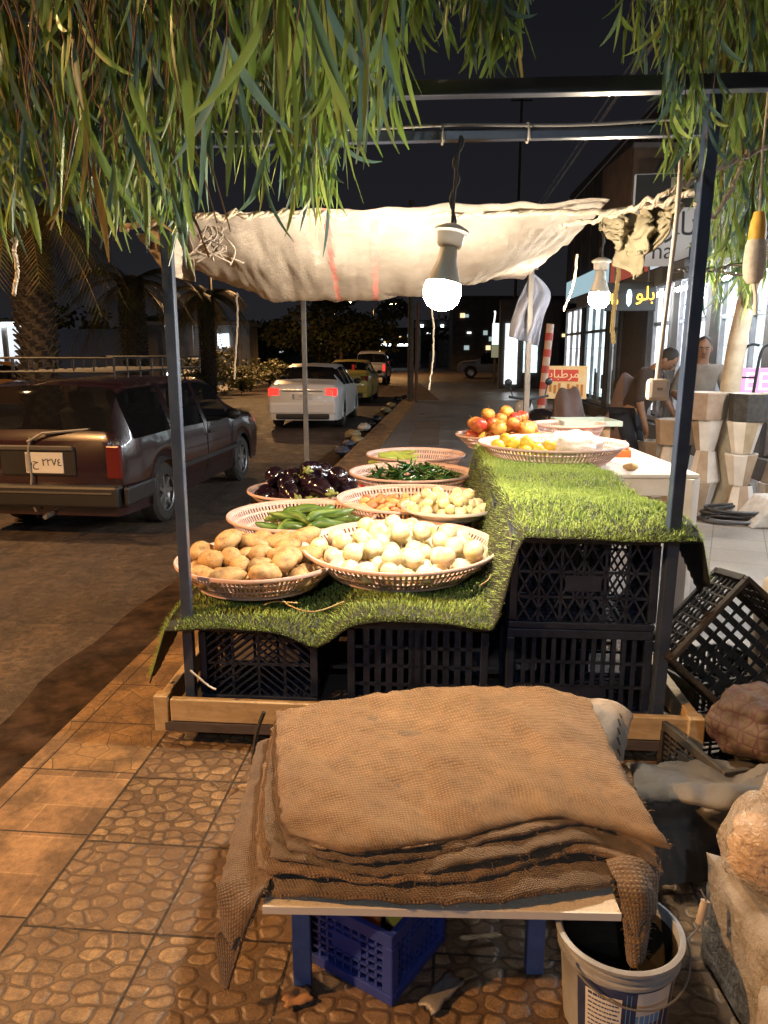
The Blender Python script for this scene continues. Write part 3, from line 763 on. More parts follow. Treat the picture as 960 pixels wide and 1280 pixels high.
sm = MB().tube([(0, 0, .03), (.004, 0, .05), (.012, .003, .062)], [.003, .0025, .003], 6).mesh('fruit_stem', m_stem, 60)
for o in scatter([apple(s) for s in range(4)], B_ap, pile(B_ap, 40, .057, 16, .42), 'apple', 'red and yellow apple piled in the basket beyond the yellow fruit', 'apple', 'apples in the pink basket', 'up', 8, scl=.057): link('stem', sm, o)
# yellow fruit
m_ye = mat('yellow_fruit_skin', (.7, .45, .03), .35, c2=(.75, .56, .08), scale=12, objvar=.2)
ms = [blob(s, (.05, .042, .042), amp=.08).mesh('yellow_fruit', m_ye, 180) for s in range(4)]
scatter(ms, B_ye, pile(B_ye, 20, .045, 17, .1, off=(-.2, -.04), lim=.25), 'yellow_fruit', 'bright yellow fruit in the wide pink basket beside the white bag', 'fruit', 'yellow fruit in the wide basket', 'any', 9, scl=.045)
m_bag = mat('white_bag_film', (.72, .62, .55), .35, c2=(.8, .72, .66), scale=14, bump=.5, bscale=22, bd=.012, sss=.2)
b = blob(5, (.19, .19, .1), 36, 22, .22, 2.6); o = b.build('plastic_bag', m_bag, smooth=180, loc=B_ye['c'] + V((.13, -.02, .1)))
tag(o, 'puffed white plastic bag lying in the basket of yellow fruit', 'plastic bag')
m_tom = mat('tomato_skin', (.42, .03, .02), .25)
def one_fruit(name, label, cat, loc, m, ax):
    o = blob(3, ax, amp=.06).build(name, m, smooth=180, loc=loc); tag(o, label, cat); return o
tm = one_fruit('tomato', 'single red tomato between the aubergines and the chilli basket', 'tomato', V((-.17, 5.2, .665)), m_tom, (.055, .055, .047)); MB().tube([(0, 0, .04), (.004, 0, .055)], .005, 6).build('stalk', m_calyx, tm)
one_fruit('lump_of_ginger', 'small tan root lying on the white table edge beside the wide basket', 'root', V((1.55, 4.78, .892)), m_pot, (.05, .035, .024))
# trays on the white table
m_ortray = mat('orange_plastic', (.62, .17, .045), .4); m_greentray = mat('pale_green_plastic', (.42, .5, .46), .4)
def tray(label, c, wd, dp, h, rz, m):
    t = thing('plastic_tray', label, 'tray', c, rz); MB().box((0, 0, .006), (wd - .02, dp - .02, .012)).build('base', m, t, bevel=.003)
    b = MB()
    for s_ in (-1, 1): b.box((0, s_ * (dp / 2 - .008), h / 2), (wd, .016, h)); b.box((s_ * (wd / 2 - .008), 0, h / 2), (.016, dp - .032, h))
    b.build('rim', m, t, bevel=.005)
tray('orange plastic tray at the far edge of the white table', (1.64, 5.72, .87), .36, .66, .05, R(-14), m_ortray)
t_ = gy(732, 524, 6.7); tray('pale green tray propped level above the far end of the white table', (t_.x, t_.y, .98), .5, .45, .045, R(3), m_greentray)
bx = MB(); bx.box((t_.x, t_.y, .925), (.34, .34, .108)); tag(bx.build('carton', mat('brown_card', (.3, .2, .11), .85), bevel=.004), 'brown carton holding up the pale green tray on the white table', 'box')

# straws and dry stems on the mat
m_straw = mat('dry_stem', (.42, .3, .13), .8)
for k, pl in enumerate(([(352, 748), (362, 757), (392, 765), (430, 752)], [(330, 756), (345, 752), (372, 754)], [(600, 732), (612, 722), (618, 700)])):
    b = MB(); b.tube(curve([gz(x, y, .575 if k < 2 else .65) for x, y in pl], 12), .003, 6); tag(b.build('dry_stem', m_straw, smooth=60), ('long dry stem curling on the grass mat below the potatoes', 'short dry stem lying on the grass mat below the potatoes', 'dry stem leaning on the onion basket at the step of the grass mat')[k], 'stem')
# ------------------------------------------------------------------ canopy, lamps, ropes
m_can = N('woven_sack_white'); oc = m_can.coord('Object'); wv = m_can.n('TexWave'); m_can.l(m_can.coord('Object', scale=(170, 60, 170)), wv.inputs[0]); wv.inputs['Scale'].default_value = 1; wv.inputs['Distortion'].default_value = 1.5
f1 = m_can.noise(oc, 5, 6, .65); f3 = m_can.noise(m_can.coord('Object', scale=(3, 3, 14)), 2.5, 5, .6)
m_can.P(Base_Color=m_can.ramp(f1, [(.3, (.4, .355, .315)), (.6, (.55, .5, .45))]), Roughness=.7); m_can.bump(m_can.math('ADD', m_can.math('MULTIPLY', f3, 1.6), m_can.math('MULTIPLY', wv.outputs['Fac'], .12)), .8, .02); m_can = m_can.mat
m_can_p = mat('sack_stripe_pink', (.5, .17, .17), .7, c2=(.58, .3, .27), scale=14)
m_rope = mat('rope_fibre', (.42, .36, .28), .85, c2=(.55, .48, .38), scale=90, bump=.5, bscale=160)
m_string = mat('white_string', (.6, .57, .5), .8)
sag_px = [(-.15, .12), (0, .13), (.2, .255), (.4, .275), (.6, .25), (.8, .16), (.93, .05), (1, .02)]
def sag(s): return interp([a for a, _ in sag_px], [b for _, b in sag_px], s)
def canopy(s, t):
    u = lerp(-.2, W - .25 + .1 * t, s); v = .2 + t * 3.35
    fz = 2.125 + .035 * s + .004 * math.sin(s * 21) + .003 * math.sin(s * 47 + 1)
    shp = math.sin(min(1, t / .3) * math.pi / 2) if t < .3 else lerp(1, -.15, smooth01((t - .3) / .7))
    z = fz - sag(s) * shp
    p = C(u, v, z)
    wr = .022 * nz(s * 7, t * 9, 1) + .012 * nz(s * 26 + 5 * t, t * 9, 4) + .006 * nz(s * 60 + 9 * t, t * 16, 8) + .012 * math.sin(s * 60 + 6 * nz(s * 4, t * 4)) * math.exp(-t * 14)
    k_ = .25 + .75 * smooth01(t / .12); p.z += wr * k_; p.y += wr * .8 * k_
    return p
cb = MB(); cb.grid(canopy, 200, 70)
for i in range(len(cb.f)):
    j, k = divmod(i, 200); s = (k + .5) / 200 + .12 * (j / 70)
    if .41 < s < .424 or .51 < s < .526: cb.m[i] = 1
can = cb.build('sack_canopy', [m_can, m_can_p], smooth=180, solid=.003)
tag(can, 'sagging off white woven sack canopy with pink stripes tied between the stall posts', 'canopy')
# knotted bunch at the left end and hanging flap, bunch at right end
def crumple(c, ax, seed, amp=.35, freq=2.4, m=m_can, name='knot', parent=None, nlon=40, nlat=26):
    b = blob(seed, ax, nlon, nlat, amp, freq)
    vs = []
    for v in b.v:
        v = V(v); k = noise.noise(v * 16 + V((seed, 0, 0))); k2 = abs(noise.noise(v * 30 + V((0, seed, 0)))); vs.append(tuple(v * (1 + .22 * k - .2 * k2) + V(c)))
    b.v = vs; return b.build(name, m, parent, smooth=180)
m_can2 = mat('sack_beige', (.17, .145, .09), .8, c2=(.3, .26, .17), scale=7, bump=.6, bscale=18, bd=.01)
k = MB()
flap = [gy(x, y, 3.3) for x, y in ((232, 272), (170, 292), (196, 318), (205, 345), (246, 352), (262, 320))]
def flapf(s, t):
    a = lerp(flap[1], flap[0], s); b_ = lerp(V(flap[3]), V(flap[4]), s); p = lerp(a, b_, t); p.y += .05 * math.sin(s * 8 + t * 2) + .03 * nz(s * 5, t * 5); return p
k.grid(flapf, 30, 24); k.build('loose_flap', m_can, can, smooth=180, solid=.003)
p = gy(268, 300, 3.18); 
for dx in range(14):
    q = random.Random(dx); k = MB(); a = p + V((q.uniform(-.05, .05), q.uniform(-.02, .02), .05)); k.tube(curve([a, a + V((q.uniform(-.05, .05), -.02, -.04)), a + V((q.uniform(-.06, .08), -.03, -.09)), a + V((q.uniform(-.1, .1), -.02, -.1 - q.random() * .05))], 10), .0035, 6); k.build('frayed_end', m_can, can, smooth=60)
def bunch(s, t):
    # a gathered pocket of sack hanging from the rope by the right post
    top = lerp(gy(748, 276, 3.35), gy(842, 268, 3.0), s); drop = interp([0, .15, .35, .5, .7, .85, 1], [.06, .14, .16, .26, .2, .12, .05], s)
    p = top + V((0, 0, .03 - drop * t * 1.0)); p.x += .05 * (.5 - s) * t; p.y += .08 * math.sin(s * 17 + t * 2) * (.4 + .6 * t) - .06 * math.sin(t * math.pi); p.z += .05 * nz(s * 9, t * 7, 3); p.y += .05 * nz(s * 14, t * 12, 6); p.x += .03 * nz(s * 14, t * 12, 9); return p
MBb = MB(); MBb.grid(bunch, 50, 30); MBb.build('gathered_corner', m_can2, can, smooth=180, solid=.004)
def rope(name, label, pts, r, m, cat='rope', n=40, group=None, twist=True, Y=None, wig=.0):
    P = [p if isinstance(p, V) else gy(p[0], p[1], p[2] if len(p) > 2 else Y) for p in pts]
    c = curve(P, n)
    if wig: c = [q_ + V((wig * nz(i * .3, 1), wig * nz(i * .3, 5), wig * nz(i * .3, 9))) for i, q_ in enumerate(c)]
    b = MB()
    if twist:
        fr_ = frames(c)
        for ph in (0, 2.09, 4.19):
            b.tube([q_ + s_ * math.cos(i * 1.1 + ph) * r * .55 + u_ * math.sin(i * 1.1 + ph) * r * .55 for i, (q_, (s_, u_, _)) in enumerate(zip(c, fr_))], r * .62, 6)
    else: b.tube(c, r, 6)
    o = b.build(name, m, smooth=70); tag(o, label, cat, group); return o
rope('rope', 'pale twisted rope carrying the front edge of the sack canopy', [(150, 286, 3.25), (235, 272, 3.12), (330, 268, 3.17), (440, 268, 3.2), (560, 268, 3.19), (680, 266, 3.14), (790, 262, 3.06), (868, 240, 2.88)], .011, m_rope, n=150, wig=.02)
rope('rope', 'slack rope running from the canopy corner out to the tree', [(700, 283, 3.25), (770, 268, 3.1), (840, 238, 2.86), (905, 208, 3.0), (985, 172, 3.3)], .009, m_rope, n=90, wig=.02)
rope('rope', 'thin rope slung from the right post up into the leaves', [(868, 255, 2.86), (890, 272, 2.9), (912, 240, 3.0), (935, 190, 3.1)], .007, m_rope, n=60, wig=.02)
rope('string', 'white string hanging beside the parked wagon, seen through the left of the stall', [(296, 366, 6.6), (297, 400, 6.6), (295, 440, 6.6), (293, 474, 6.6)], .007, m_string, 'string', wig=.012, twist=False)
rope('string', 'white string hanging straight below the near lamp', [(540, 372, 6.6), (542, 430, 6.6), (540, 460, 6.6), (536, 487, 6.6)], .008, m_string, 'string', wig=.012, twist=False)
rope('rope', 'knotted straw coloured rope end dangling to the right of the far lamp', [(775, 320, 4.6), (771, 360, 4.6), (766, 400, 4.6), (767, 428, 4.6)], .012, mat('straw_rope', (.55, .42, .2), .8), wig=.008)
rope('string', 'cream cord dangling from the canopy to the left of the far lamp', [(721, 318, 5.5), (718, 348, 5.5), (711, 372, 5.5), (704, 388, 5.5)], .009, mat('cream_cord', (.55, .45, .3), .8), 'string', wig=.006, twist=False)
rope('string', 'frayed white string hanging out of the leaves at the far left', [(20, 296, 2.5), (18, 315, 2.5), (22, 338, 2.5), (17, 366, 2.5)], .006, m_string, 'string', wig=.02)
# switch on its cable beside the right post
sw = thing('hanging_switch', 'cream switch box dangling on a long flex beside the right post', 'switch', gy(822, 487, 2.72))
k = MB(); k.box((0, 0, 0), (.078, .04, .076)); k.build('box', m_cream, sw, bevel=.014)
k = MB(); k.box((0, -.02, .004), (.02, .008, .008)); k.build('rocker', mat('switch_rocker', (.35, .3, .24), .5), sw, bevel=.002)
k = MB(); o0 = sw.location; k.tube(curve([gy(852, 188, 2.84) - o0, gy(847, 260, 2.76) - o0, gy(838, 340, 2.74) - o0, gy(828, 420, 2.72) - o0, gy(821, 476, 2.72) - o0], 40), .0085, 8); k.build('flex', mat('flex_cream', (.55, .46, .38), .55), sw, smooth=70)
# chain
ch = thing('chain', 'short steel chain with one long link reaching from the right post to the tree', 'chain', gy(895, 337, 2.93))
m_steel = mat('galvanised', (.42, .42, .4), .35, .9)
def linkring(a, b_, wd, r):
    a, b_ = V(a), V(b_); d = (b_ - a).normalized(); up = V((0, 0, 1)); pts = []
    for k in range(25):
        an = 2 * math.pi * k / 24; pts.append((a + b_) / 2 + d * math.copysign((b_ - a).length / 2 - wd / 2, math.cos(an)) * (1 if abs(math.cos(an)) > .2 else abs(math.cos(an)) / .2) + d * math.cos(an) * wd / 2 + up * math.sin(an) * wd / 2)
    return MB().tube(pts, r, 6, cap=False)
X0 = -.16
for k in range(9):
    wl = .03; linkring((X0 + k * .021, 0, 0), (X0 + k * .021 + wl, 0, 0), .016, .0028).build('link', m_steel, ch, smooth=60, rot=(R(90) if k % 2 else 0, 0, 0))
linkring((.035, 0, 0), (.115, 0, 0), .034, .0055).build('long_link', m_steel, ch, smooth=60)
# lamps
m_lampw = mat('lamp_white_plastic', (.72, .72, .72), .35)
m_glow = N('lamp_glow'); m_glow.P(Base_Color=(1, 1, 1), Roughness=.4, Emission_Color=(1., .82, .60), Emission_Strength=780.); m_glow = m_glow.mat
m_flex = mat('black_flex', (.03, .03, .035), .5)
def lamp(label, base, tip, cord, scl, groupn=None):
    base, tip = V(base), V(tip); d = (tip - base).normalized(); Lg = (tip - base).length
    t = thing('hanging_lamp', label, 'lamp', base)
    q = d.to_track_quat('Z', 'Y').to_matrix()
    b = MB(); b.lathe([(0, -.02), (.03, -.018), (.062, -.002), (.064, .008), (.05, .014), (.047, .05), (.04, .06), (0, .06)], 28, M=q); b.build('socket', m_lampw, t, smooth=40)
    b = MB(); b.lathe([(.028, .06), (.033, .075), (.036, .11), (.06, Lg * .62), (.064, Lg * .66), (.0, Lg * .67)], 28, M=q); b.build('heat_sink', m_lampw, t, smooth=40)
    b = MB(); b.lathe([(.063, Lg * .655), (.069, Lg * .76), (.064, Lg * .87), (.048, Lg * .95), (.024, Lg * .99), (0, Lg)], 28, M=q); b.build('bulb', m_glow, t, smooth=180)
    b = MB(); c = curve([V(p_) - base for p_ in cord] + [V((0, 0, .015))], 30)
    b.tube(c, .006, 8); b.tube([p_ + V((.012 * math.sin(i * .5), .004, 0)) for i, p_ in enumerate(c)], .005, 6); b.build('cord', m_flex, t, smooth=70)
    return t
yb = pFL.y - .02
L1 = lamp('large white lit bulb hanging from the front rail of the stall', gy(565, 288, 2.93), gy(549, 388, 2.9), [gy(576, 170, 2.95), gy(571, 205, 2.93), gy(568, 240, 2.93)], 1)
L2 = lamp('smaller looking white lit bulb hanging deeper in the stall below the gathered sack', gy(752, 326, 5.2), gy(748, 386, 5.2), [gy(756, 268, 5.2), gy(754, 300, 5.2)], 1)
# cable tied along the rail
rope('cable', 'grey flex tied along the upper front rail of the stall', [C(.1, .02, zB + .03), C(.7, .015, zB + .022), C(1.05, .01, zB + .026), C(1.5, .012, zB + .018), C(W, .0, zB + .03)], .006, mat('grey_flex', (.2, .2, .2), .5), 'cable', twist=False)
for k, u in enumerate((1.02, 1.32)):
    b = MB(); p = C(u, .03, zB); b.tube([p + V((.012 * math.sin(a) * 0, .03 * math.cos(a), .032 * math.sin(a))) for a in [i * .5236 for i in range(13)]], .004, 6); b.tube([p + V((0, -.03, .01)), p + V((.004, -.035, -.03))], .003, 6)
    tag(b.build('cable_tie', m_string), ('white cable tie on the front rail above the near lamp', 'white cable tie on the front rail right of the near lamp')[k], 'cable tie')
# blue grey cloth on the back right post
def cloth(s, t):
    c = [V((655, 345, 0)), V((686, 350, 0)), V((688, 372, 0)), V((672, 432, 0)), V((637, 420, 0)), V((646, 372, 0))]
    l = catmull([V((664, 343, 0)), V((650, 372, 0)), V((640, 402, 0)), V((637, 421, 0))], t); r_ = catmull([V((668, 343, 0)), V((689, 366, 0)), V((680, 398, 0)), V((672, 432, 0))], t)
    q = lerp(l, r_, s); p = gy(q.x, q.y, 6.62); p.y += .07 * math.sin(s * 13 + t * 3) * t + .04 * nz(s * 4, t * 4); return p
o = MB().grid(cloth, 40, 40).build('hanging_cloth', mat('blue_grey_cloth', (.2, .23, .32), .85, c2=(.3, .33, .43), scale=5, bump=.3), smooth=180, solid=.006)
tag(o, 'faded blue grey cloth hung from the top of the back right post', 'cloth')
# small string bits tied on the frame
for k, (pts, lab) in enumerate((([(238, 838), (252, 850), (262, 858), (270, 862)], 'short white wire twisted from the left post to the pine plank'), ([(330, 890), (322, 912), (318, 935), (316, 960)], 'black strap hanging off the plank beside the burlap pile'))):
    b = MB(); b.tube(curve([gy(x, y, 2.86 if k == 0 else 2.62) for x, y in pts], 14), .004 if k == 0 else .009, 6); tag(b.build('tie_wire' if k == 0 else 'strap', m_string if k == 0 else m_flex, smooth=60), lab, 'wire' if k == 0 else 'strap')
# ------------------------------------------------------------------ foreground: bench with burlap, bucket, blocks
m_bluewood = mat('blue_paint', (.055, .1, .27), .45, c2=(.08, .14, .34), scale=12, bump=.2, bscale=60)
m_lam = mat('cream_laminate', (.6, .54, .45), .4, c2=(.52, .45, .35), scale=160, stops=(.45, .55))
m_lamedge = mat('white_edge', (.62, .6, .58), .5)
bt = thing('low_bench', 'low bench with blue legs and a cream board buried under folded burlap', 'bench', (.15, 2.07, 0))
def inB(o): return o
bd = MB(); bd.box((0, 0, .272), (.865, .9, .016), (0, 0, R(-1.6))); bd.build('board', m_lam, bt, bevel=.002)
bd = MB(); bd.box((-.013, -.4505, .271), (.866, .006, .02), (0, 0, R(-1.6))); bd.build('edge_strip', m_lamedge, bt)
for x, y in ((-.36, -.37), (.245, -.33), (-.36, .38), (.3, .38)):
    MB().box((x, y, .132), (.046, .036, .264)).build('leg', m_bluewood, bt, bevel=.003)
MB().box((-.05, .38, .225), (.66, .03, .06)).build('cross_bar', m_bluewood, bt, bevel=.003)
MB().box((.4, -.36, .244), (.09, .06, .038)).build('packing_block', M_pine, bt, bevel=.003)

def m_burlap(name, a, b, dark):
    n = N(name); co = n.coord('UV', rot=(0, 0, R(8)))
    sp = n.n('SeparateXYZ'); n.l(co, sp.inputs[0])
    dist = n.noise(n.coord('Object'), 22, 3)
    def th(ax, k): return n.math('SINE', n.math('MULTIPLY_ADD', sp.outputs[ax], k, n.math('MULTIPLY', dist, 3.)))
    tx, ty = th(0, 760.), th(1, 640.)
    wv = n.math('MULTIPLY', tx, ty); h = n.math('MULTIPLY_ADD', wv, .5, n.math('MULTIPLY', n.math('MAXIMUM', tx, ty), .5))
    f1 = n.noise(n.coord('Object'), 5.5, 6, .7); f2 = n.noise(n.coord('Object', scale=(1, 5, 1)), 60, 4, .7)
    f3 = n.noise(n.coord('Object', loc=(3, 1, 0)), 11, 5, .75)
    c = n.ramp(f1, [(.3, a), (.7, b)]); c = n.mix(n.ramp(f3, [(.56, 0.), (.72, .7)]), c, dark); c = n.mix(n.ramp(f2, [(.4, 0.), (.75, .55)]), c, tuple(x * 1.35 for x in b))
    vis = n.noise(n.coord('Object', loc=(5, 2, 0)), 14, 4, .7); c = n.mix(n.math('MULTIPLY', n.ramp(h, [(.1, .75), (.6, 0.)]), n.ramp(vis, [(.3, .25), (.7, 1.)])), c, tuple(x * .4 for x in a)); fib = n.noise(n.coord('UV', scale=(30, 260, 1)), 1.5, 4, .8); c = n.mix(n.ramp(fib, [(.35, .6), (.55, 0.)]), c, tuple(x * .45 for x in a)); fl = n.noise(n.coord('Object', loc=(1, 7, 0)), 260, 2, .8); c = n.mix(n.ramp(fl, [(.6, 0.), (.75, .6)]), c, tuple(min(.8, x * 1.6) for x in b))
    n.P(Base_Color=c, Roughness=.95, Sheen_Weight=.25); n.p.inputs['Specular IOR Level'].default_value = .15
    n.bump(n.math('ADD', h, n.math('MULTIPLY', f2, 1.2)), .9, .004); return n.mat
M_b1 = m_burlap('burlap_tan', (.2, .113, .05), (.36, .215, .1), (.1, .056, .03))
M_b2 = m_burlap('burlap_brown', (.13, .085, .05), (.21, .14, .08), (.09, .06, .042))
M_b3 = m_burlap('burlap_grey_brown', (.14, .09, .055), (.24, .155, .088), (.07, .05, .04))
M_b2b = m_burlap('burlap_mid_tan', (.19, .115, .06), (.32, .2, .11), (.09, .06, .04))
def surf(rows):
    rows = [[V(p) for p in r] for r in rows]
    return lambda s, t: catmull([catmull(r, s) for r in rows], t)
def ease(t): return .5 - .5 * math.cos(math.pi * t)
def slab(fn, th, nu, nv, seed, wr=.01, edge=.007):
    b = MB()
    def base(a, c):
        s, t = lerp(a, ease(a), .7), lerp(c, ease(c), .7)
        p = fn(s, t)
        du = fn(min(1, s + .01), t) - fn(max(0, s - .01), t); dv = fn(s, min(1, t + .01)) - fn(s, max(0, t - .01))
        n_ = du.cross(dv)
        n_ = n_.normalized() if n_.length > 1e-9 else V((0, 0, 1))
        if n_.z < 0 and abs(n_.z) > .2: n_ = -n_
        e = (max(0, 1 - abs(2 * s - 1) ** 14) ** .5) * (max(0, 1 - abs(2 * t - 1) ** 18) ** .5)
        ed = max(abs(2 * s - 1), abs(2 * t - 1)) ** 10
        w_ = wr * (nz(p.x * 5, p.y * 5, seed) + .5 * nz(p.x * 13, p.y * 13, seed + 3) + .3 * nz(p.x * 30 + p.y * 14, p.y * 22, seed + 5))
        p = p + n_ * w_ + V((edge * nz(p.x * 40, p.y * 40, seed + 9), edge * nz(p.x * 40, p.y * 40, seed + 19), .6 * edge * nz(p.x * 30, p.y * 30, seed + 29))) * ed
        return p, n_, e
    def side(sgn):
        def f(a, c):
            p, n_, e = base(a, c); return p + n_ * (sgn * th / 2 * e)
        return f
    b.grid(side(1), nu, nv); k = len(b.v); b.grid(side(-1), nu, nv)
    lu = sum((fn((i + 1) / 12, .5) - fn(i / 12, .5)).length for i in range(12)); lv = sum((fn(.5, (i + 1) / 12) - fn(.5, i / 12)).length for i in range(12))
    uvs = [(lerp(a, ease(a), .7) * lu, lerp(c, ease(c), .7) * lv) for _ in (0, 1) for j in range(nv + 1) for i in range(nu + 1) for a, c in ((i / nu, j / nv),)]
    b.uv = uvs; return b
def fray(b, fn, seed, n, ln=.008, edges='fblr', r=.0007):
    q = random.Random(seed)
    for i in range(n):
        e = q.choice(edges); s, t = q.random(), q.random()
        if e == 'f': t = 1
        elif e == 'b': t = 0
        elif e == 'l': s = 0
        else: s = 1
        p = fn(s, t) + V((q.uniform(-.004, .004), q.uniform(-.004, .004), q.uniform(-.006, .006)))
        d = {'f': V((0, -1, 0)), 'b': V((0, 1, .2)), 'l': V((-1, 0, 0)), 'r': V((1, 0, 0))}[e]
        d = (d + V((q.uniform(-1, 1), q.uniform(-.6, .6), q.uniform(-.8, .5)))) * ln * q.uniform(.3, 1.2)
        b.tube([p, p + d * .5 + V((0, 0, .002)), p + d + V((q.uniform(-.004, .004), 0, -.003))], [r, r, r * .6], 3, cap=False)
m_fray = mat('burlap_fibre', (.24, .15, .08), .95)
def sack(label, rows, th, m, seed, tongues=(), edges='fblr', nf=170, wr=.017):
    fn = surf([[gz(*p) for p in r] for r in rows])
    o = slab(fn, th, 110, 80, seed, wr).build('burlap_sack', m, smooth=180); tag(o, label, 'sack', 'folded burlap sacks on the low bench')
    b = MB(); fray(b, fn, seed, nf, edges=edges); tag(b.build('frayed_edge', m_fray, o), kind='stuff')
    for rows2 in tongues:
        f2 = surf([[gy(*p) for p in r] for r in rows2]); slab(f2, .012, 40, 50, seed + 50, .016).build('hanging_corner', m, o, smooth=180)
        b = MB(); fray(b, f2, seed + 8, 110, edges='flr'); tag(b.build('frayed_edge', m_fray, o), kind='stuff')
    return o
sack('top burlap sack, bright tan and spread flat over the pile', [
    [(345, 888, .432), (430, 874, .436), (540, 860, .44), (650, 858, .44), (737, 872, .432)],
    [(346, 945, .430), (440, 930, .434), (560, 922, .438), (680, 924, .436), (768, 940, .43)],
    [(350, 1005, .42), (450, 995, .428), (570, 985, .43), (700, 980, .427), (802, 1003, .415)],
    [(356, 1036, .408), (452, 1050, .415), (565, 1035, .42), (695, 1010, .42), (828, 1044, .398)],
    [(392, 1058, .392), (452, 1067, .396), (565, 1051, .404), (695, 1024, .408), (838, 1062, .376)]], .013, M_b1, 1)
sack('second burlap sack from the top, brown and rolled over at its front edge', [
    [(347, 900, .418), (470, 880, .424), (600, 872, .424), (735, 880, .414)],
    [(344, 1000, .405), (470, 990, .41), (620, 980, .41), (800, 1005, .395)],
    [(362, 1062, .378), (470, 1077, .384), (620, 1052, .392), (740, 1030, .396), (820, 1072, .36)]], .019, M_b3, 2, wr=.012)
sack('third burlap sack down, thin and grey brown between its neighbours', [
    [(343, 905, .395), (470, 890, .40), (600, 880, .40), (738, 890, .39)],
    [(330, 1006, .382), (470, 1000, .388), (620, 990, .39), (800, 1012, .375)],
    [(338, 1072, .358), (480, 1092, .362), (610, 1078, .37), (740, 1052, .374), (826, 1086, .336)]], .016, M_b2, 6, wr=.014)
sack('fourth burlap sack down, tan and sagging over the right end of the board', [
    [(340, 908, .37), (470, 894, .375), (600, 884, .375), (738, 892, .365)],
    [(322, 1010, .355), (470, 1000, .362), (620, 992, .365), (796, 1014, .355)],
    [(322, 1088, .332), (450, 1103, .338), (585, 1100, .342), (720, 1068, .35), (815, 1098, .318)]], .022, M_b2b, 3, wr=.014)
sack('bottom burlap sack, its corners hanging to the paving and into the bucket', [
    [(322, 930, .31), (400, 905, .33), (560, 890, .335), (740, 900, .33)],
    [(298, 1020, .285), (400, 1010, .325), (560, 1000, .33), (800, 1020, .315)],
    [(270, 1124, .25), (392, 1120, .305), (560, 1130, .308), (700, 1116, .31), (792, 1102, .295)]], .028, M_b3, 4, wr=.013,
    tongues=([[(270, 1104, 1.7), (305, 1094, 1.72), (350, 1092, 1.74)], [(271, 1138, 1.655), (300, 1136, 1.64), (334, 1112, 1.66)], [(274, 1184, 1.63), (293, 1188, 1.61), (319, 1138, 1.63)], [(279, 1228, 1.62), (286, 1236, 1.605), (302, 1172, 1.615)]],
             [[(758, 1078, 1.72), (796, 1076, 1.71), (820, 1084, 1.73)], [(772, 1112, 1.64), (799, 1118, 1.62), (818, 1122, 1.65)], [(781, 1160, 1.6), (798, 1166, 1.58), (812, 1158, 1.61)], [(787, 1200, 1.59), (795, 1208, 1.57), (806, 1192, 1.6)]]))
# striped woven sack poking out behind
fn = surf([[gy(732, 872, 2.52), gy(765, 878, 2.5), gy(790, 896, 2.48)], [gy(742, 905, 2.46), gy(765, 912, 2.42), gy(783, 920, 2.43)], [gy(752, 945, 2.4), gy(768, 960, 2.36), gy(780, 952, 2.38)]])
o = slab(fn, .016, 40, 40, 9, .02, .008).build('woven_sack', mat('grey_woven_sack', (.26, .23, .2), .8, c2=(.36, .32, .28), scale=9, bump=.4, bscale=80), smooth=180); tag(o, 'grey woven sack corner with dark stitching sticking out behind the burlap pile', 'sack')
b = MB()
for k in range(7): b.tube([fn(.62, k / 7) + V((0, -.014, .004)), fn(.7, k / 7 + .09) + V((0, -.014, .004))], .003, 6)
b.build('stitching', m_flex, o)

# blue crate with packets under the bench
bc = make_crate('blue plastic crate full of packets standing under the low bench', .29, .27, .2, 'plate', m_bluepl, (-.025, 1.813, .0), R(-34), group='blue crate', name='plastic_crate')
del bc['group']
qq = random.Random(4)
pk = [mat('packet_red', (.35, .05, .025), .4), mat('packet_green', (.05, .2, .05), .4), mat('packet_orange', (.4, .12, .03), .6), mat('packet_white', (.5, .46, .4), .4), mat('packet_yellow', (.5, .42, .06), .4)]
plab = ['red packet leaning in the blue crate', 'green packet sticking up at the back of the blue crate', 'rust coloured box flap standing in the blue crate', 'white wrapper crushed into the blue crate', 'yellow printed packet at the edge of the blue crate']
for i in range(5):
    d = rotz((-.09 + .042 * i, .05 - .04 * (i % 3), 0), R(-34)); MBx = MB(); MBx.box((0, 0, 0), (.09 + .03 * (i == 2), .02, .11 + .04 * (i == 2)))
    o = MBx.build('packet', pk[i], bevel=.006, loc=(-.025 + d.x, 1.813 + d.y, .145 + .01 * i % .03), rot=(qq.uniform(-.5, .5), qq.uniform(-.5, .5), qq.uniform(0, 3))); tag(o, plab[i], 'packet')
    MB().box((0, -.0108, .02), (.05, .002, .03)).build('printed_panel', pk[(i + 3) % 5], o)

# bucket
bk = thing('plastic_bucket', 'white plastic bucket with a navy label and wire handle beside the low bench', 'bucket', (.565, 1.6, 0))
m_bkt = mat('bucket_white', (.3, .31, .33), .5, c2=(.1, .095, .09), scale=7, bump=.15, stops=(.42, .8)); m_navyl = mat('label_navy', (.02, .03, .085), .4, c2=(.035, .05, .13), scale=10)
def bR(z): return .12 + (.14 - .12) * z / .25
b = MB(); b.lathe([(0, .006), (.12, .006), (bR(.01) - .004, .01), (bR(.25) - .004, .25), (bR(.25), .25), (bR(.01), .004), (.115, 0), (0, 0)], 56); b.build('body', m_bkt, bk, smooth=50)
b = MB()
for z, d in ((.205, .007), (.225, .006), (.245, .01)): b = MB(); b.lathe([(bR(z), z - .006), (bR(z) + d, z - .004), (bR(z) + d, z + .004), (bR(z), z + .007)], 56); b.build('rim', m_bkt, bk, smooth=50)
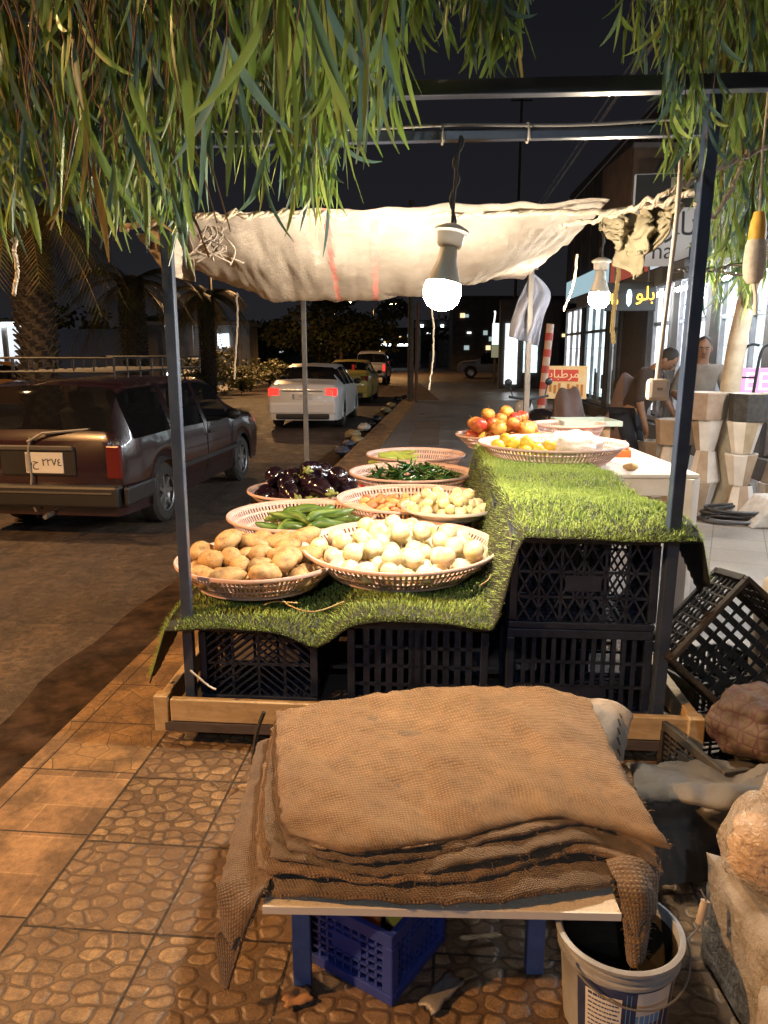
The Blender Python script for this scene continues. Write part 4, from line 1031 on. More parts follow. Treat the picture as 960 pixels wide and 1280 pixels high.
b = MB(); b.lathe([(bR(.1) - .0055, .1), (bR(.17) - .0055, .17), (bR(.235) - .0055, .225 + 0 * .01)], 40); b.lathe([(0, .1), (bR(.1) - .005, .1)], 40); b.build('dark_contents', mat('bucket_dark_inside', (.014, .012, .01), .5, c2=(.03, .025, .02), scale=12), bk)  # dark contents, with a dark lining over the inner wall
def patch(a0, a1, z0, z1, off, m, name, parent, nn=20):
    return MB().grid(lambda s, t: V(((bR(lerp(z0, z1, t)) + off) * math.cos(lerp(a0, a1, s)), (bR(lerp(z0, z1, t)) + off) * math.sin(lerp(a0, a1, s)), lerp(z0, z1, t))), nn, 1).build(name, m, parent, smooth=180)
D = math.radians
lb = patch(D(212), D(318), .02, .192, .0012, m_navyl, 'label', bk, 40)
m_lw = mat('label_white', (.62, .62, .62), .45); m_lb = mat('label_sky_blue', (.1, .3, .62), .4)
patch(D(222), D(258), .03, .17, .002, m_lw, 'text_panel', lb); patch(D(272), D(312), .125, .19, .002, m_lw, 'upper_panel', lb); patch(D(272), D(300), .1, .124, .002, m_lb, 'blue_band', lb)
patch(D(262), D(262.8), .03, .185, .002, m_lb, 'thin_line', lb, 4); patch(D(266), D(266.8), .03, .185, .002, m_lb, 'thin_line', lb, 4)
m_ink = mat('label_ink', (.04, .05, .12), .5)
b = MB(); q = random.Random(2)
for ln in range(10):
    a = 225; z = .158 - ln * .0125
    while a < 255 - (ln == 0) * 8:
        wd = q.uniform(1, 4.5); z1 = z + (.004 if ln else .007)
        a1 = min(a + wd, 256); b.grid(lambda s, t: V(((bR(z) + .0028) * math.cos(D(lerp(a, a1, s))), (bR(z) + .0028) * math.sin(D(lerp(a, a1, s))), lerp(z, z1, t))), 2, 1); a = a1 + .7
b.build('small_print', m_ink, lb)
for k in range(6):
    a = D(274 + k * 6 + q.uniform(-1, 1)); patch(a, a + D(1.2), .1 - q.uniform(.02, .07), .13, .003, m_lw, 'paint_drip', bk, 2)
hd = MB(); A0, A1 = D(205), D(372)
pts = []
for i in range(31):
    f = i / 30; a = lerp(A0, A1 - D(20), f); rr = .157 + .012 * math.sin(math.pi * f); pts.append(V((rr * math.cos(a), rr * math.sin(a), .232 - .055 * math.sin(math.pi * f))))
hw = V((.145 + .115, .045, .22))
hd.tube(pts, .0025, 6); hd.tube([pts[-1], pts[-1] + V((.03, .02, .01)), V((.2, .02, .245)), V((.215, .03, .3)), V((.205, .04, .32))], .0025, 6); hnd = hd.build('handle', mat('handle_wire', (.3, .29, .28), .4, .6), bk, smooth=60)
b = MB(); a_, b_ = V((.2, .02, .243)), V((.214, .03, .297)); pr_ = [(.009 if i % 2 else .0105) for i in range(9)]; b.tube([a_.lerp(b_, i / 8) for i in range(9)], pr_, 10); b.build('grip', mat('grip_beige', (.36, .3, .24), .6), hnd, smooth=40)

# concrete blocks
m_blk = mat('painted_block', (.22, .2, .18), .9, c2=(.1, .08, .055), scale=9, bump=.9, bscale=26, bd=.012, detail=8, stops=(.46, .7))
def rough_block(label, c, d, rz, seed, dent=None):
    n = 14; b = MB(); vs = {}
    bm = bmesh.new(); bmesh.ops.create_cube(bm, size=1); bmesh.ops.subdivide_edges(bm, edges=bm.edges, cuts=9, use_grid_fill=True)
    for v in bm.verts:
        p = V((v.co.x * d[0], v.co.y * d[1], v.co.z * d[2])); e = sorted([abs(v.co.x), abs(v.co.y), abs(v.co.z)])[1]
        k = noise.noise(p * 14 + V((seed, 0, 0))); k2 = noise.noise(p * 5 + V((0, seed, 0)))
        sh = .006 * k + .008 * k2 + (e > .42) * (-.018 + .014 * noise.noise(p * 22))
        p = p + p.normalized() * sh
        if dent: p = dent(p, d)
        v.co = p
    me = bpy.data.meshes.new('block'); bm.to_mesh(me); bm.free(); me.polygons.foreach_set('use_smooth', [True] * len(me.polygons)); me.set_sharp_from_angle(angle=R(38)); me.materials.append(m_blk)
    o = link('concrete_block', me, loc=c, rot=(0, 0, rz)); tag(o, label, 'block', 'old concrete blocks'); return o
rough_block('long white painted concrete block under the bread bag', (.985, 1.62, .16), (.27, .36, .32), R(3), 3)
def dent(p, d):
    if p.x > .0 and p.z > .05: p.z -= .03 * smooth01((p.x + .0) / .06)
    return p
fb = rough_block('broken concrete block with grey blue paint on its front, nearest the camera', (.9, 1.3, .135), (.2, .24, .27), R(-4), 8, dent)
mbp = mat('blue_grey_smear', (.16, .2, .29), .8, c2=(.2, .24, .33), scale=20)
MB().grid(lambda s, t: V((lerp(-.05, .09, s) + .012 * nz(t * 9, 1), -.124 - .006 * abs(nz(s * 9, t * 9)), lerp(-.12, .045, t) + .02 * nz(s * 6, 2))), 16, 16).build('paint_patch', mbp, fb, smooth=180, solid=.004)
# bag of flat bread
bgp = V((.95, 1.69, .322))
m_bread = mat('bread_crust', (.27, .13, .04), .7, c2=(.42, .24, .09), scale=18, bump=.4)
for i in range(6):
    o = blob(i, (.085, .085, .013), 24, 8, .08, 2.).build('flat_bread', m_bread, smooth=180, loc=bgp + V((.008 * math.sin(i * 2), .008 * math.cos(i * 3), .016 + i * .021)), rot=(.1 * math.sin(i), .1 * math.cos(i), i)); tag(o, 'round flat bread stacked inside the clear bag on the long block', 'bread', 'flat breads in the clear bag')
mf = bpy.data.materials.new('clear_film'); mf.use_nodes = True; nt = mf.node_tree; nt.nodes.clear()
out = nt.nodes.new('ShaderNodeOutputMaterial'); mx = nt.nodes.new('ShaderNodeMixShader'); tr = nt.nodes.new('ShaderNodeBsdfTransparent'); pr = nt.nodes.new('ShaderNodeBsdfPrincipled'); tcn = nt.nodes.new('ShaderNodeTexNoise'); tcn.inputs['Scale'].default_value = 26; tcn.inputs['Distortion'].default_value = 2
tco = nt.nodes.new('ShaderNodeTexCoord'); bmp = nt.nodes.new('ShaderNodeBump'); bmp.inputs['Strength'].default_value = .8; bmp.inputs['Distance'].default_value = .02
nt.links.new(tco.outputs['Object'], tcn.inputs[0]); nt.links.new(tcn.outputs['Fac'], bmp.inputs['Height']); nt.links.new(bmp.outputs[0], pr.inputs['Normal'])
pr.inputs['Base Color'].default_value = (.6, .52, .44, 1); pr.inputs['Roughness'].default_value = .22; mx.inputs[0].default_value = .42
nt.links.new(tr.outputs[0], mx.inputs[1]); nt.links.new(pr.outputs[0], mx.inputs[2]); nt.links.new(mx.outputs[0], out.inputs[0])
b = blob(7, (.115, .115, .13), 34, 22, .16, 2.4); b.v = [(x, y, max(z, -.075)) for x, y, z in b.v]
o = b.build('clear_bag', mf, smooth=180, loc=bgp + V((0, 0, .08))); tag(o, 'clear plastic bag puffed around flat breads on the long block', 'plastic bag')
crumple((0, 0, .15), (.03, .03, .05), 4, .3, 2.5, mf, 'twisted_top', o, 20, 14)
# grey sheeting
m_sheet = mat('grey_sheeting', (.06, .055, .05), .72, c2=(.11, .1, .09), scale=5, bump=.5, bscale=12, bd=.015)
fn = surf([[gz(785, 960, .1), gz(850, 955, .12), gz(905, 962, .12), gz(965, 950, .14)], [gz(795, 986, .26), gz(848, 992, .27), gz(905, 998, .3), gz(965, 972, .34)], [gz(800, 1040, .15), gz(858, 1035, .17), gz(905, 1042, .2), gz(950, 1040, .2)], [gz(815, 1105, .012), gz(865, 1105, .03), gz(893, 1100, .06), (.99, 1.86, .06)]])
o = slab(fn, .012, 70, 70, 12, .04, .01).build('plastic_sheeting', m_sheet, smooth=180); tag(o, 'dirty grey plastic sheeting slumped between the burlap bench and the concrete block', 'sheeting')
# net sack of produce on a low black crate
make_crate('low black crate on the paving under the net sack', .5, .4, .2, 'plate', m_darkpl, (1.36, 2.62, 0.0), R(12), group='spare black crates beside the stall')
m_net = N('net_sack'); vv = m_net.n('TexVoronoi'); vv.feature = 'DISTANCE_TO_EDGE'; m_net.l(m_net.coord('Object'), vv.inputs['Vector']); vv.inputs['Scale'].default_value = 24; vv.inputs['Randomness'].default_value = .3
nn = m_net.noise(m_net.coord('Object'), 6, 5); c_ = m_net.mix(m_net.ramp(vv.outputs['Distance'], [(.05, 1.), (.09, 0.)]), m_net.ramp(nn, [(.35, (.04, .025, .014)), (.65, (.1, .062, .032))]), (.05, .016, .016)); m_net.P(Base_Color=c_, Roughness=.75); m_net.bump(vv.outputs['Distance'], .6, .01)
def lumpy(c, ax, seed):
    b = blob(seed, ax, 44, 30, .12, 1.6); vs = []
    for v in b.v:
        v = V(v); k = noise.voronoi(v * 13 + V((seed, 0, 0)))[0][0]; vs.append(tuple(v * (1.1 - .26 * k)))
    b.v = vs; return b.build('net_sack', m_net.mat, smooth=180, loc=c)
tag(lumpy(V((1.36, 2.52, .3)), (.2, .18, .13), 2), 'reddish net sack full of round produce slumped on the low black crate', 'sack')
tag(lumpy(V((1.63, 2.42, .2)), (.19, .2, .23), 5), 'second net sack standing at the picture edge in front of the low black crate', 'sack')
# tilted crate, jerry can
tc_ = make_crate('dusty black crate thrown on its corner beside the right post', .62, .44, .3, 'grid', m_darkpl, (1.52, 3.12, .3), 0, group='spare black crates beside the stall')
tc_.rotation_euler = Euler((R(80), R(-38), R(-14)), 'XYZ'); tc_.rotation_mode = 'XYZ'
tc_.location = (1.47, 3.05, .35)
M3 = Matrix.Rotation(R(-8), 3, 'Z') @ Matrix.Rotation(R(42), 3, 'Y') @ Matrix.Rotation(R(78), 3, 'X'); tc_.rotation_euler = M3.to_euler()
make_crate('dark crate lying flat below the thrown crate', .52, .38, .16, 'slots', m_darkpl, (1.55, 3.42, .0), R(20), group='spare black crates beside the stall')
jc = thing('water_drum', 'rounded beige plastic drum at the right edge of the paving', 'drum', (1.93, 3.35, 0)); m_beige = mat('beige_drum', (.5, .42, .33), .5, c2=(.4, .33, .26), scale=4, bump=.1)
b = MB(); b.lathe([(0, 0), (.19, 0), (.21, .03), (.215, .2), (.205, .22), (.215, .25), (.21, .45), (.18, .56), (.11, .64), (.06, .66), (.06, .66)], 44); b.build('body', m_beige, jc, smooth=50)
b = MB(); b.lathe([(.062, .655), (.066, .66), (.066, .7), (.06, .705), (0, .705)], 28); b.build('cap', m_beige, jc, smooth=40)
# scraps on the pavement
sc_l = ['flat grey metal scrap lying behind the blue crate', 'torn brown card on the paving by the front blue leg', 'small pale wood splinter on the paving right of the blue crate']
for k, (x, y, d, rz_, m) in enumerate(((552, 1246, (.05, .13, .006), -.7, m_grey_paint), (372, 1252, (.07, .05, .003), .4, mat('card_scrap', (.25, .13, .06), .9)), (600, 1176, (.11, .012, .006), .1, M_pine))):
    p = gz(x, y, 0); b = MB(); b.grid(lambda s, t: V(((s - .5) * d[0] * (1 + .3 * nz(t * 4, k)), (t - .5) * d[1] * (1 + .3 * nz(s * 4, k + 3)), .006 + .012 * nz(s * 3, t * 3, k + 2))), 8, 8)
    tag(b.build('scrap', m, smooth=180, loc=(p.x, p.y, .008), rot=(0, 0, rz_), solid=d[2]), sc_l[k], 'scrap')
# coil of black hose further along
ho = MB(); p = gz(938, 650, .01); q = random.Random(6)
for k in range(6):
    r0, r1 = .42 + q.uniform(-.06, .1), .2 + q.uniform(-.04, .06); off = V((q.uniform(-.06, .06), q.uniform(-.05, .05), .02 + k * .02))
    ho.tube([p + off + V((r0 * math.cos(a) , r1 * math.sin(a), .006 * math.sin(a * 3 + k))) for a in [i * 2 * math.pi / 40 for i in range(41)]], .016, 7, cap=False)
ho.tube(curve([p + V((-.4, 0, .02)), p + V((-.8, .12, .017)), p + V((-1.3, .02, .017)), p + V((-1.9, .1, .017))], 30), .016, 7)
tag(ho.build('hose_coil', mat('black_hose', (.02, .02, .022), .4, c2=(.05, .05, .055), scale=20), smooth=70), 'loose coil of black hose on the beige paving in front of the pots', 'hose')
# ------------------------------------------------------------------ vehicles
m_tyre = mat('tyre_rubber', (.018, .017, .016), .85, c2=(.035, .032, .03), scale=20)
m_alloy = mat('alloy_rim', (.34, .34, .35), .35, .8)
m_trim = mat('black_trim', (.015, .014, .014), .5)
m_glass = N('car_glass'); m_glass.P(Base_Color=(.012, .012, .014), Roughness=.04); m_glass.p.inputs['Specular IOR Level'].default_value = .7
_tr = m_glass.n('BsdfTransparent'); _tr.inputs[0].default_value = (.62, .64, .64, 1); _mx = m_glass.n('MixShader'); _mx.inputs[0].default_value = .45; m_glass.l(_tr.outputs[0], _mx.inputs[1]); m_glass.l(m_glass.p.outputs[0], _mx.inputs[2]); m_glass.l(_mx.outputs[0], m_glass.out.inputs[0]); m_glass = m_glass.mat
m_seat = mat('seat_cloth', (.05, .045, .04), .9, c2=(.08, .07, .06), scale=12)
m_tail = mat('tail_lens', (.09, .008, .008), .2, emit=(1, .05, .03), es=.01); m_taillit = mat('lit_tail_lens', (.4, .03, .03), .2, emit=(1., .03, .02), es=1.7)
m_head = mat('lit_headlamp', (.8, .8, .8), .2, emit=(.85, .93, 1.), es=60.); m_headoff = mat('headlamp_glass', (.4, .4, .4), .15)
m_plate = mat('plate_white', (.62, .6, .56), .5); m_plateink = mat('plate_ink', (.02, .02, .02), .6)
def wheel(parent, x, y, r, wd, side):
    w_ = bpy.data.objects.new('wheel', None); col.objects.link(w_); w_.parent = parent; w_.location = (x, y, r)
    M = Matrix.Rotation(R(90) * -side, 3, 'X')
    MB().lathe([(r * .62, -wd / 2), (r * .9, -wd / 2), (r, -wd * .33), (r, wd * .33), (r * .9, wd / 2), (r * .64, wd / 2), (r * .6, wd * .35), (r * .6, -wd * .4), (r * .62, -wd / 2)], 36, M=M).build('tyre', m_tyre, w_, smooth=40)
    b = MB(); b.lathe([(r * .6, wd * .46), (r * .63, wd * .5), (r * .63, wd * .3), (r * .5, wd * .12), (0, wd * .12)], 32, M=M)
    for k in range(7):
        a = k * 6.283 / 7; b.bar(M @ V((r * .1 * math.cos(a), r * .1 * math.sin(a), wd * .34)), M @ V((r * .58 * math.cos(a), r * .58 * math.sin(a), wd * .36)), r * .13, .02, up=M @ V((0, 0, 1)))
    b.lathe([(0, wd * .42), (r * .14, wd * .4), (r * .16, wd * .3)], 16, M=M)
    b.build('rim', m_alloy, w_, smooth=35)
def car(name, label, cat, loc, heading, paint, top, belt, wid, roofw, sill, axles, wr, wwin, swins, rwin, group=None, lit=False, tail=(), bumper_z=(.3, .55), hubs=True):
    t = thing(name, label, cat, loc, heading, group)
    x0, x1 = top[0][0], top[-1][0]; n = int((x1 - x0) / .045)
    xs = [lerp(x0, x1, i / n) for i in range(n + 1)]
    for (a, b_) in list(swins) + [wwin, rwin]: pass
    T = lambda x: interp([p[0] for p in top], [p[1] for p in top], x)
    B = lambda x: min(interp([p[0] for p in belt], [p[1] for p in belt], x), T(x) - .02)
    Wd = lambda x: interp([p[0] for p in wid], [p[1] for p in wid], x); Rw = lambda x: interp([p[0] for p in roofw], [p[1] for p in roofw], x)
    ar = wr + .055
    def zb(x):
        z = sill
        for ax in axles:
            if abs(x - ax) < ar: z = max(z, wr + math.sqrt(ar * ar - (x - ax) ** 2) * .97)
        return z
    def sec(x):
        z0, zt, zbl, w_, rw = zb(x), T(x), B(x), Wd(x), Rw(x)
        cab = smooth01((zt - zbl - .05) / .2)
        rw_ = lerp(w_ - .06, rw, cab); zm = max(z0 + .01, sill + (zbl - sill) * .45)
        return [(w_ - .03, z0), (w_, max(z0 + .005, zm)), (w_ - .004, max(z0 + .008, lerp(zm, zbl, .55))), (w_ - .025, max(zbl, z0 + .01)), (rw_ + .0, lerp(zbl, zt, .86) if cab > .02 else zt - .012), (rw_ * .88, zt - .012 * cab), (0, zt + .012)]
    bodies = {'body': MB(), 'windscreen': MB(), 'rear_window': MB()}; sides = {}
    S = [sec(x) for x in xs]
    def quad(mb, pts): k = len(mb.v); mb.v += pts; mb.f.append((k, k + 1, k + 2, k + 3)); mb.m.append(0)
    for i in range(n):
        xm = (xs[i] + xs[i + 1]) / 2
        for r in range(6):
            for sd in (1, -1):
                a, b_, c, d = [(xs[i], sd * S[i][r][0], S[i][r][1]), (xs[i + 1], sd * S[i + 1][r][0], S[i + 1][r][1]), (xs[i + 1], sd * S[i + 1][r + 1][0], S[i + 1][r + 1][1]), (xs[i], sd * S[i][r + 1][0], S[i][r + 1][1])]
                pts = [a, b_, c, d] if sd < 0 else [d, c, b_, a]
                tgt = bodies['body']
                if r == 3:
                    for wi, (a0, a1) in enumerate(swins):
                        if a0 < xm < a1: tgt = sides.setdefault((wi, sd), MB())
                elif r >= 4 and wwin[0] < xm < wwin[1]: tgt = bodies['windscreen']
                elif r >= 4 and rwin[0] < xm < rwin[1]: tgt = bodies['rear_window']
                quad(tgt, pts)
    for e, i in ((0, 0), (1, n)):
        ring = [(xs[i], s_[0], s_[1]) for s_ in S[i]] + [(xs[i], -s_[0], s_[1]) for s_ in reversed(S[i][:-1])]
        k = len(bodies['body'].v); bodies['body'].v += ring; bodies['body'].f.append(tuple(range(k, k + len(ring))) if e else tuple(reversed(range(k, k + len(ring))))); bodies['body'].m.append(0)
    bodies['body'].build('body', paint, t, smooth=38, fix=True)
    for k in ('windscreen', 'rear_window'):
        if bodies[k].f: bodies[k].build(k, m_glass, t, smooth=60, fix=True)
    for mb in sides.values(): mb.build('side_window', m_glass, t, smooth=60, fix=True)
    # floor pan and arches
    b = MB(); b.box(((x0 + x1) / 2, 0, sill + .04), (x1 - x0 - .25, Wd(0) * 2 - .3, .08))
    b.build('underbody', m_trim, t)
    for ax in axles:
        for sd in (1, -1): wheel(t, ax, sd * (Wd(ax) - .115), wr, .19, sd)
    for ax in axles:
        for sd in (1, -1):
            b = MB(); b.tube([(ax + ar * math.cos(a), sd * (Wd(ax) - .012), wr + ar * .97 * math.sin(a)) for a in [lerp(-.15, math.pi + .15, i / 20) for i in range(21)]], .016, 6); b.build('arch_lip', m_trim if hubs else paint, t, smooth=60)
    for xs_, ys_ in ((.25, .38), (.25, -.38), (-.62, .38), (-.62, -.38)):
        zb_ = B(xs_); b = MB(); b.box((xs_, ys_, zb_ - .12), (.16, .46, .62), (0, R(-12), 0)); b.box((xs_ - .06, ys_, zb_ + .27), (.09, .26, .2), (0, R(-8), 0)); b.box((xs_ + .22, ys_, zb_ - .42), (.5, .48, .16)); b.build('seat', m_seat, t, bevel=.03)
    b = MB(); b.tube([(.72 + .06 * math.cos(a), .38 + .18 * math.cos(a), B(.7) - .02 + .18 * math.sin(a)) for a in [i * 6.2832 / 20 for i in range(21)]], .014, 6); b.build('steering_wheel', m_trim, t)
    b = MB(); b.box((.98, 0, B(.9) - .1), (.36, Wd(.9) * 2 - .2, .16)); b.build('dashboard', m_trim, t, bevel=.03)
    # mirrors
    mx_ = swins[-1][1] - .16
    for sd in (1, -1):
        b = blob(2, (.06, .1, .07), 14, 10, .02); b.v = [(x + mx_, y + sd * (Wd(mx_) + .08), z + B(mx_) + .06) for x, y, z in b.v]; b.build('wing_mirror', m_trim, t, smooth=180)
    t['x0'] = x0; del t['x0']
    return t, dict(x0=x0, x1=x1, T=T, B=B, W=Wd, sill=sill)
def tail_lights(t, x, y, z, wd, h, m, dpt=.06):
    for sd in (1, -1): MB().box((x, sd * y, z), (dpt, wd, h)).build('tail_light', m, t, bevel=.012)
def plate(t, x, y, z, wd, h, txt, tilt=0):
    b = MB(); b.box((x, y, z), (.012, wd, h)); p = b.build('number_plate', m_plate, t, bevel=.003)
    MB().box((x - .0065, y + wd * .43, z), (.003, wd * .1, h * .86)).build('country_strip', mat('plate_strip', (.3, .3, .32), .5), p)
    lettering(txt, h * .5, facing((x - .0085, y - wd * .05, z + h * .02), (0, -1, 0), (0, 0, 1)), m_plateink, p)
    return p
m_maroon = mat('dark_maroon_paint', (.017, .0065, .0075), .26, c2=(.027, .0105, .0115), scale=2.5, coat=.7)
th = 6.9
wg, S_ = car('estate_car', 'dusty dark maroon estate car with a black roof rack parked by the kerb', 'car', (-2.9, 9.22, ROAD_Z), R(90 - th), m_maroon,
    [(-2.27, .93), (-2.24, .99), (-1.98, 1.40), (-1.7, 1.445), (-.6, 1.46), (.25, 1.43), (.5, 1.38), (1.2, .96), (1.9, .88), (2.2, .8), (2.27, .62)],
    [(-2.27, .92), (-1.2, .93), (.6, .90), (1.3, .88), (2.3, .75)], [(-2.27, .76), (-2.2, .815), (-1.9, .85), (0, .865), (1.6, .85), (2.1, .8), (2.27, .66)],
    [(-2.27, .68), (-1.9, .66), (0, .66), (1.2, .7), (2.27, .6)], .24, (-1.34, 1.26), .305, (.52, 1.18), [(-1.98, -1.12), (-1.02, -.2), (-.1, .74)], (-2.235, -1.97))
b = MB(); b.box((-2.3, 0, .43), (.14, 1.6, .2)); 
for sd in (1, -1): b.box((-2.0, sd * .85, .43), (.62, .05, .18))
b.build('rear_bumper', m_trim, wg, bevel=.035)
b = MB(); b.box((-2.375, 0, .47), (.014, 1.5, .016)); b.build('bumper_strip', mat('chrome_strip', (.25, .24, .24), .25, .8), wg)
tail_lights(wg, -2.26, .74, .74, .13, .3, m_tail)
MB().box((-2.285, -.02, .74), (.02, .72, .26)).build('plate_recess', m_trim, wg, bevel=.01)
MB().box((-2.3, 0, .865), (.03, .74, .045)).build('plate_lamp_bar', mat('grey_trim', (.07, .065, .06), .5), wg, bevel=.01)
plate(wg, -2.3, -.09, .73, .36, .19, '\u066C\u062D \u0662\u0662\u0667\u0664')
b = MB(); b.tube([(-2.3, .03, .96), (-2.31, .05, .84), (-2.31, .04, .6), (-2.33, .06, .4), (-2.32, .02, .28)], .012, 6); b.tube([(-2.31, .05, .92), (-2.31, -.1, 1.0), (-2.2, -.5, 1.03)], .012, 6); b.build('tied_hose', mat('grey_hose', (.2, .19, .18), .6), wg, smooth=60)
b = MB(); b.tube([(-2.28, -.12, .26), (-2.42, -.12, .25)], .022, 10); b.build('exhaust', m_alloy, wg, smooth=50)
b = MB(); b.tube([(-2.27, -.1, .98), (-2.2, -.5, 1.03)], .008, 6); b.build('rear_wiper', m_trim, wg)
for sd in (1, -1):
    MB().box((0, sd * .868, .52), (2.3, .018, .05)).build('rub_strip', m_trim, wg, bevel=.006)
    for xh in (-.95, .0): MB().box((xh, sd * .862, .8), (.17, .03, .035)).build('door_handle', m_trim, wg, bevel=.01)
    for xh in (-1.08, -.14, .78): MB().box((xh, sd * .8645, .6), (.008, .008, .62)).build('door_gap', m_trim, wg)
# roof rack
rk = MB()
def rkbar(a, c, r=.012): rk.tube([a, c], r, 6)
xa, xb = -1.85, .42
for sd in (1, -1):
    rkbar((xa, sd * .6, 1.66), (xb, sd * .6, 1.66)); rkbar((xa, sd * .6, 1.53), (xb, sd * .6, 1.53))
    for k in range(9): x = lerp(xa, xb, k / 8); rkbar((x, sd * .6, 1.47), (x, sd * .6, 1.66), .01)
for x in (xa, xb): rkbar((x, -.6, 1.66), (x, .6, 1.66)); rkbar((x, -.6, 1.53), (x, .6, 1.53))
for k in range(7):
    x = lerp(xa, xb, k / 6); rkbar((x, -.6, 1.53), (x, .6, 1.53), .01)
for k in range(7): y = lerp(-.6, .6, k / 6); rkbar((xa, y, 1.53), (xa, y, 1.66), .009); rkbar((xb, y, 1.53), (xb, y, 1.66), .009)
rk.build('roof_rack', m_trim, wg, smooth=50)
# white saloon
m_wpaint = mat('white_paint', (.7, .69, .68), .3, coat=.4)
ang = lambda deg: R(90 - deg)
def saloon(name, label, cat, loc, hd, paint, lit, group=None, H=1.44, taxi=False):
    t, s_ = car(name, label, cat, loc, hd, paint,
        [(-2.2, .9), (-2.14, 1.0), (-1.75, 1.06), (-1.66, 1.08), (-1.0, H - .06), (-.4, H), (.3, H - .02), (.55, H - .08), (1.25, 1.0), (1.9, .88), (2.15, .74), (2.2, .6)],
        [(-2.2, .88), (-1.5, .98), (.6, .93), (1.3, .9), (2.2, .72)], [(-2.2, .7), (-2.1, .8), (-1.8, .84), (0, .85), (1.6, .84), (2.05, .78), (2.2, .6)], [(-2.2, .6), (-1.0, .6), (0, .62), (1.2, .68), (2.2, .55)],
        .22, (-1.28, 1.28), .31, (.57, 1.22), [(-1.3, -.85), (-.78, -.06), (.02, .85)], (-1.6, -1.02), group=group, hubs=False)
    tail_lights(t, -2.13, .64, .84, .26, .17, m_taillit if lit else m_tail, .14)
    MB().box((-2.2, 0, .86), (.03, .9, .03)).build('boot_strip', m_alloy, t, bevel=.008)
    plate(t, -2.208, 0, .74, .46, .13, '\u0662\u0661 \u0623 \u0667\u0665\u0663')
    b = MB(); b.box((-2.17, 0, .48), (.12, 1.5, .26)); b.build('rear_bumper', paint, t, bevel=.05)
    b = MB(); b.box((-2.2, 0, .3), (.1, 1.2, .12)); b.build('rear_valance', m_trim, t, bevel=.03)
    for sd in (1, -1): b = MB(); b.box((2.1, sd * .6, .72), (.16, .26, .12)); b.build('headlight', m_headoff, t, bevel=.03)
    b = MB(); b.box((2.2, 0, .5), (.06, .9, .2)); b.build('grille', m_trim, t, bevel=.02)
    return t
p = gz(393, 529, ROAD_Z); saloon('saloon_car', 'white saloon with its tail lights lit, first of the queue beyond the estate car', 'car', (-1.66, 19.4, ROAD_Z), ang(4), m_wpaint, True)
m_ypaint = mat('yellow_taxi_paint', (.55, .4, .05), .35, coat=.4, c2=(.5, .43, .12), scale=1.5)
saloon('taxi', 'yellow and white taxi half hidden behind the white saloon', 'car', (-1.15, 28.2, ROAD_Z), ang(4), m_ypaint, False)
# silver pickup
m_silver = mat('silver_paint', (.4, .4, .42), .3, coat=.3)
def pickup(label, loc, hd, paint, lit=True):
    t, s_ = car('pickup_truck', label, 'truck', loc, hd, paint,
        [(-2.6, 1.02), (-2.58, 1.06), (-.95, 1.06), (-.9, 1.1), (-.72, 1.7), (-.4, 1.76), (.6, 1.74), (1.25, 1.16), (2.2, 1.08), (2.45, .9), (2.5, .7)],
        [(-2.6, 1.0), (2.5, .9)], [(-2.6, .86), (0, .88), (2.2, .88), (2.5, .76)], [(-2.6, .8), (0, .72), (2.5, .7)], .4, (-1.55, 1.6), .38, (.66, 1.2), [(-.7, .0), (.06, .95)], (-.88, -.74), hubs=False)
    tail_lights(t, -2.58, .8, .9, .12, .32, m_taillit if lit else m_tail); plate(t, -2.61, 0, .6, .46, .13, '\u0663\u0668\u0664\u0661')
    b = MB(); b.box((-2.66, 0, .55), (.12, 1.7, .14)); b.build('rear_bumper', m_alloy, t, bevel=.03); return t
pickup('silver pickup with lit tail lights, farthest vehicle of the queue by the kerb', (-.62, 43, ROAD_Z), ang(4), m_silver)
pickup('grey pickup crossing far off beside the white billboard', (7.4, 52, ROAD_Z), R(172), mat('grey_paint', (.2, .2, .22), .4), False)
m_opaint = mat('orange_taxi_paint', (.55, .24, .05), .35, coat=.3)
saloon('taxi', 'orange taxi on the far carriageway beyond the estate car roof', 'car', (-11.6, 23.5, ROAD_Z), R(8), m_opaint, False)
t = saloon('oncoming_car', 'pale car with bright headlights coming along the far carriageway', 'car', (-9.6, 38, ROAD_Z), R(-80), m_wpaint, False)
for o in [c for c in t.children if c.name.startswith('headlight')]: o.data = o.data.copy(); o.data.materials.clear(); o.data.materials.append(m_head)
t = saloon('distant_car', 'dark distant car with red tail lights far down the road', 'car', (-.3, 66, ROAD_Z), ang(3), mat('black_car_paint', (.02, .02, .02), .3), True)
# ------------------------------------------------------------------ street beyond: shops, signs, poles, people
m_dark = mat('dark_render', (.06, .055, .05), .9, c2=(.1, .09, .08), scale=2, bump=.3)
m_brown = mat('brown_cladding', (.14, .1, .075), .75, c2=(.2, .15, .11), scale=4, bump=.3)
def lit(name, c, es, brick=True):
    n = N(name); b = n.n('TexBrick'); n.l(n.coord('Object', rot=(R(90), 0, R(90))), b.inputs['Vector']); b.inputs['Scale'].default_value = .8; b.inputs['Mortar Size'].default_value = .012; b.inputs['Brick Width'].default_value = .9; b.inputs['Row Height'].default_value = .42
    b.inputs['Color1'].default_value = (*c, 1); b.inputs['Color2'].default_value = (*[x * .45 for x in c], 1); b.inputs['Mortar'].default_value = (*[x * .4 for x in c], 1)
    nn = n.noise(n.coord('Object'), 2.6, 4); cc = n.mix(n.ramp(nn, [(.4, 0.), (.6, .7)]), b.outputs['Color'], tuple(x * .35 for x in c))
    n.P(Base_Color=(.1, .1, .1), Roughness=.2, Emission_Color=cc, Emission_Strength=es); return n.mat
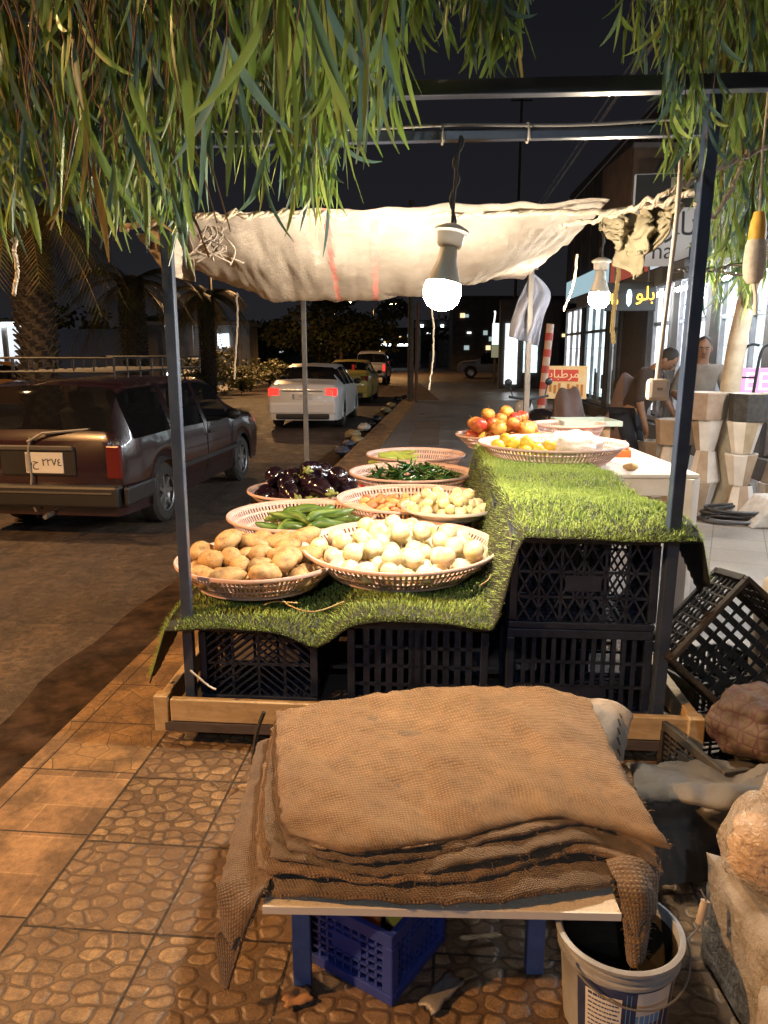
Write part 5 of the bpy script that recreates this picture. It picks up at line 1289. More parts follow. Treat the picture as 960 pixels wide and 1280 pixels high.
m_litc = lit('lit_shop_cyan', (.75, .95, 1.), 1.7); m_litw = lit('lit_shop_white', (.95, .97, 1.), 1.9); m_litdim = lit('lit_shop_dim', (.5, .55, .55), .8)
m_pale_wall = mat('pale_shop_wall', (.4, .38, .35), .8)
m_frame = mat('shop_frame', (.16, .16, .17), .45, c2=(.24, .24, .25), scale=5)
def FX(y): return 4.75 + .05 * (y - 8)
# shop row: one building > wall, lit windows, frames, awning
sh = thing('shop_building', 'row of brightly lit shops under a dark upper storey along the paving', 'building', (FX(14), 14, 0), R(-2.9))
def fb_(name, y0, y1, z0, z1, m, x=0., dx=.12, parent=sh, bevel=0): return MB().box((x, (y0 + y1) / 2 - 14, (z0 + z1) / 2), (dx, y1 - y0, z1 - z0)).build(name, m, parent, bevel=bevel)
fb_('upper_wall', 8.2, 24.5, 3.05, 6.2, m_dark, .2, .4)
fb_('plinth', 8.2, 24.5, 0, .28, m_dark, .05, .3)
fb_('back_wall', 8.2, 24.5, 0.28, 3.05, m_dark, 1.6, .1)
bays = [(8.25, 9.7, m_litw), (9.9, 11.6, m_litc), (12.0, 13.5, m_litw), (13.8, 15.0, m_litw), (15.3, 17.2, None), (17.4, 18.4, m_litdim), (18.6, 21.2, m_litc), (21.5, 24.2, m_litw)]
for y0, y1, m in bays:
    fb_('pier', y0 - .2, y0, .28, 3.05, m_dark, .06, .26)
    if m is None:
        fb_('shutter', y0, y1, .28, 2.7, mat('shutter_brown', (.07, .055, .045), .6, c2=(.1, .08, .06), scale=6), .02, .06); continue
    w_ = fb_('lit_window', y0 + .04, y1 - .04, .5 if m is not m_litdim else .28, 2.75, m, .08, .04)
    fr_ = MB()
    nn = 3 if y1 - y0 > 1.6 else 2
    for k in range(nn + 1): fr_.box((.03, lerp(y0 + .03, y1 - .03, k / nn) - 14, 1.55), (.07, .06, 2.5))
    for z in (.36, 2.1, 2.8): fr_.box((.032, (y0 + y1) / 2 - 14, z), (.06, y1 - y0 - .04, .07))
    fr_.build('window_frame', m_frame, sh)
    q = random.Random(int(y0 * 10))
    for k in range(6):
        a = q.uniform(y0 + .1, y1 - .35); dk = MB(); dk.box((.045, a + .14 - 14, .5 + q.uniform(.1, .5)), (.03, q.uniform(.1, .3), q.uniform(.2, .9))); dk.build('display_item', m_frame, sh)
q = MB(); q.box((-.75, 11.6 - 14, 2.72), (1.5, 6.0, .08), (0, R(-12), 0)); q.build('awning', mat('awning_dark', (.045, .05, .055), .7), sh)
q = MB(); q.box((-1.5, 11.6 - 14, 2.48), (.05, 6.0, .2)); q.build('awning_fascia', mat('fascia_grey', (.12, .13, .14), .5), sh)
for k in range(6): MB().box((-.5 - .15 * (k > 2), (9.6 + k * 1.9 if k < 3 else 4.4 + (k - 3) * 1.3) - 14, 2.52), (.06, 1.2, .05)).build('strip_light', mat('tube_light', (1, 1, 1), .4, emit=(.9, .95, 1.), es=120.), sh)
fb_('upper_wall', -1, 8.18, 3.05, 6.2, m_dark, .2, .4); fb_('wall', -1, 8.05, 0, 3.05, m_pale_wall, .35, .4)
q = MB(); q.box((-.75, 3.4 - 14, 2.72), (1.5, 9.0, .08), (0, R(-12), 0)); q.build('awning', mat('awning_dark', (.045, .05, .055), .7), sh)
q = MB()
for k in range(14): q.box((.0, 8.5 + k * 1.15 - 14, 4.6), (.03, .05, 2.6))
q.build('wall_battens', m_brown, sh)
for k, (y0, y1, m) in enumerate(((8.4, 11.4, mat('glow_band_warm', (.5, .4, .25), .5, emit=(1., .72, .38), es=.5)), (11.8, 15.2, mat('glow_band_white', (.6, .6, .6), .5, emit=(.85, .95, 1.), es=.55)), (15.5, 18.4, mat('glow_band_red', (.35, .06, .05), .5, emit=(1., .2, .12), es=.25)), (18.8, 24., mat('glow_band_cyan', (.4, .55, .6), .5, emit=(.6, .9, 1.), es=.45)))):
    fb_('glow_band', y0, y1, 3.12, 3.62, m, -.04, .06); fb_('fascia_frame', y0 - .04, y1 + .04, 3.05, 3.1, m_frame, -.05, .1)  # plain glowing bands added to brighten the shop row
# big sign above the awning, facing us
M_sg = mat('sign_grey_glow', (.42, .42, .42), .5, emit=(1, 1, 1), es=.16); m_sgd = mat('sign_dark', (.05, .06, .07), .5); m_sgt = mat('sign_light_letters', (.75, .75, .72), .5)  # sign face glows faintly in place of light falling on it
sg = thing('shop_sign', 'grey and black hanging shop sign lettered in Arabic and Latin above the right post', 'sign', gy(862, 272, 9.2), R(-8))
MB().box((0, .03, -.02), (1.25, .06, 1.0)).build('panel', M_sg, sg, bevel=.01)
MB().box((0, -.006, .29), (1.22, .012, .36)).build('dark_band', m_sgd, sg)
b = MB()
for a in ((-.05, .4, .36, .06), (-.2, .32, .06, .2), (-.05, .24, .36, .06), (.1, .36, .06, .1), (.35, .3, .06, .25), (.45, .2, .25, .06)): b.box((a[0], -.02, a[1]), (a[2], .016, a[3]))
b.build('big_character', m_sgt, sg)
lettering('\uFEAE\uFE8E\uFEE8\uFEDF\uFE8D', .36, facing((.02, -.004, -.08), (1, 0, 0), (0, 0, 1)), m_sgd, sg)
lettering('na  iya', .27, facing((-.05, -.004, -.36), (1, 0, 0), (0, 0, 1)), m_sgd, sg)
b = MB(); b.bar((.4, .06, .48), (.7, 1.2, .9), .04); b.bar((-.4, .06, .48), (-.1, 1.2, .9), .04); b.build('bracket', m_frame, sg)
# brown box canopy (upper left of the sign)
q = thing('wall_box', 'brown boxed signboard end sticking out above the gathered sack', 'sign board', gy(815, 222, 10.5)); MB().box((0, .5, 0), (.62, 1.4, .72)).build('case', m_brown, q, bevel=.01); MB().box((0, -.21, .33), (.66, .06, .06)).build('edge_trim', m_pine if False else m_frame, q); MB().bar((.3, .5, -.1), (1.6, 1.2, -.2), .06).build('arm', m_frame, q)
# amber LED sign
ls = thing('led_sign', 'small amber lit sign with two glowing characters hanging under the awning', 'sign', gy(789, 371, 9.8), R(-4))
MB().box((0, .03, 0), (.62, .05, .34)).build('backboard', m_sgd, ls, bevel=.01)
m_amb = mat('amber_led', (.8, .4, .02), .4, emit=(1., .55, .06), es=2.6); m_cy = mat('cyan_led', (.6, .8, .8), .4, emit=(.7, .95, 1.), es=1.2)
lettering('\uFEEE\uFEE0\uFE91', .23, facing((.17, -.006, .03), (1, 0, 0), (0, 0, 1)), m_amb, ls); lettering('\uFE8E\uFEE7', .19, facing((-.2, -.006, -.04), (1, 0, 0), (0, 0, 1)), m_amb, ls)
b = MB(); b.lathe([(0, -.1), (.03, -.06), (.035, .04), (.02, .1), (0, .11)], 14, c=(-.03, -.02, -.02)); b.build('cyan_figure', m_cy, ls, smooth=50)
b = MB(); b.bar((-.2, .03, .17), (-.2, .03, .7), .02); b.bar((.2, .03, .17), (.2, .03, .7), .02); b.build('hanger', m_frame, ls)
# poster on a stand
ps = thing('snack_poster', 'red and yellow printed board with red Arabic lettering standing behind the motorcycle', 'board', gy(705, 478, 11.5), R(-10))
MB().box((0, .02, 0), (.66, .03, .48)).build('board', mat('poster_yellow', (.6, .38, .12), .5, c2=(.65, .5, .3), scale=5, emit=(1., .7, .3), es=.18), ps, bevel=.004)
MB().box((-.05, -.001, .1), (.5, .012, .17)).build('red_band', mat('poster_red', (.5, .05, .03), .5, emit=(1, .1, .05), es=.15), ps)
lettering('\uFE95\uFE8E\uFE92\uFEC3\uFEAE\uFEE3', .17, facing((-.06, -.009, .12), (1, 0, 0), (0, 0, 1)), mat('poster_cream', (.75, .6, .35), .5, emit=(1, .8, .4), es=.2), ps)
b = MB(); q = random.Random(1)
for k in range(9): b.box((-.26 + .065 * k, -.003, -.1 + q.uniform(-.03, .03)), (.035, .012, q.uniform(.08, .18)))
b.build('printed_packs', mat('poster_orange', (.55, .2, .03), .5), ps)
b = MB(); b.bar((-.25, .03, -.24), (-.25, .03, -1.2), .04); b.bar((.25, .03, -.24), (.25, .03, -1.2), .04); b.build('leg', m_frame, ps)
# leaning striped pole
b = MB(); a_, c_2 = gy(672, 480, 10.6), gy(688, 405, 10.6); a_.z = .0; b.tube([a_, c_2], .05, 10); pl_ = b.build('striped_pole', mat('pole_pale', (.5, .36, .28), .6), smooth=50); tag(pl_, 'red and cream striped pole leaning beside the back right post', 'pole')
for k in range(5): f = .45 + k * .11; b = MB(); b.tube([a_.lerp(c_2, f), a_.lerp(c_2, f + .05)], .053, 10); b.build('red_stripe', mat('pole_red', (.42, .06, .04), .6), pl_, smooth=50)
# pink sign and hand truck at the far right
pg = thing('pink_sign', 'pink and white lit sign with round letters at the far right behind the pots', 'sign', gy(944, 478, 9.3), R(-12)); MB().box((0, .02, 0), (.75, .04, .34)).build('panel', mat('sign_pink', (.6, .3, .5), .5, emit=(.9, .4, .8), es=.55), pg, bevel=.01); lettering('EE', .3, facing((.02, -.004, 0), (1, 0, 0), (0, 0, 1)), mat('sign_pale', (.8, .7, .8), .5, emit=(1, .8, 1), es=.8), pg); b = MB(); b.bar((-.3, .03, -.17), (-.3, .03, -1.5), .04); b.bar((.3, .03, -.17), (.3, .03, -1.5), .04); b.build('leg', m_frame, pg)
ht = thing('hand_truck', 'tall black tubular hand truck leaning by the tree trunk', 'hand truck', gy(935, 478, 8.4)); z0 = ht.location.z
b = MB()
for sx in (-.07, .12): b.tube(curve([V((sx - .12, 0, -z0 + .2)), V((sx - .02, .05, 0)), V((sx + .03, .08, .32)), V((sx + .1, .08, .4)), V((sx + .18, .05, .39))], 16), .016, 6)
b.bar((-.1, .06, .05), (.11, .06, .05), .02); b.build('frame', m_trim, ht, smooth=50)
for sx in (-.2, .02): b = MB(); b.lathe([(0, -.03), (.1, -.03), (.11, 0), (.1, .03), (0, .03)], 16, c=(sx, 0, -z0 + .115), M=Matrix.Rotation(R(90), 3, 'Y')); b.build('wheel', m_tyre, ht, smooth=40)
# motorcycle under a brown sheet
mc = thing('motorcycle', 'dark motorcycle half hidden under a brown sheet beside the back right post', 'motorcycle', gz(694, 560, 0) * 0 + V((2.0, 9.6, 0)), R(-65))
for x in (-.55, .75):
    w_ = bpy.data.objects.new('wheel', None); col.objects.link(w_); w_.parent = mc; w_.location = (x, 0, .29)
    M = Matrix.Rotation(R(90), 3, 'X'); MB().lathe([(.22, -.05), (.28, -.04), (.29, 0), (.28, .04), (.22, .05), (.22, -.05)], 28, M=M).build('tyre', m_tyre, w_, smooth=40); MB().lathe([(.0, -.02), (.05, -.03), (.22, -.02), (.22, .02), (.05, .03), (0, .02)], 20, M=M).build('rim', m_alloy, w_, smooth=30)
b = MB(); b.tube(curve([V((-.55, 0, .3)), V((-.42, 0, .7)), V((-.34, 0, 1.0))], 8), .035, 8); b.tube([(-.35, -.3, 1.04), (-.32, 0, 1.0), (-.35, .3, 1.04)], .016, 8); b.tube(curve([V((-.36, 0, .82)), V((0, 0, .45)), V((.5, 0, .4)), V((.75, 0, .3))], 10), .06, 8); b.build('frame', m_trim, mc, smooth=50)
b = blob(3, (.34, .15, .13), 20, 14, .05); b.v = [(x + .0, y, z + .78) for x, y, z in b.v]; b.build('tank', mat('bike_dark', (.02, .02, .025), .25, coat=.5), mc, smooth=180)
b = blob(4, (.4, .14, .08), 20, 12, .04); b.v = [(x + .45, y, z + .8) for x, y, z in b.v]; b.build('saddle', m_trim, mc, smooth=180)
b = blob(5, (.12, .12, .12), 16, 12, .02); b.v = [(x - .45, y, z + .88) for x, y, z in b.v]; b.build('headlight', m_headoff, mc, smooth=180)
for sd in (-1, 1): b = MB(); b.tube([(-.35, sd * .25, 1.05), (-.36, sd * .3, 1.2)], .008, 6); b2 = blob(2, (.02, .06, .045), 12, 8, 0); b2.v = [(x - .36, y + sd * .31, z + 1.22) for x, y, z in b2.v]; b.add(b2.v, b2.f); b.build('wing_mirror', m_trim, mc, smooth=60)
def sheetf(s, t):
    x = lerp(-.46, .5, s); a = lerp(-1, 1, t); ridge = .84 + .36 * math.exp(-((x + .3) / .17) ** 4) + .5 * math.exp(-((x - .36) / .18) ** 4) + .03 * math.sin(x * 26)
    w_ = .12 + .1 * abs(a); y = a * .34 + .09 * math.sin(x * 21 + a * 3) * abs(a) + .04 * math.sin(x * 40) * abs(a); z = ridge - abs(a) ** 1.6 * (ridge - .12) + .02 * nz(x * 6, a * 5); return V((x, y, z))
def sheet2(s, t):
    p = sheetf(s, t); return rotz(p, R(-8)) + V((2.42, 8.9, 0))
o = MB().grid(sheet2, 60, 50).build('dust_sheet', mat('brown_sheet', (.11, .075, .07), .8, c2=(.16, .11, .1), scale=4, bump=.4), smooth=180, solid=.008); tag(o, 'brown dust sheet draped over a bike with two raised corners', 'sheet')
# fuel: second bike body under it so the sheet is carried
mb2 = thing('covered_bike', 'bike hidden beneath the brown dust sheet', 'motorcycle', (2.42, 8.9, 0), R(-8))
for x in (-.3, .36): b = MB(); b.lathe([(.2, -.05), (.26, -.03), (.26, .03), (.2, .05), (.2, -.05)], 24, c=(x, 0, .26), M=Matrix.Rotation(R(90), 3, 'X')); b.build('wheel', m_tyre, mb2, smooth=40)
b = MB(); b.tube([(-.3, 0, .26), (-.33, 0, 1.1)], .03, 8); b.tube([(-.3, 0, .3), (.1, 0, .4), (.36, 0, 1.2)], .05, 8); b.build('frame', m_trim, mb2)

# wrapped plant pots in stacks
m_pw = mat('pot_white_plaster', (.58, .55, .51), .85, c2=(.7, .66, .61), scale=7, bump=.35, bscale=30, objvar=.25); m_pb = mat('pot_brown_plaster', (.3, .22, .15), .85, c2=(.4, .31, .22), scale=7, bump=.35, bscale=30, objvar=.3)
m_pd = mat('pot_dark', (.03, .03, .032), .8, c2=(.06, .055, .05), scale=20, bump=.4)
def pot_mesh(h, r0, r1, n, mats_seq, name):
    b = MB(); vs = []
    prof = [(r0 * .98, 0), (r0, .015), (r1, h - .03), (r1 * 1.02, h - .028), (r1 * 1.02, h), (r1 * .88, h), (r1 * .86, h - .04), (0, h - .05)]
    prof = [(r * .72, z * .705) for r, z in prof]; b.lathe(prof, n); ns = n
    m = []
    for i in range(len(prof) - 1):
        for k in range(n): m.append(mats_seq[k % len(mats_seq)] if i < 4 else 0)
    b.m = m + [0] * (len(b.f) - len(m)); me = b.mesh(name, [m_pw, m_pb, m_pd]); return me
pA = pot_mesh(.44, .135, .22, 8, [0, 1, 0, 0, 1, 1, 0, 1], 'pot'); pB = pot_mesh(.44, .135, .22, 8, [1, 0, 0, 1, 0, 1, 1, 0], 'pot'); pC = pot_mesh(.38, .26, .29, 8, [1, 1, 1, 1], 'pot'); pD = pot_mesh(.38, .24, .26, 8, [2, 2], 'pot')
pots = []
def potat(px, ybot, Yp, me, flip, rz, label, sc__=1.0):
    p = gy(px, ybot, Yp); o = bpy.data.objects.new('plant_pot', me); col.objects.link(o); tag(o, label, 'pot', 'stacked faceted plant pots')
    o.location = (p.x, p.y, max(0.0, p.z)); o.scale = [sc__] * 3; o.rotation_euler = (0, 0, rz)
    if flip: o.rotation_euler = (math.pi, 0, rz); o.location.z += .44 * sc__
    return o
def stack(px, Yp, seq, who):
    z = 0; x = gy(px, 600, Yp).x
    for i, (me, flip, rz, lb) in enumerate(seq):
        h = .31 if me in (pA, pB) else .268
        o = bpy.data.objects.new('plant_pot', me); col.objects.link(o); tag(o, lb + ' ' + who, 'pot', 'stacked faceted plant pots'); o.location = (x + .02 * math.sin(i * 2.3 + px), Yp, z + (h if flip else 0)); o.rotation_euler = (math.pi if flip else 0, 0, rz)
        z += h + .002
def six(k): return [(pA, 1, .3 + k, 'white and brown upturned plant pot at the bottom of'), (pB, 0, .8 + k, 'white and brown plant pot second up in'), (pA if k % 2 else pB, 1, 1.4 + k, 'upturned plant pot third up in'), ]
stack(878, 7.75, [(pA, 0, .2, 'white plant pot at the bottom of'), (pB, 1, .6, 'white upturned plant pot second up in'), (pA, 0, 2.2, 'grey white plant pot third up in'), (pC, 0, .4, 'wide brown plant pot topping')], 'the stack just right of the navy post')
stack(925, 7.5, [(pB, 1, 1.0, 'cement flecked upturned plant pot under'), (pA, 0, 1.5, 'grey wrapped plant pot second up in'), (pB, 0, 2.0, 'white sided plant pot third up in'), (pD, 0, .3, 'black speckled plant pot on top of')], 'the stack right of the tree trunk')
stack(972, 7.6, [(pA, 0, .5, 'brown and white plant pot at the bottom of'), (pB, 1, 1.3, 'pale upturned plant pot second up in'), (pA, 0, 2.6, 'brown sided plant pot third up in'), (pC, 0, .9, 'brown plant pot on top of')], 'the stack at the right picture edge')
stack(838, 8.25, [(pB, 0, .9, 'brown plant pot at the bottom of'), (pA, 1, .3, 'brown upturned plant pot second up in'), (pC, 0, 1.9, 'dark brown plant pot on top of')], 'the stack behind the navy post')
stack(812, 8.6, [(pB, 1, 2.1, 'brown upturned plant pot at the bottom of'), (pA, 0, .1, 'brown plant pot on top of')], 'the low stack before the stooping man')
blk = MB(); p = gz(925, 632, 0); blk.prism([(-.5, 0), (.62, 0), (.62, .26), (-.3, .26)], -.22, .22, c=(p.x + .1, 7.1, 0)); tag(blk.build('cement_slab', mat('rough_cement', (.34, .31, .28), .9, c2=(.45, .42, .38), scale=14, bump=.6, bscale=30), bevel=.02), 'rough pale cement slab block lying in front of the pot stacks', 'slab')
ct = gy(895, 492, 8.0); MB_ = MB(); MB_.box((ct.x + .2, 8.15, 1.66), (1.5, .5, .03)); # cloth on pots replaced by plank
# people
m_skin = mat('skin', (.2, .11, .07), .55); m_hair = mat('dark_hair', (.012, .01, .009), .7); m_eye = mat('eye_white', (.2, .19, .18), .3)
def skin_mesh(name, verts, edges, radii, m, parent=None, root=0, sub=2):
    me = bpy.data.meshes.new(name); me.from_pydata([tuple(v) for v in verts], edges, []); o = bpy.data.objects.new(name, me); col.objects.link(o)
    md = o.modifiers.new('Skin', 'SKIN'); md.use_smooth_shade = True
    for i, r in enumerate(radii):
        sv = me.skin_vertices[0].data[i]; sv.radius = (r, r) if not isinstance(r, tuple) else r; sv.use_root = (i == root)
    sb = o.modifiers.new('Sub', 'SUBSURF'); sb.levels = sub; sb.render_levels = sub
    dg = bpy.context.evaluated_depsgraph_get(); me2 = bpy.data.meshes.new_from_object(o.evaluated_get(dg)); bpy.data.objects.remove(o)
    me2.materials.clear(); me2.materials.append(m); me2.polygons.foreach_set('use_smooth', [True] * len(me2.polygons)); return me2
def person(label, loc, rz, J, shirt, trousers, sleeve=.55, hat=None):
    """J: joints in local space, facing -Y"""
    root = thing('person', label, 'person', loc, rz)
    names = ['hip', 'waist', 'chest', 'neck', 'head0', 'head1', 'lsh', 'lel', 'lwr', 'rsh', 'rel', 'rwr', 'lhip', 'lkn', 'lan', 'rhip', 'rkn', 'ran', 'ltoe', 'rtoe', 'lhand', 'rhand']
    ix = {n_: i for i, n_ in enumerate(names)}
    def Jx(n_): return V(J[n_])
    J = dict(J)
    for s_ in 'lr':
        d = (Jx(s_ + 'wr') - Jx(s_ + 'el')).normalized(); J[s_ + 'hand'] = Jx(s_ + 'wr') + d * .09; J[s_ + 'toe'] = Jx(s_ + 'an') + V((0, -.17, -.045))
    rad = dict(hip=.13, waist=.125, chest=(.15, .13), neck=.055, head0=.075, head1=.09, lsh=.065, lel=.045, lwr=.03, rsh=.065, rel=.045, rwr=.03, lhip=.09, lkn=.06, lan=.042, rhip=.09, rkn=.06, ran=.042, ltoe=.035, rtoe=.035, lhand=.034, rhand=.034)
    E = [('hip', 'waist'), ('waist', 'chest'), ('chest', 'neck'), ('neck', 'head0'), ('head0', 'head1')]
    for s_ in 'lr': E += [('chest', s_ + 'sh'), (s_ + 'sh', s_ + 'el'), (s_ + 'el', s_ + 'wr'), (s_ + 'wr', s_ + 'hand'), ('hip', s_ + 'hip'), (s_ + 'hip', s_ + 'kn'), (s_ + 'kn', s_ + 'an'), (s_ + 'an', s_ + 'toe')]
    vs = [V(J[n_]) for n_ in names]; es = [(ix[a], ix[b_]) for a, b_ in E]; rr = [rad[n_] for n_ in names]
    # fingers rooted in the palms
    for s_ in 'lr':
        d = (V(J[s_ + 'hand']) - Jx(s_ + 'wr')).normalized(); sd = d.cross(V((0, 0, 1)));  sd = sd.normalized() if sd.length > .1 else V((1, 0, 0)); dn = d.cross(sd).normalized()
        if dn.z > 0: dn = -dn
        for k, ln in enumerate((.07, .08, .075, .06)):
            k0 = len(vs); p = V(J[s_ + 'hand']) + sd * (.024 * (k - 1.5)); vs += [p + d * .015, p + d * (.015 + ln * .55) + dn * .012, p + d * (.015 + ln * .85) + dn * .04]; rr += [.0105, .0095, .008]; es += [(ix[s_ + 'hand'], k0), (k0, k0 + 1), (k0 + 1, k0 + 2)]
        k0 = len(vs); p = Jx(s_ + 'wr') + d * .04 + sd * .03; vs += [p + sd * .015 + d * .02, p + sd * .03 + d * .06 + dn * .01]; rr += [.012, .009]; es += [(ix[s_ + 'wr'], k0), (k0, k0 + 1)]
    body = link('body', skin_mesh('body', vs, es, rr, m_skin), root)
    def sub(nm, keys, edges, sc_, m, extra=None):
        kk = {k: i for i, k in enumerate(keys)}; vv = [V(J[k]) if not isinstance(k, tuple) else V(J[k[0]]).lerp(V(J[k[1]]), k[2]) for k in keys]
        rads = []
        for k in keys:
            r = rad[k] if not isinstance(k, tuple) else (lerp(rad[k[0]] if not isinstance(rad[k[0]], tuple) else rad[k[0]][0], rad[k[1]], k[2]))
            rads.append(tuple(x * sc_ for x in r) if isinstance(r, tuple) else r * sc_ + .006)
        return link(nm, skin_mesh(nm, vv, [(kk[a], kk[b_]) for a, b_ in edges], rads, m), root)
    L_, R_ = ('lel', 'lwr', sleeve - .5), ('rel', 'rwr', sleeve - .5)
    sub('shirt', ['hip', 'waist', 'chest', 'lsh', 'lel', 'rsh', 'rel', L_, R_, ('chest', 'neck', .7)], [('hip', 'waist'), ('waist', 'chest'), ('chest', 'lsh'), ('lsh', 'lel'), ('lel', L_), ('chest', 'rsh'), ('rsh', 'rel'), ('rel', R_), ('chest', ('chest', 'neck', .7))], 1.14, shirt)
    sub('trousers', ['hip', 'lhip', 'lkn', 'lan', 'rhip', 'rkn', 'ran'], [('hip', 'lhip'), ('lhip', 'lkn'), ('lkn', 'lan'), ('hip', 'rhip'), ('rhip', 'rkn'), ('rkn', 'ran')], 1.12, trousers)
    for s_ in 'lr': b = MB(); b.tube([Jx(s_ + 'an') + V((0, .05, -.045)), Jx(s_ + 'an') + V((0, -.05, -.05)), Jx(s_ + 'toe') + V((0, -.04, -.01))], [.045, .05, .035], 10); b.build('shoe', m_trim, root, smooth=60)
    # head: oval skull with hair cap, ears, nose, eyes, mouth
    ax = (Jx('head1') - Jx('head0')).normalized(); c = Jx('head0').lerp(Jx('head1'), .55); f = V((0, -1, 0)) - ax * V((0, -1, 0)).dot(ax); f = f.normalized() if f.length > .1 else V((0, 0, -1)); sd = f.cross(ax).normalized()
    M = Matrix((sd, -f, ax)).transposed()
    def hb(ctr, axes, m, nm, seed=1, amp=.02):
        b = blob(seed, axes, 18, 12, amp); b.v = [tuple(c + M @ (V(v) + V(ctr))) for v in b.v]; return b.build(nm, m, root, smooth=180)
    hb((0, .0, .01), (.078, .098, .122), m_skin, 'face'); hb((0, .022, .035), (.084, .1, .107), hat or m_hair, 'hair', 2, .06)
    hb((0, -.1, -.005), (.014, .02, .026), m_skin, 'nose')
    for s_ in (-1, 1): hb((s_ * .08, .005, 0), (.012, .024, .032), m_skin, 'ear'); hb((s_ * .03, -.088, .022), (.014, .008, .008), m_eye, 'eye'); hb((s_ * .031, -.0955, .022), (.006, .004, .006), m_hair, 'pupil'); hb((s_ * .03, -.094, .042), (.02, .008, .005), m_hair, 'eyebrow')
    hb((0, -.091, -.05), (.024, .008, .008), mat('lips', (.22, .09, .07), .5), 'mouth'); hb((0, -.086, -.036), (.024, .007, .006), m_hair, 'moustache')
    return root
stand = dict(hip=(0, 0, .95), waist=(0, 0, 1.1), chest=(0, -.02, 1.32), neck=(0, -.04, 1.5), head0=(0, -.07, 1.56), head1=(0, -.1, 1.68), lsh=(.19, -.03, 1.4), lel=(.27, -.1, 1.14), lwr=(.2, -.32, 1.05), rsh=(-.19, -.03, 1.4), rel=(-.28, -.1, 1.14), rwr=(-.18, -.32, 1.05), lhip=(.1, 0, .9), lkn=(.11, -.02, .5), lan=(.12, .02, .09), rhip=(-.1, 0, .9), rkn=(-.11, -.02, .5), ran=(-.12, .02, .09))
bend = dict(hip=(0, .1, .93), waist=(0, -.02, 1.06), chest=(0, -.1, 1.28), neck=(0, -.2, 1.43), head0=(0, -.25, 1.46), head1=(0, -.35, 1.54), lsh=(.19, -.14, 1.36), lel=(.24, -.22, 1.09), lwr=(.18, -.38, .88), rsh=(-.19, -.14, 1.36), rel=(-.24, -.12, 1.08), rwr=(-.2, -.18, .84), lhip=(.1, .1, .88), lkn=(.11, -.02, .5), lan=(.12, .02, .09), rhip=(-.1, .1, .88), rkn=(-.11, -.02, .5), ran=(-.12, .04, .09))
p1 = gy(867, 500, 8.9); person('man in a grey shirt standing at the pots, looking down at his hands', (p1.x, 8.75, 0), R(-18), stand, mat('shirt_grey', (.14, .125, .11), .9, c2=(.19, .17, .15), scale=8, bump=.3), mat('trousers_dark', (.03, .03, .035), .9))
p2_ = gy(808, 500, 8.5); person('man in dark clothes stooping forward over the low brown pots', (p2_.x - .06, 8.62, 0), R(50), bend, mat('shirt_dark_brown', (.028, .018, .014), .9, c2=(.045, .03, .024), scale=8), mat('trousers_navy', (.016, .018, .026), .9))
# ------------------------------------------------------------------ trees
def m_leafmat(name, stops, tr=.35):
    n = N(name); g = n.n('NewGeometry'); big = n.noise(n.coord('Object'), 2.2, 3)
    c = n.ramp(g.outputs['Random Per Island'], stops)
    c = n.mix(n.ramp(big, [(.4, 0.), (.65, .2)]), c, (.2, .29, .06))
    n.P(Base_Color=c, Roughness=.45); t = n.n('BsdfTranslucent'); n.set(t.inputs[0], c)
    m = n.n('MixShader'); m.inputs[0].default_value = tr; n.l(n.p.outputs[0], m.inputs[1]); n.l(t.outputs[0], m.inputs[2]); n.l(m.outputs[0], n.out.inputs[0]); return n.mat
m_leafL = m_leafmat('long_leaf', [(0, (.05, .11, .125)), (.26, (.08, .15, .13)), (.34, (.12, .2, .04)), (.7, (.16, .26, .06)), (.95, (.27, .35, .09)), (1, (.26, .17, .06))])
m_leafD = m_leafmat('dark_leaf', [(0, (.03, .05, .015)), (.6, (.06, .08, .022)), (1, (.11, .09, .03))], .2)
m_bark_pale = mat('pale_bark', (.36, .29, .2), .85, c2=(.5, .42, .3), scale=6, bump=.5, bscale=24, bd=.01)
m_bark = mat('brown_bark', (.09, .065, .045), .9, c2=(.16, .12, .085), scale=9, bump=.7, bscale=20, bd=.02)
def leaf(b, p, d, ln, wd, q, nseg=6):
    d = d.normalized(); side = d.cross(V((q.uniform(-1, 1), q.uniform(-1, 1), q.uniform(-.3, .3))))
    if side.length < 1e-3: side = V((1, 0, 0))
    side.normalize(); nrm = side.cross(d).normalized(); bend = q.gauss(0, .75); bend2 = q.uniform(-.35, .35); k = len(b.v)
    cur = V(p); dirn = V(d)
    for i in range(nseg + 1):
        f = i / nseg; w_ = wd * (math.sin(math.pi * min(1, f * .93 + .05)) ** .8) * (1 - .35 * f) + .0004
        b.v += [tuple(cur - side * w_), tuple(cur + nrm * w_ * .3), tuple(cur + side * w_)]
        ang = bend / nseg; dirn = (dirn + side * ang * .9 + nrm * bend2 / nseg + V((0, 0, -.1))).normalized(); side = (side - dirn * side.dot(dirn)).normalized(); nrm = side.cross(dirn).normalized()
        cur = cur + dirn * ln / nseg
    for i in range(nseg):
        a = k + i * 3; b.f += [(a, a + 1, a + 4, a + 3), (a + 1, a + 2, a + 5, a + 4)]; b.m += [0, 0]
def spray(bl_, bt_, tip, top, n, ln, wd, q, spread=.35):
    top, tip = V(top), V(tip); mid = top.lerp(tip, .5) + V((q.uniform(-.06, .06), q.uniform(-.06, .06), .05)); c = curve([top, mid, tip], 14)
    bt_.tube(c, [.0035 - .0025 * i / 14 for i in range(15)], 5, cap=False)
    for i in range(n):
        f = (i + q.random()) / n; p = c[min(14, int(f * 14))]
        a = q.uniform(0, 6.28); out_ = V((math.cos(a), math.sin(a), 0)) * spread * q.uniform(.3, 1.3)
        leaf(bl_, p, V((0, 0, -1)) + out_, ln * q.uniform(.6, 1.2), wd * q.uniform(.65, 1.2), q)
q = random.Random(21)
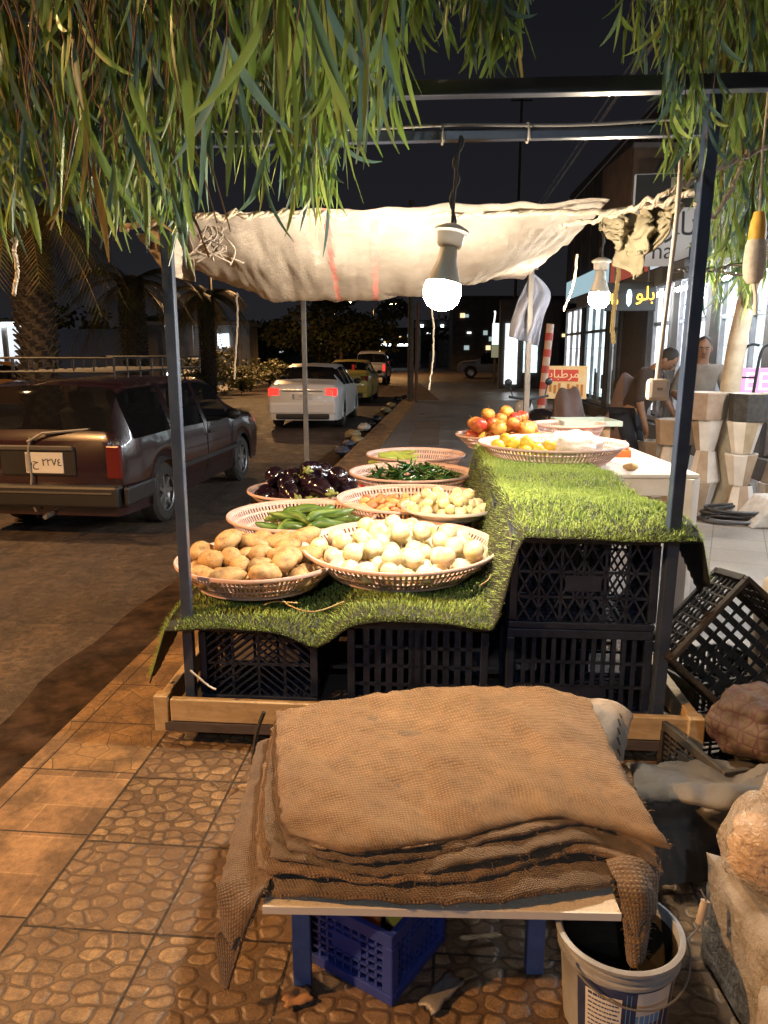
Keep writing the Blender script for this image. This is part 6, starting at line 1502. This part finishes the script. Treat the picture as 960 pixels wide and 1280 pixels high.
# --- tree 1: trunk to the right of the camera, crown hanging over the front of the stall
t1 = thing('eucalyptus_tree', 'drooping tree with long narrow leaves hanging thickly over the front left of the stall', 'tree', (1.55, .3, 0))
def inT(o, t): o.parent = t; o.matrix_parent_inverse = Matrix.Translation(-t.location); return o
b = MB(); b.tube(curve([V((1.55, .3, 0)), V((1.5, .32, .9)), V((1.55, .4, 1.9)), V((1.4, .6, 2.9)), V((1.2, .8, 3.6))], 30), [.17 - .0028 * i for i in range(31)], 14)
inT(b.build('trunk', m_bark_pale, smooth=70), t1)
limbs = [[V((1.4, .6, 2.85)), V((.7, 1.1, 3.05)), V((-.1, 1.7, 3.1)), V((-.9, 2.0, 3.05)), V((-1.7, 2.2, 2.9))], [V((1.3, .7, 3.2)), V((.6, 1.8, 3.4)), V((.0, 2.7, 3.4)), V((-.7, 3.1, 3.3))], [V((1.35, .65, 3.0)), V((.5, .9, 3.1)), V((-.5, 1.2, 3.0)), V((-1.3, 1.4, 2.95))], [V((1.3, .7, 3.1)), V((1.0, 1.8, 3.3)), V((.6, 2.9, 3.3))]]
b = MB()
for l_ in limbs: b.tube(curve(l_, 24), [.05 - .0016 * i for i in range(25)], 8)
inT(b.build('limb', m_bark, smooth=70), t1)
limbpts = [p_ for l_ in limbs for p_ in curve(l_, 30)]
LB, TB = MB(), MB()
def hang(px, ytip, Y, n=18, ln=.17, wd=.0085, spread=.35, drop=.75):
    tip = gy(px, ytip, Y); near = min(limbpts, key=lambda p_: (p_ - V((tip.x, tip.y, 3.0))).length + q.uniform(0, .25))
    top = V((tip.x + q.uniform(-.06, .06), tip.y + q.uniform(-.06, .06), max(tip.z + drop, 2.5)))
    top.z = min(top.z, 2.95); TB.tube(curve([near, near.lerp(top, .6) + V((0, 0, .05)), top], 8), .004, 5, cap=False)
    spray(LB, TB, tip + V((0, 0, .08)), top, n, ln, wd, q, spread)
bx_ = [-60, 0, 30, 60, 110, 150, 190, 215, 240, 262, 300, 330, 370, 410, 430, 470, 500]; by_ = [330, 330, 300, 290, 318, 300, 320, 335, 330, 255, 225, 300, 320, 300, 235, 200, 195]
cl_ = [lerp(-60, 470, (k + q.random() * .7) / 22) for k in range(22)]
for i in range(142):
    px = cl_[i % 22] + q.gauss(0, 8); yb = interp(bx_, by_, px) - abs(q.gauss(0, 1)) * 75 - 25
    if q.random() < .25: yb = interp(bx_, by_, px) - 30
    hang(px, yb, q.choice((q.uniform(1.75, 2.75), q.uniform(2.4, 2.85))), 16, .18, .0094)
for i in range(26): px = q.uniform(-40, 250); hang(px, interp(bx_, by_, px) - q.uniform(10, 60), q.uniform(2.3, 2.8), 15, .175, .0092)
for i in range(16): px = q.uniform(315, 425); hang(px, q.uniform(210, 305), q.uniform(2.4, 2.8), 16, .15, .0078, .32)       # the low tuft in front of the canopy
for i in range(12): px = q.uniform(420, 505); hang(px, q.uniform(60, 175), q.uniform(1.9, 2.6), 14, .18, .0098)
for i in range(9): px = q.uniform(585, 655); hang(px, q.uniform(55, 95), q.uniform(2.9, 3.3), 17, .175, .011, .35)
for i in range(9): px = q.uniform(470, 570); hang(px, q.uniform(-10, 75), q.uniform(2.4, 3.2), 16, .175, .011, .35)
for i in range(16): px = q.uniform(225, 480); hang(px, q.uniform(60, 170), q.uniform(1.35, 1.7), 8, .23, .0112, .25)               # big close leaves
for i in range(45):
    px = q.uniform(-30, 240); a = gy(px, q.uniform(-20, 120), q.uniform(1.8, 2.8)); c_e = a + V((q.uniform(-.1, .1), q.uniform(-.1, .1), -q.uniform(.15, .4))); TB.tube(curve([a + V((q.uniform(-.15, .15), 0, .25)), a, a.lerp(c_e, .5) + V((q.uniform(-.04, .04), 0, 0)), c_e], 10), .0022, 4, cap=False)
inT(LB.build('crown', m_leafL, smooth=180), t1); inT(TB.build('twigs', mat('twig_bark', (.16, .1, .06), .9, c2=(.26, .17, .1), scale=30)), t1)
# --- tree 2: pale trunk among the pots at the right
base = gy(903, 600, 7.9); t2 = thing('eucalyptus_tree', 'pale smooth trunked tree among the pot stacks, leaves hanging down the right side', 'tree', (base.x, 7.9, 0)); base.z = 0
pth = [V((base.x - .05, 7.9, 0)), V((base.x - .02, 7.9, .5)), gy(905, 540, 7.9), gy(918, 450, 7.9), gy(930, 390, 7.9), gy(948, 320, 7.8), gy(965, 240, 7.6)]
b = MB(); b.tube(curve(pth, 30), [.2 - .022 * min(4, i) + 0 - .0012 * i for i in range(31)], 14); inT(b.build('trunk', m_bark_pale, smooth=70), t2)
tp = pth[-1]; limbs = [[pth[4], V((3.4, 6.8, 3.3)), V((2.6, 5.2, 3.5)), V((1.9, 3.9, 3.35)), V((1.5, 3.2, 3.1))], [tp, V((3.2, 6.0, 4.2)), V((2.2, 4.4, 4.2)), V((1.7, 3.6, 3.9))], [pth[5], V((3.3, 6.2, 3.5)), V((2.6, 4.6, 3.3)), V((2.1, 3.4, 3.1))]]
b = MB()
for l_ in limbs: b.tube(curve(l_, 24), [.06 - .0018 * i for i in range(25)], 8)
inT(b.build('limb', m_bark, smooth=70), t2); limbpts = [p_ for l_ in limbs for p_ in curve(l_, 30)]
LB, TB = MB(), MB()
def hang2(px, ytip, Y, n=18, ln=.175, wd=.0105, spread=.36, drop=.7):
    tip = gy(px, ytip, Y); top = V((tip.x + q.uniform(-.08, .08), tip.y + q.uniform(-.08, .08), tip.z + drop)); near = min(limbpts, key=lambda p_: (p_ - top).length + q.uniform(0, .3)); TB.tube(curve([near, near.lerp(top, .6) + V((0, 0, .06)), top], 8), .005, 5, cap=False); spray(LB, TB, tip + V((0, 0, .08)), top, n, ln, wd, q, spread)
for i in range(95): px = q.uniform(835, 985); hang2(px, q.uniform(20, 250), q.uniform(3.0, 4.6), 17)
for i in range(16): px = q.uniform(775, 850); hang2(px, q.uniform(-20, 110), q.uniform(3.2, 4.4), 15, .16, .0085)
for i in range(16): px = q.uniform(815, 885); hang2(px, q.uniform(120, 225), q.uniform(2.55, 2.8), 14, .16, .0085)
for i in range(60): px = q.uniform(872, 985); hang2(px, q.uniform(240, 385), q.uniform(3.4, 5.2), 16, .18, .0095)
for i in range(10): px = q.uniform(875, 945); hang2(px, q.uniform(330, 405), q.uniform(4.6, 6.4), 15, .24, .012)
inT(LB.build('crown', m_leafL, smooth=180), t2); inT(TB.build('twigs', m_bark), t2)
# branch in front of the leaves, and the hanging tassel
ts = thing('hanging_tassel', 'cream hanging tassel with an orange top at the right edge among the leaves', 'tassel', gy(946, 300, 2.9))
b = MB(); b.lathe([(.0, .1), (.018, .095), (.026, .06), (.03, .02), (.03, .0)], 16); b.build('orange_top', mat('tassel_orange', (.62, .3, .03), .5, c2=(.7, .42, .06), scale=30), ts, smooth=60)
b = MB(); b.lathe([(.031, .0), (.036, -.02), (.04, -.08), (.034, -.13), (.02, -.15), (0, -.152)], 16); b.tube([(0, 0, -.14), (.014, 0, -.19), (.02, .0, -.26)], .007, 6); b.build('cream_body', mat('tassel_cream', (.5, .4, .3), .8, c2=(.6, .52, .42), scale=60, bump=.4), ts, smooth=60)
b = MB(); b.tube([(0, 0, .09), (.0, .02, .3), (.02, .06, .6)], .004, 6); b.build('cord', m_rope, ts)

# --- palms, hedge, far trees
m_palm = m_leafmat('palm_frond', [(0, (.05, .05, .015)), (.6, (.12, .09, .03)), (1, (.2, .13, .045))], .2)
m_palmtrunk = mat('palm_trunk', (.05, .04, .03), .95, c2=(.09, .07, .05), scale=12, bump=.8, bscale=14, bd=.04)
def palm(label, x, y, h, r, fl, seed, nfr=26):
    t = thing('palm_tree', label, 'tree', (x, y, -.02), 0, 'palms on the road divider'); q = random.Random(seed)
    b = MB(); b.tube([(0, 0, 0), (.05, 0, h * .5), (0, 0, h)], [r * 1.05, r, r * .9], 14)
    for k in range(int(h / .1)):
        for j in range(8):
            a = j * .785 + k * .5; z = .1 + k * .1; b.bar((r * .9 * math.cos(a), r * .9 * math.sin(a), z), (r * 1.35 * math.cos(a), r * 1.35 * math.sin(a), z + .14), .1, .03)
    b.build('trunk', m_palmtrunk, t)
    c = MB()
    for k in range(nfr):
        a = k * 2.4 + q.uniform(-.3, .3); up = q.uniform(-.35, 1.); d = V((math.cos(a), math.sin(a), 0)); n_ = 12; prev = V((0, 0, h)); pts = []
        for i in range(n_ + 1):
            f = i / n_; pts.append(V((0, 0, h)) + d * fl * f * (1 - .15 * f) + V((0, 0, up * fl * f * .8 - fl * .85 * f * f)))
        c.tube(pts, [.02 - .0013 * i for i in range(n_ + 1)], 5, cap=False)
        sd = d.cross(V((0, 0, 1)))
        for i in range(2, n_ + 1):
            for jj in range(3):
                p = pts[i - 1].lerp(pts[i], jj / 3); tn = (pts[i] - pts[i - 1]).normalized()
                for s_ in (-1, 1):
                    ld = (tn * .8 + sd * s_ * .9 + V((0, 0, -.25))).normalized(); ll = fl * .26 * (1 - .45 * abs(i / n_ - .5)); k0 = len(c.v); w_ = tn * .018; c.v += [tuple(p - w_), tuple(p + w_), tuple(p + ld * ll + V((0, 0, -.06)))]; c.f.append((k0, k0 + 1, k0 + 2)); c.m.append(0)
    c.build('crown', m_palm, t); return t
pa = gy(44, 400, 15); palm('thick trunked palm rising behind the roof rack of the estate car', pa.x, 15, 4.1, .3, 2.1, 1)
pb = gy(166, 400, 23.5); palm('palm with orange lit drooping fronds, second along the divider', pb.x, 23.5, 3.6, .3, 2.3, 2)
pc = gy(258, 400, 27); palm('small palm whose frond tips show right of the left post', pc.x, 27, 3.5, .22, 1.7, 3)
def bushy(name, label, cat, loc, ax, n, ls, m, seed, trunk=None, group=None):
    t = thing(name, label, cat, loc, 0, group); q = random.Random(seed); c = MB()
    cl = [(V((q.gauss(0, .42) * ax[0], q.gauss(0, .42) * ax[1], q.gauss(0, .42) * ax[2])), q.uniform(.25, .5)) for _ in range(14)]
    for i in range(n):
        o_, r_ = cl[q.randrange(len(cl))]; d = V((q.gauss(0, 1), q.gauss(0, 1), q.gauss(0, 1))).normalized(); p = o_ + V((d.x * ax[0], d.y * ax[1], d.z * ax[2])) * r_ * q.uniform(.7, 1.05)
        if p.z + (trunk or 0) < -(ax[2] if not trunk else 9): continue
        a = V((q.uniform(-1, 1), q.uniform(-1, 1), q.uniform(-1, .4))).normalized(); s_ = a.orthogonal().normalized() * ls * .3; p.z += trunk or ax[2] * .9; k0 = len(c.v); c.v += [tuple(p), tuple(p + a * ls * .5 + s_), tuple(p + a * ls), tuple(p + a * ls * .5 - s_)]; c.f.append((k0, k0 + 1, k0 + 2, k0 + 3)); c.m.append(0)
    c.build('crown', m, t)
    b = MB(); hh = trunk or ax[2] * .7
    b.tube([(0, 0, 0), (.06, .03, hh * .6), (0, 0, hh * 1.05)], [.05 + .03 * (trunk or .3), .04 + .02 * (trunk or .3), .02], 8)
    for k in range(6): o_, r_ = cl[k]; b.tube([(0, 0, hh * .7), tuple(o_ * .6 + V((0, 0, hh)))], [.03, .01], 5)
    b.build('trunk', m_bark, t, smooth=70); return t
m_olive = m_leafmat('olive_foliage', [(0, (.05, .05, .02)), (.6, (.1, .09, .03)), (1, (.16, .12, .04))], .2)
g = gy(425, 400, 46); bushy('street_tree', 'dim orange lit round tree above the queue of cars down the road', 'tree', (g.x, 46, -.1), (3.4, 2.6, 2.1), 4200, .32, m_olive, 5, 2.9)
for k, (px, Y, sx, h, lb) in enumerate(((262, 30, 1.2, .95, 'rounded bush on the divider right of the left post'), (300, 31.5, 1.0, .85, 'bush on the divider behind the hanging white string'), (335, 34, 1.3, .8, 'low bush farther along the divider near the back left post'), (232, 27, .8, .8, 'small bush by the divider kerb seen beside the left post'))):
    g = gy(px, 450, Y); bushy('bush', lb, 'bush', (g.x, Y, .04), (sx, .9, h * .75), 1500, .14, m_olive, 30 + k, None)
q2 = random.Random(3)
for k, (px, Y, h) in enumerate(((205, 62, 3.2), (330, 75, 3.4), (380, 70, 3.0), (560, 95, 3.5), (120, 70, 3.4), (15, 66, 3.5))):
    g = gy(px, 430, Y); bushy('street_tree', ('dark tree beyond the pale far shed, left of the left post', 'dark tree far across the road above the divider bushes', 'far dark tree beside the back left post', 'far tree silhouetted by the station lights', 'dark tree behind the far shed wall', 'dark tree at the left picture edge past the lit kiosk')[k], 'tree', (g.x, Y, -.1), (4.2, 3, h * .6), 1500, .5, m_leafD, 60 + k, h * .9)

# ------------------------------------------------------------------ far buildings, lamps, poles
m_pale = mat('pale_render', (.2, .19, .18), .9, c2=(.28, .26, .24), scale=1, bump=.2)
kb_ = thing('roadside_shed', 'long low shed with posts and a flat roof across the road behind the palms', 'building', gy(185, 440, 48) * 1)
kb_.location.z = -.1; lw = kb_
MB().box((-3.2, 0, 1.5), (6.5, 3, 3.0)).build('wall', mat('blue_grey_wall', (.12, .12, .15), .9), lw); MB().box((3.2, 1.2, 1.6), (6.2, 3, 3.2)).build('wall', m_pale, lw); MB().box((3.0, .2, 3.3), (7.2, 5, .22)).build('roof', m_pale, lw)
for k in range(5): MB().box((.4 + k * 1.4, -2.0, 1.6), (.18, .18, 3.2)).build('column', m_pale, lw)
MB().box((4.6, -.36, 2.3), (.9, .06, .9)).build('lit_window', mat('lit_window_white', (1, 1, 1), .4, emit=(.8, .9, 1.), es=2.2), lw)
MB().box((1.6, -.36, .9), (.8, .06, 1.8)).build('door', m_dark, lw)
b = MB(); b.lathe([(0, -.12), (.1, -.08), (.12, 0), (.08, .1), (0, .12)], 12, c=(4.1, -1.7, 2.9)); b.build('wall_lamp', mat('white_lamp_head', (1, 1, 1), .4, emit=(.8, .9, 1.), es=30.), lw)
ks = thing('kiosk', 'small brightly lit white kiosk at the left picture edge across the road', 'building', gy(10, 440, 40)); ks.location.z = -.1
MB().box((-.6, 1.2, 1.6), (3.6, .2, 3.2)).build('back_wall', mat('kiosk_white', (.7, .7, .7), .8, emit=(.85, .93, 1.), es=.5), ks); MB().box((-.6, .2, 3.2), (3.8, 2.2, .14)).build('roof', m_pale, ks)
for x in (-2.2, .2, 1.05): MB().box((x, -.6, 1.6), (.2, .2, 3.2)).build('pillar', m_pale, ks)
MB().box((-.6, -.75, 3.02), (3.4, .1, .1)).build('strip_light', mat('kiosk_tube', (1, 1, 1), .4, emit=(.85, .95, 1.), es=22.), ks)
MB().box((-.3, -.3, .5), (2.2, .5, 1.0)).build('counter', m_pale, ks)
# street lamps: pole, arm, lantern; each lights the road
def street_lamp(label, x, y, h, power, colr=(1., .50, .17), es=40., arm=1.2, adir=1, hd_=0.0, rad=.12, cone=160):
    t = thing('street_lamp', label, 'street lamp', (x, y, -.1), hd_, 'sodium street lamps'); b = MB(); b.tube([(0, 0, 0), (0, 0, h * .5), (0, 0, h)], [.09, .07, .05], 10); b.build('pole', m_grey_paint, t, smooth=60)
    b = MB(); b.tube(curve([V((0, 0, h)), V((adir * arm * .4, 0, h + .25)), V((adir * arm, 0, h + .25))], 10), .035, 8); b.build('arm', m_grey_paint, t, smooth=60)
    b = MB(); b.box((adir * (arm + .25), 0, h + .27), (.6, .24, .1)); b.build('lamp_head', m_grey_paint, t, bevel=.02)
    b = MB(); b.box((adir * (arm + .25), 0, h + .2), (.46, .18, .035)); b.build('lens', mat('sodium_lens_%d' % int(es), (1, .6, .2), .3, emit=(1., .62, .25), es=es), t)
    ld = bpy.data.lights.new('lamp_light', 'POINT' if cone == 0 else 'SPOT'); ld.energy = power; ld.color = colr
    if cone: ld.spot_size = R(cone); ld.spot_blend = .3
    ld.shadow_soft_size = rad
    lo = bpy.data.objects.new('lamp_light', ld); col.objects.link(lo); lo.parent = t; lo.location = (adir * (arm + .25), 0, h + .14); return t
street_lamp('sodium street lamp on the divider level with the photographer', -8.9, -.4, 6.0, 4700, arm=1.3, hd_=R(0), adir=1, cone=136)
street_lamp('added unseen sodium street lamp on the divider level with the estate car', XD(7) - .9, 7, 6.4, 2600, colr=(1., .56, .24), arm=1.3, adir=1)  # out of view, added to warm the estate car, road and saloon
street_lamp('sodium street lamp on the divider beyond the estate car', XD(33) - .9, 33, 6.5, 2600, colr=(1., .55, .22), arm=1.3, adir=1, es=7)
g = gy(490, 380, 58); street_lamp('distant sodium street lamp glowing over the road under the canopy edge', g.x - 1.4, 58, g.z - .1, 1800, es=140, arm=1.2)
g = gy(433, 378, 64); street_lamp('far faint street lamp left of the distant glowing one', g.x - 1.0, 64, g.z - .1, 600, es=60, arm=.9)
street_lamp('white fill lamp added on an unseen street lamp pole behind the photographer', -1.9, -5.5, 5.2, 420, colr=(.68, .83, 1.), es=41., arm=.8, hd_=R(0), adir=1, cone=0)  # added cool fill, standing in for white shop light behind the camera
# utility poles
def upole(name, label, px, Y, ytop, r=.1, z0=0.):
    a = gy(px, 490, Y); b = MB(); zt = gy(px, ytop, Y).z; b.tube([(0, 0, 0), (0, 0, zt - z0)], [r, r * .75], 10); t = thing(name, label, 'pole', (a.x, Y, z0)); b.build('shaft', m_bark, t, smooth=60); b = MB(); b.box((0, 0, zt - z0 - .3), (1.6, .1, .1)); b.build('cross_arm', m_bark, t); return t
upole('utility_pole', 'rusty brown utility pole on the pavement beyond the farthest basket', 513, 25.5, 250, .11)
g = gy(519, 490, 25.0); b = MB(); b.tube([(g.x + .03, 25.0, 0), (g.x + .06, 25.0, 3.1)], .05, 8); tag(b.build('pipe_post', mat('rusty_pipe', (.16, .08, .05), .8), smooth=60), 'short rusty pipe standing close beside the utility pole', 'post')
upole('utility_pole', 'tall utility pole beyond the shops that carries the overhead cables', 640, 62, 120, .12)
# overhead cables
m_wire = mat('overhead_cable', (.5, .5, .5), .6)
for k in range(11):
    q3 = random.Random(k); xo = 2.9 + k * .21 + q3.uniform(-.1, .1); zo = 6.1 + .25 * (k % 4) + q3.uniform(-.1, .2); pts = []
    for i in range(41): f = i / 40; y = lerp(-8, 62, f); pts.append(V((xo + .068 * y * (1 if 1 else 0) + (10.2 - xo - .068 * 62) * f * f * .35, y, zo + (f * 1.2) - 1.6 * 4 * f * (1 - f) * .45)))
    b = MB(); b.tube(pts, .015, 5); tag(b.build('overhead_cable', m_wire), 'thin overhead cable running along the street against the night sky', 'cable', 'overhead cables above the shops')
# billboard and lit far shops
bb = thing('billboard', 'tall glowing white billboard panel beside the hanging grey cloth', 'billboard', gy(624, 455, 38) * 1); bb.location.z = 0
zt = gy(624, 404, 38).z; zb_ = gy(624, 431, 38).z; MB().box((0, 0, (zt + zb_) / 2), (.75, .12, zt - zb_)).build('panel', mat('billboard_white', (.8, .85, .85), .4, emit=(.78, .95, .92), es=1.0), bb); zc = gy(624, 447, 38).z; MB().box((-.02, 0, (zc + zb_) / 2 - .01), (.74, .1, zb_ - zc - .03)).build('lower_panel', mat('billboard_lower', (.3, .35, .2), .5, emit=(.6, .62, .4), es=.22), bb); MB().box((-.2, .12, zt / 2), (.12, .1, zt)).build('post', m_dark, bb)
b = MB(); b.tube(curve([V((-.3, .1, zt)), V((-.26, 0, zt + .5)), V((-.34, -.3, zt + .52))], 8), .04, 6); b.build('lamp_arm', mat('white_tube_far', (1, 1, 1), .4, emit=(1, 1, 1), es=1.2), bb)
fs = thing('far_shop', 'lit white shop front down the street behind the grey cloth', 'building', gy(648, 450, 34) * 1); fs.location.z = 0
MB().box((.5, .4, 1.9), (2.6, .3, 3.8)).build('wall', m_dark, fs); MB().box((-.3, .2, 1.5), (.55, .08, 2.6)).build('lit_window', m_litw, fs); MB().box((.55, .2, 1.7), (.6, .08, 2.0)).build('lit_window', m_litc, fs)
gs = thing('filling_station', 'far filling station with a flat canopy and scattered white lights beyond the cross street', 'building', gy(575, 445, 85) * 1); gs.location.z = -.1
MB().box((0, 0, 4.6), (11, 6, .6)).build('canopy', mat('station_canopy', (.1, .1, .1), .8), gs)
for x in (-4.5, -1, 2.4, 4.8): MB().box((x, 0, 2.2), (.4, .4, 4.4)).build('column', m_pale, gs)
for x in (-3, .5, 3.4): MB().box((x, -1, .9), (.7, .5, 1.7)).build('pump', m_pale, gs)
mw = mat('station_white', (1, 1, 1), .4, emit=(.85, .95, 1), es=9.)
for x in (-4.3, -2.2, .2, 2.0, 2.9, 4.4): MB().box((x, -3.04, 4.3 - .4 * (int(x * 3) % 3)), (.28, .08, .22)).build('light', mw, gs)
MB().box((-7.2, -2, 2.4), (3.2, .2, .25)).build('light_bar', mat('station_bar', (1, 1, 1), .4, emit=(.85, .95, 1), es=4.), gs); MB().box((2.5, 6, 1.5), (9, .3, 3)).build('back_wall', m_dark, gs); MB().box((3.2, 2, .8), (4.5, .2, .3)).build('lit_counter', mat('station_bar2', (1, 1, 1), .4, emit=(.85, .95, 1), es=1.5), gs)
# distant block line with small lights
for k, (px, Y, wd, h, lb, lights) in enumerate(((440, 120, 26, 5, 'dark distant building with scattered lit windows at the end of the road', [(-7, 2.8), (-6, 4.), (-3, 3.2), (0, 2.6), (1.5, 3.9), (5, 3)]), (655, 75, 14, 6.5, 'dark block on the far side of the cross street', [(-4, 3.4), (-2.5, 2.8)]), (300, 110, 30, 4, 'long dark distant building across the road', [(-11, 3), (-6, 2.4), (3, 3.1), (8, 2.6)]))):
    g = gy(px, 440, Y); t = thing('distant_building', lb, 'building', (g.x, Y, -.1)); MB().box((0, 0, h / 2), (wd, 4, h)).build('wall', m_dark, t)
    MB().box((0, 0, h + .1), (wd + .4, 4.4, .2)).build('roof', m_dark, t)
    lights = lights + [(random.Random(k * 50 + i).uniform(-wd * .48, wd * .48), random.Random(k * 70 + i).uniform(1.4, h * .9)) for i in range(22)]
    for (x, z) in lights: MB().box((x, -2.04, z), (.3 + .2 * ((int(x * 37) % 5) / 5), .08, .16 + .12 * (int(x * 91) % 3))).build('lit_window', mat(*(('far_window', (1, 1, 1), .4), ('far_window_warm', (1, .8, .5), .4), ('far_window_dim', (.5, .6, .6), .4))[int(abs(x) * 53) % 3], emit=((.9, .95, 1.), (1., .75, .4), (.7, .9, .9))[int(abs(x) * 53) % 3], es=(1.8, 1.1, .4)[int(abs(x) * 53) % 3]), t)
# litter along the kerb
lm = [mat('litter_white', (.5, .48, .45), .6), mat('litter_blue', (.05, .06, .1), .5), mat('litter_yellow', (.3, .24, .13), .6), mat('litter_black', (.02, .02, .02), .4)]
ln_ = ['white crumpled wrapper', 'blue torn wrapper', 'yellowish paper scrap', 'black plastic scrap']; q = random.Random(12)
for k, (px, y, w_) in enumerate(((428, 566, .22), (441, 545, .26), (447, 552, .2), (455, 536, .24), (463, 531, .2), (470, 525, .22), (483, 515, .26), (489, 508, .24), (497, 500, .24), (505, 497, .22), (478, 531, .14), (436, 556, .18))):
    p = gz(px, y, -.05); m_ = (1, 2, 2, 0, 3, 3, 2, 2, 3, 3, 2, 1)[k]; b = blob(k, (w_ * .6, w_, w_ * .34), 14, 10, .5, 3); o = b.build('litter', lm[m_], smooth=180, loc=(p.x, p.y, p.z + w_ * .15)); o['label'] = ln_[m_] + ' in the gutter along the kerb'; o['category'] = 'litter'; o['group'] = ln_[m_] + 's in the gutter'
# faint moon / sky fill
sl = bpy.data.lights.new('moon', 'SUN'); sl.energy = .035; sl.angle = R(.5); sl.color = (.7, .8, 1.); so = bpy.data.objects.new('moon', sl); col.objects.link(so); so.rotation_euler = (R(55), 0, R(-30))
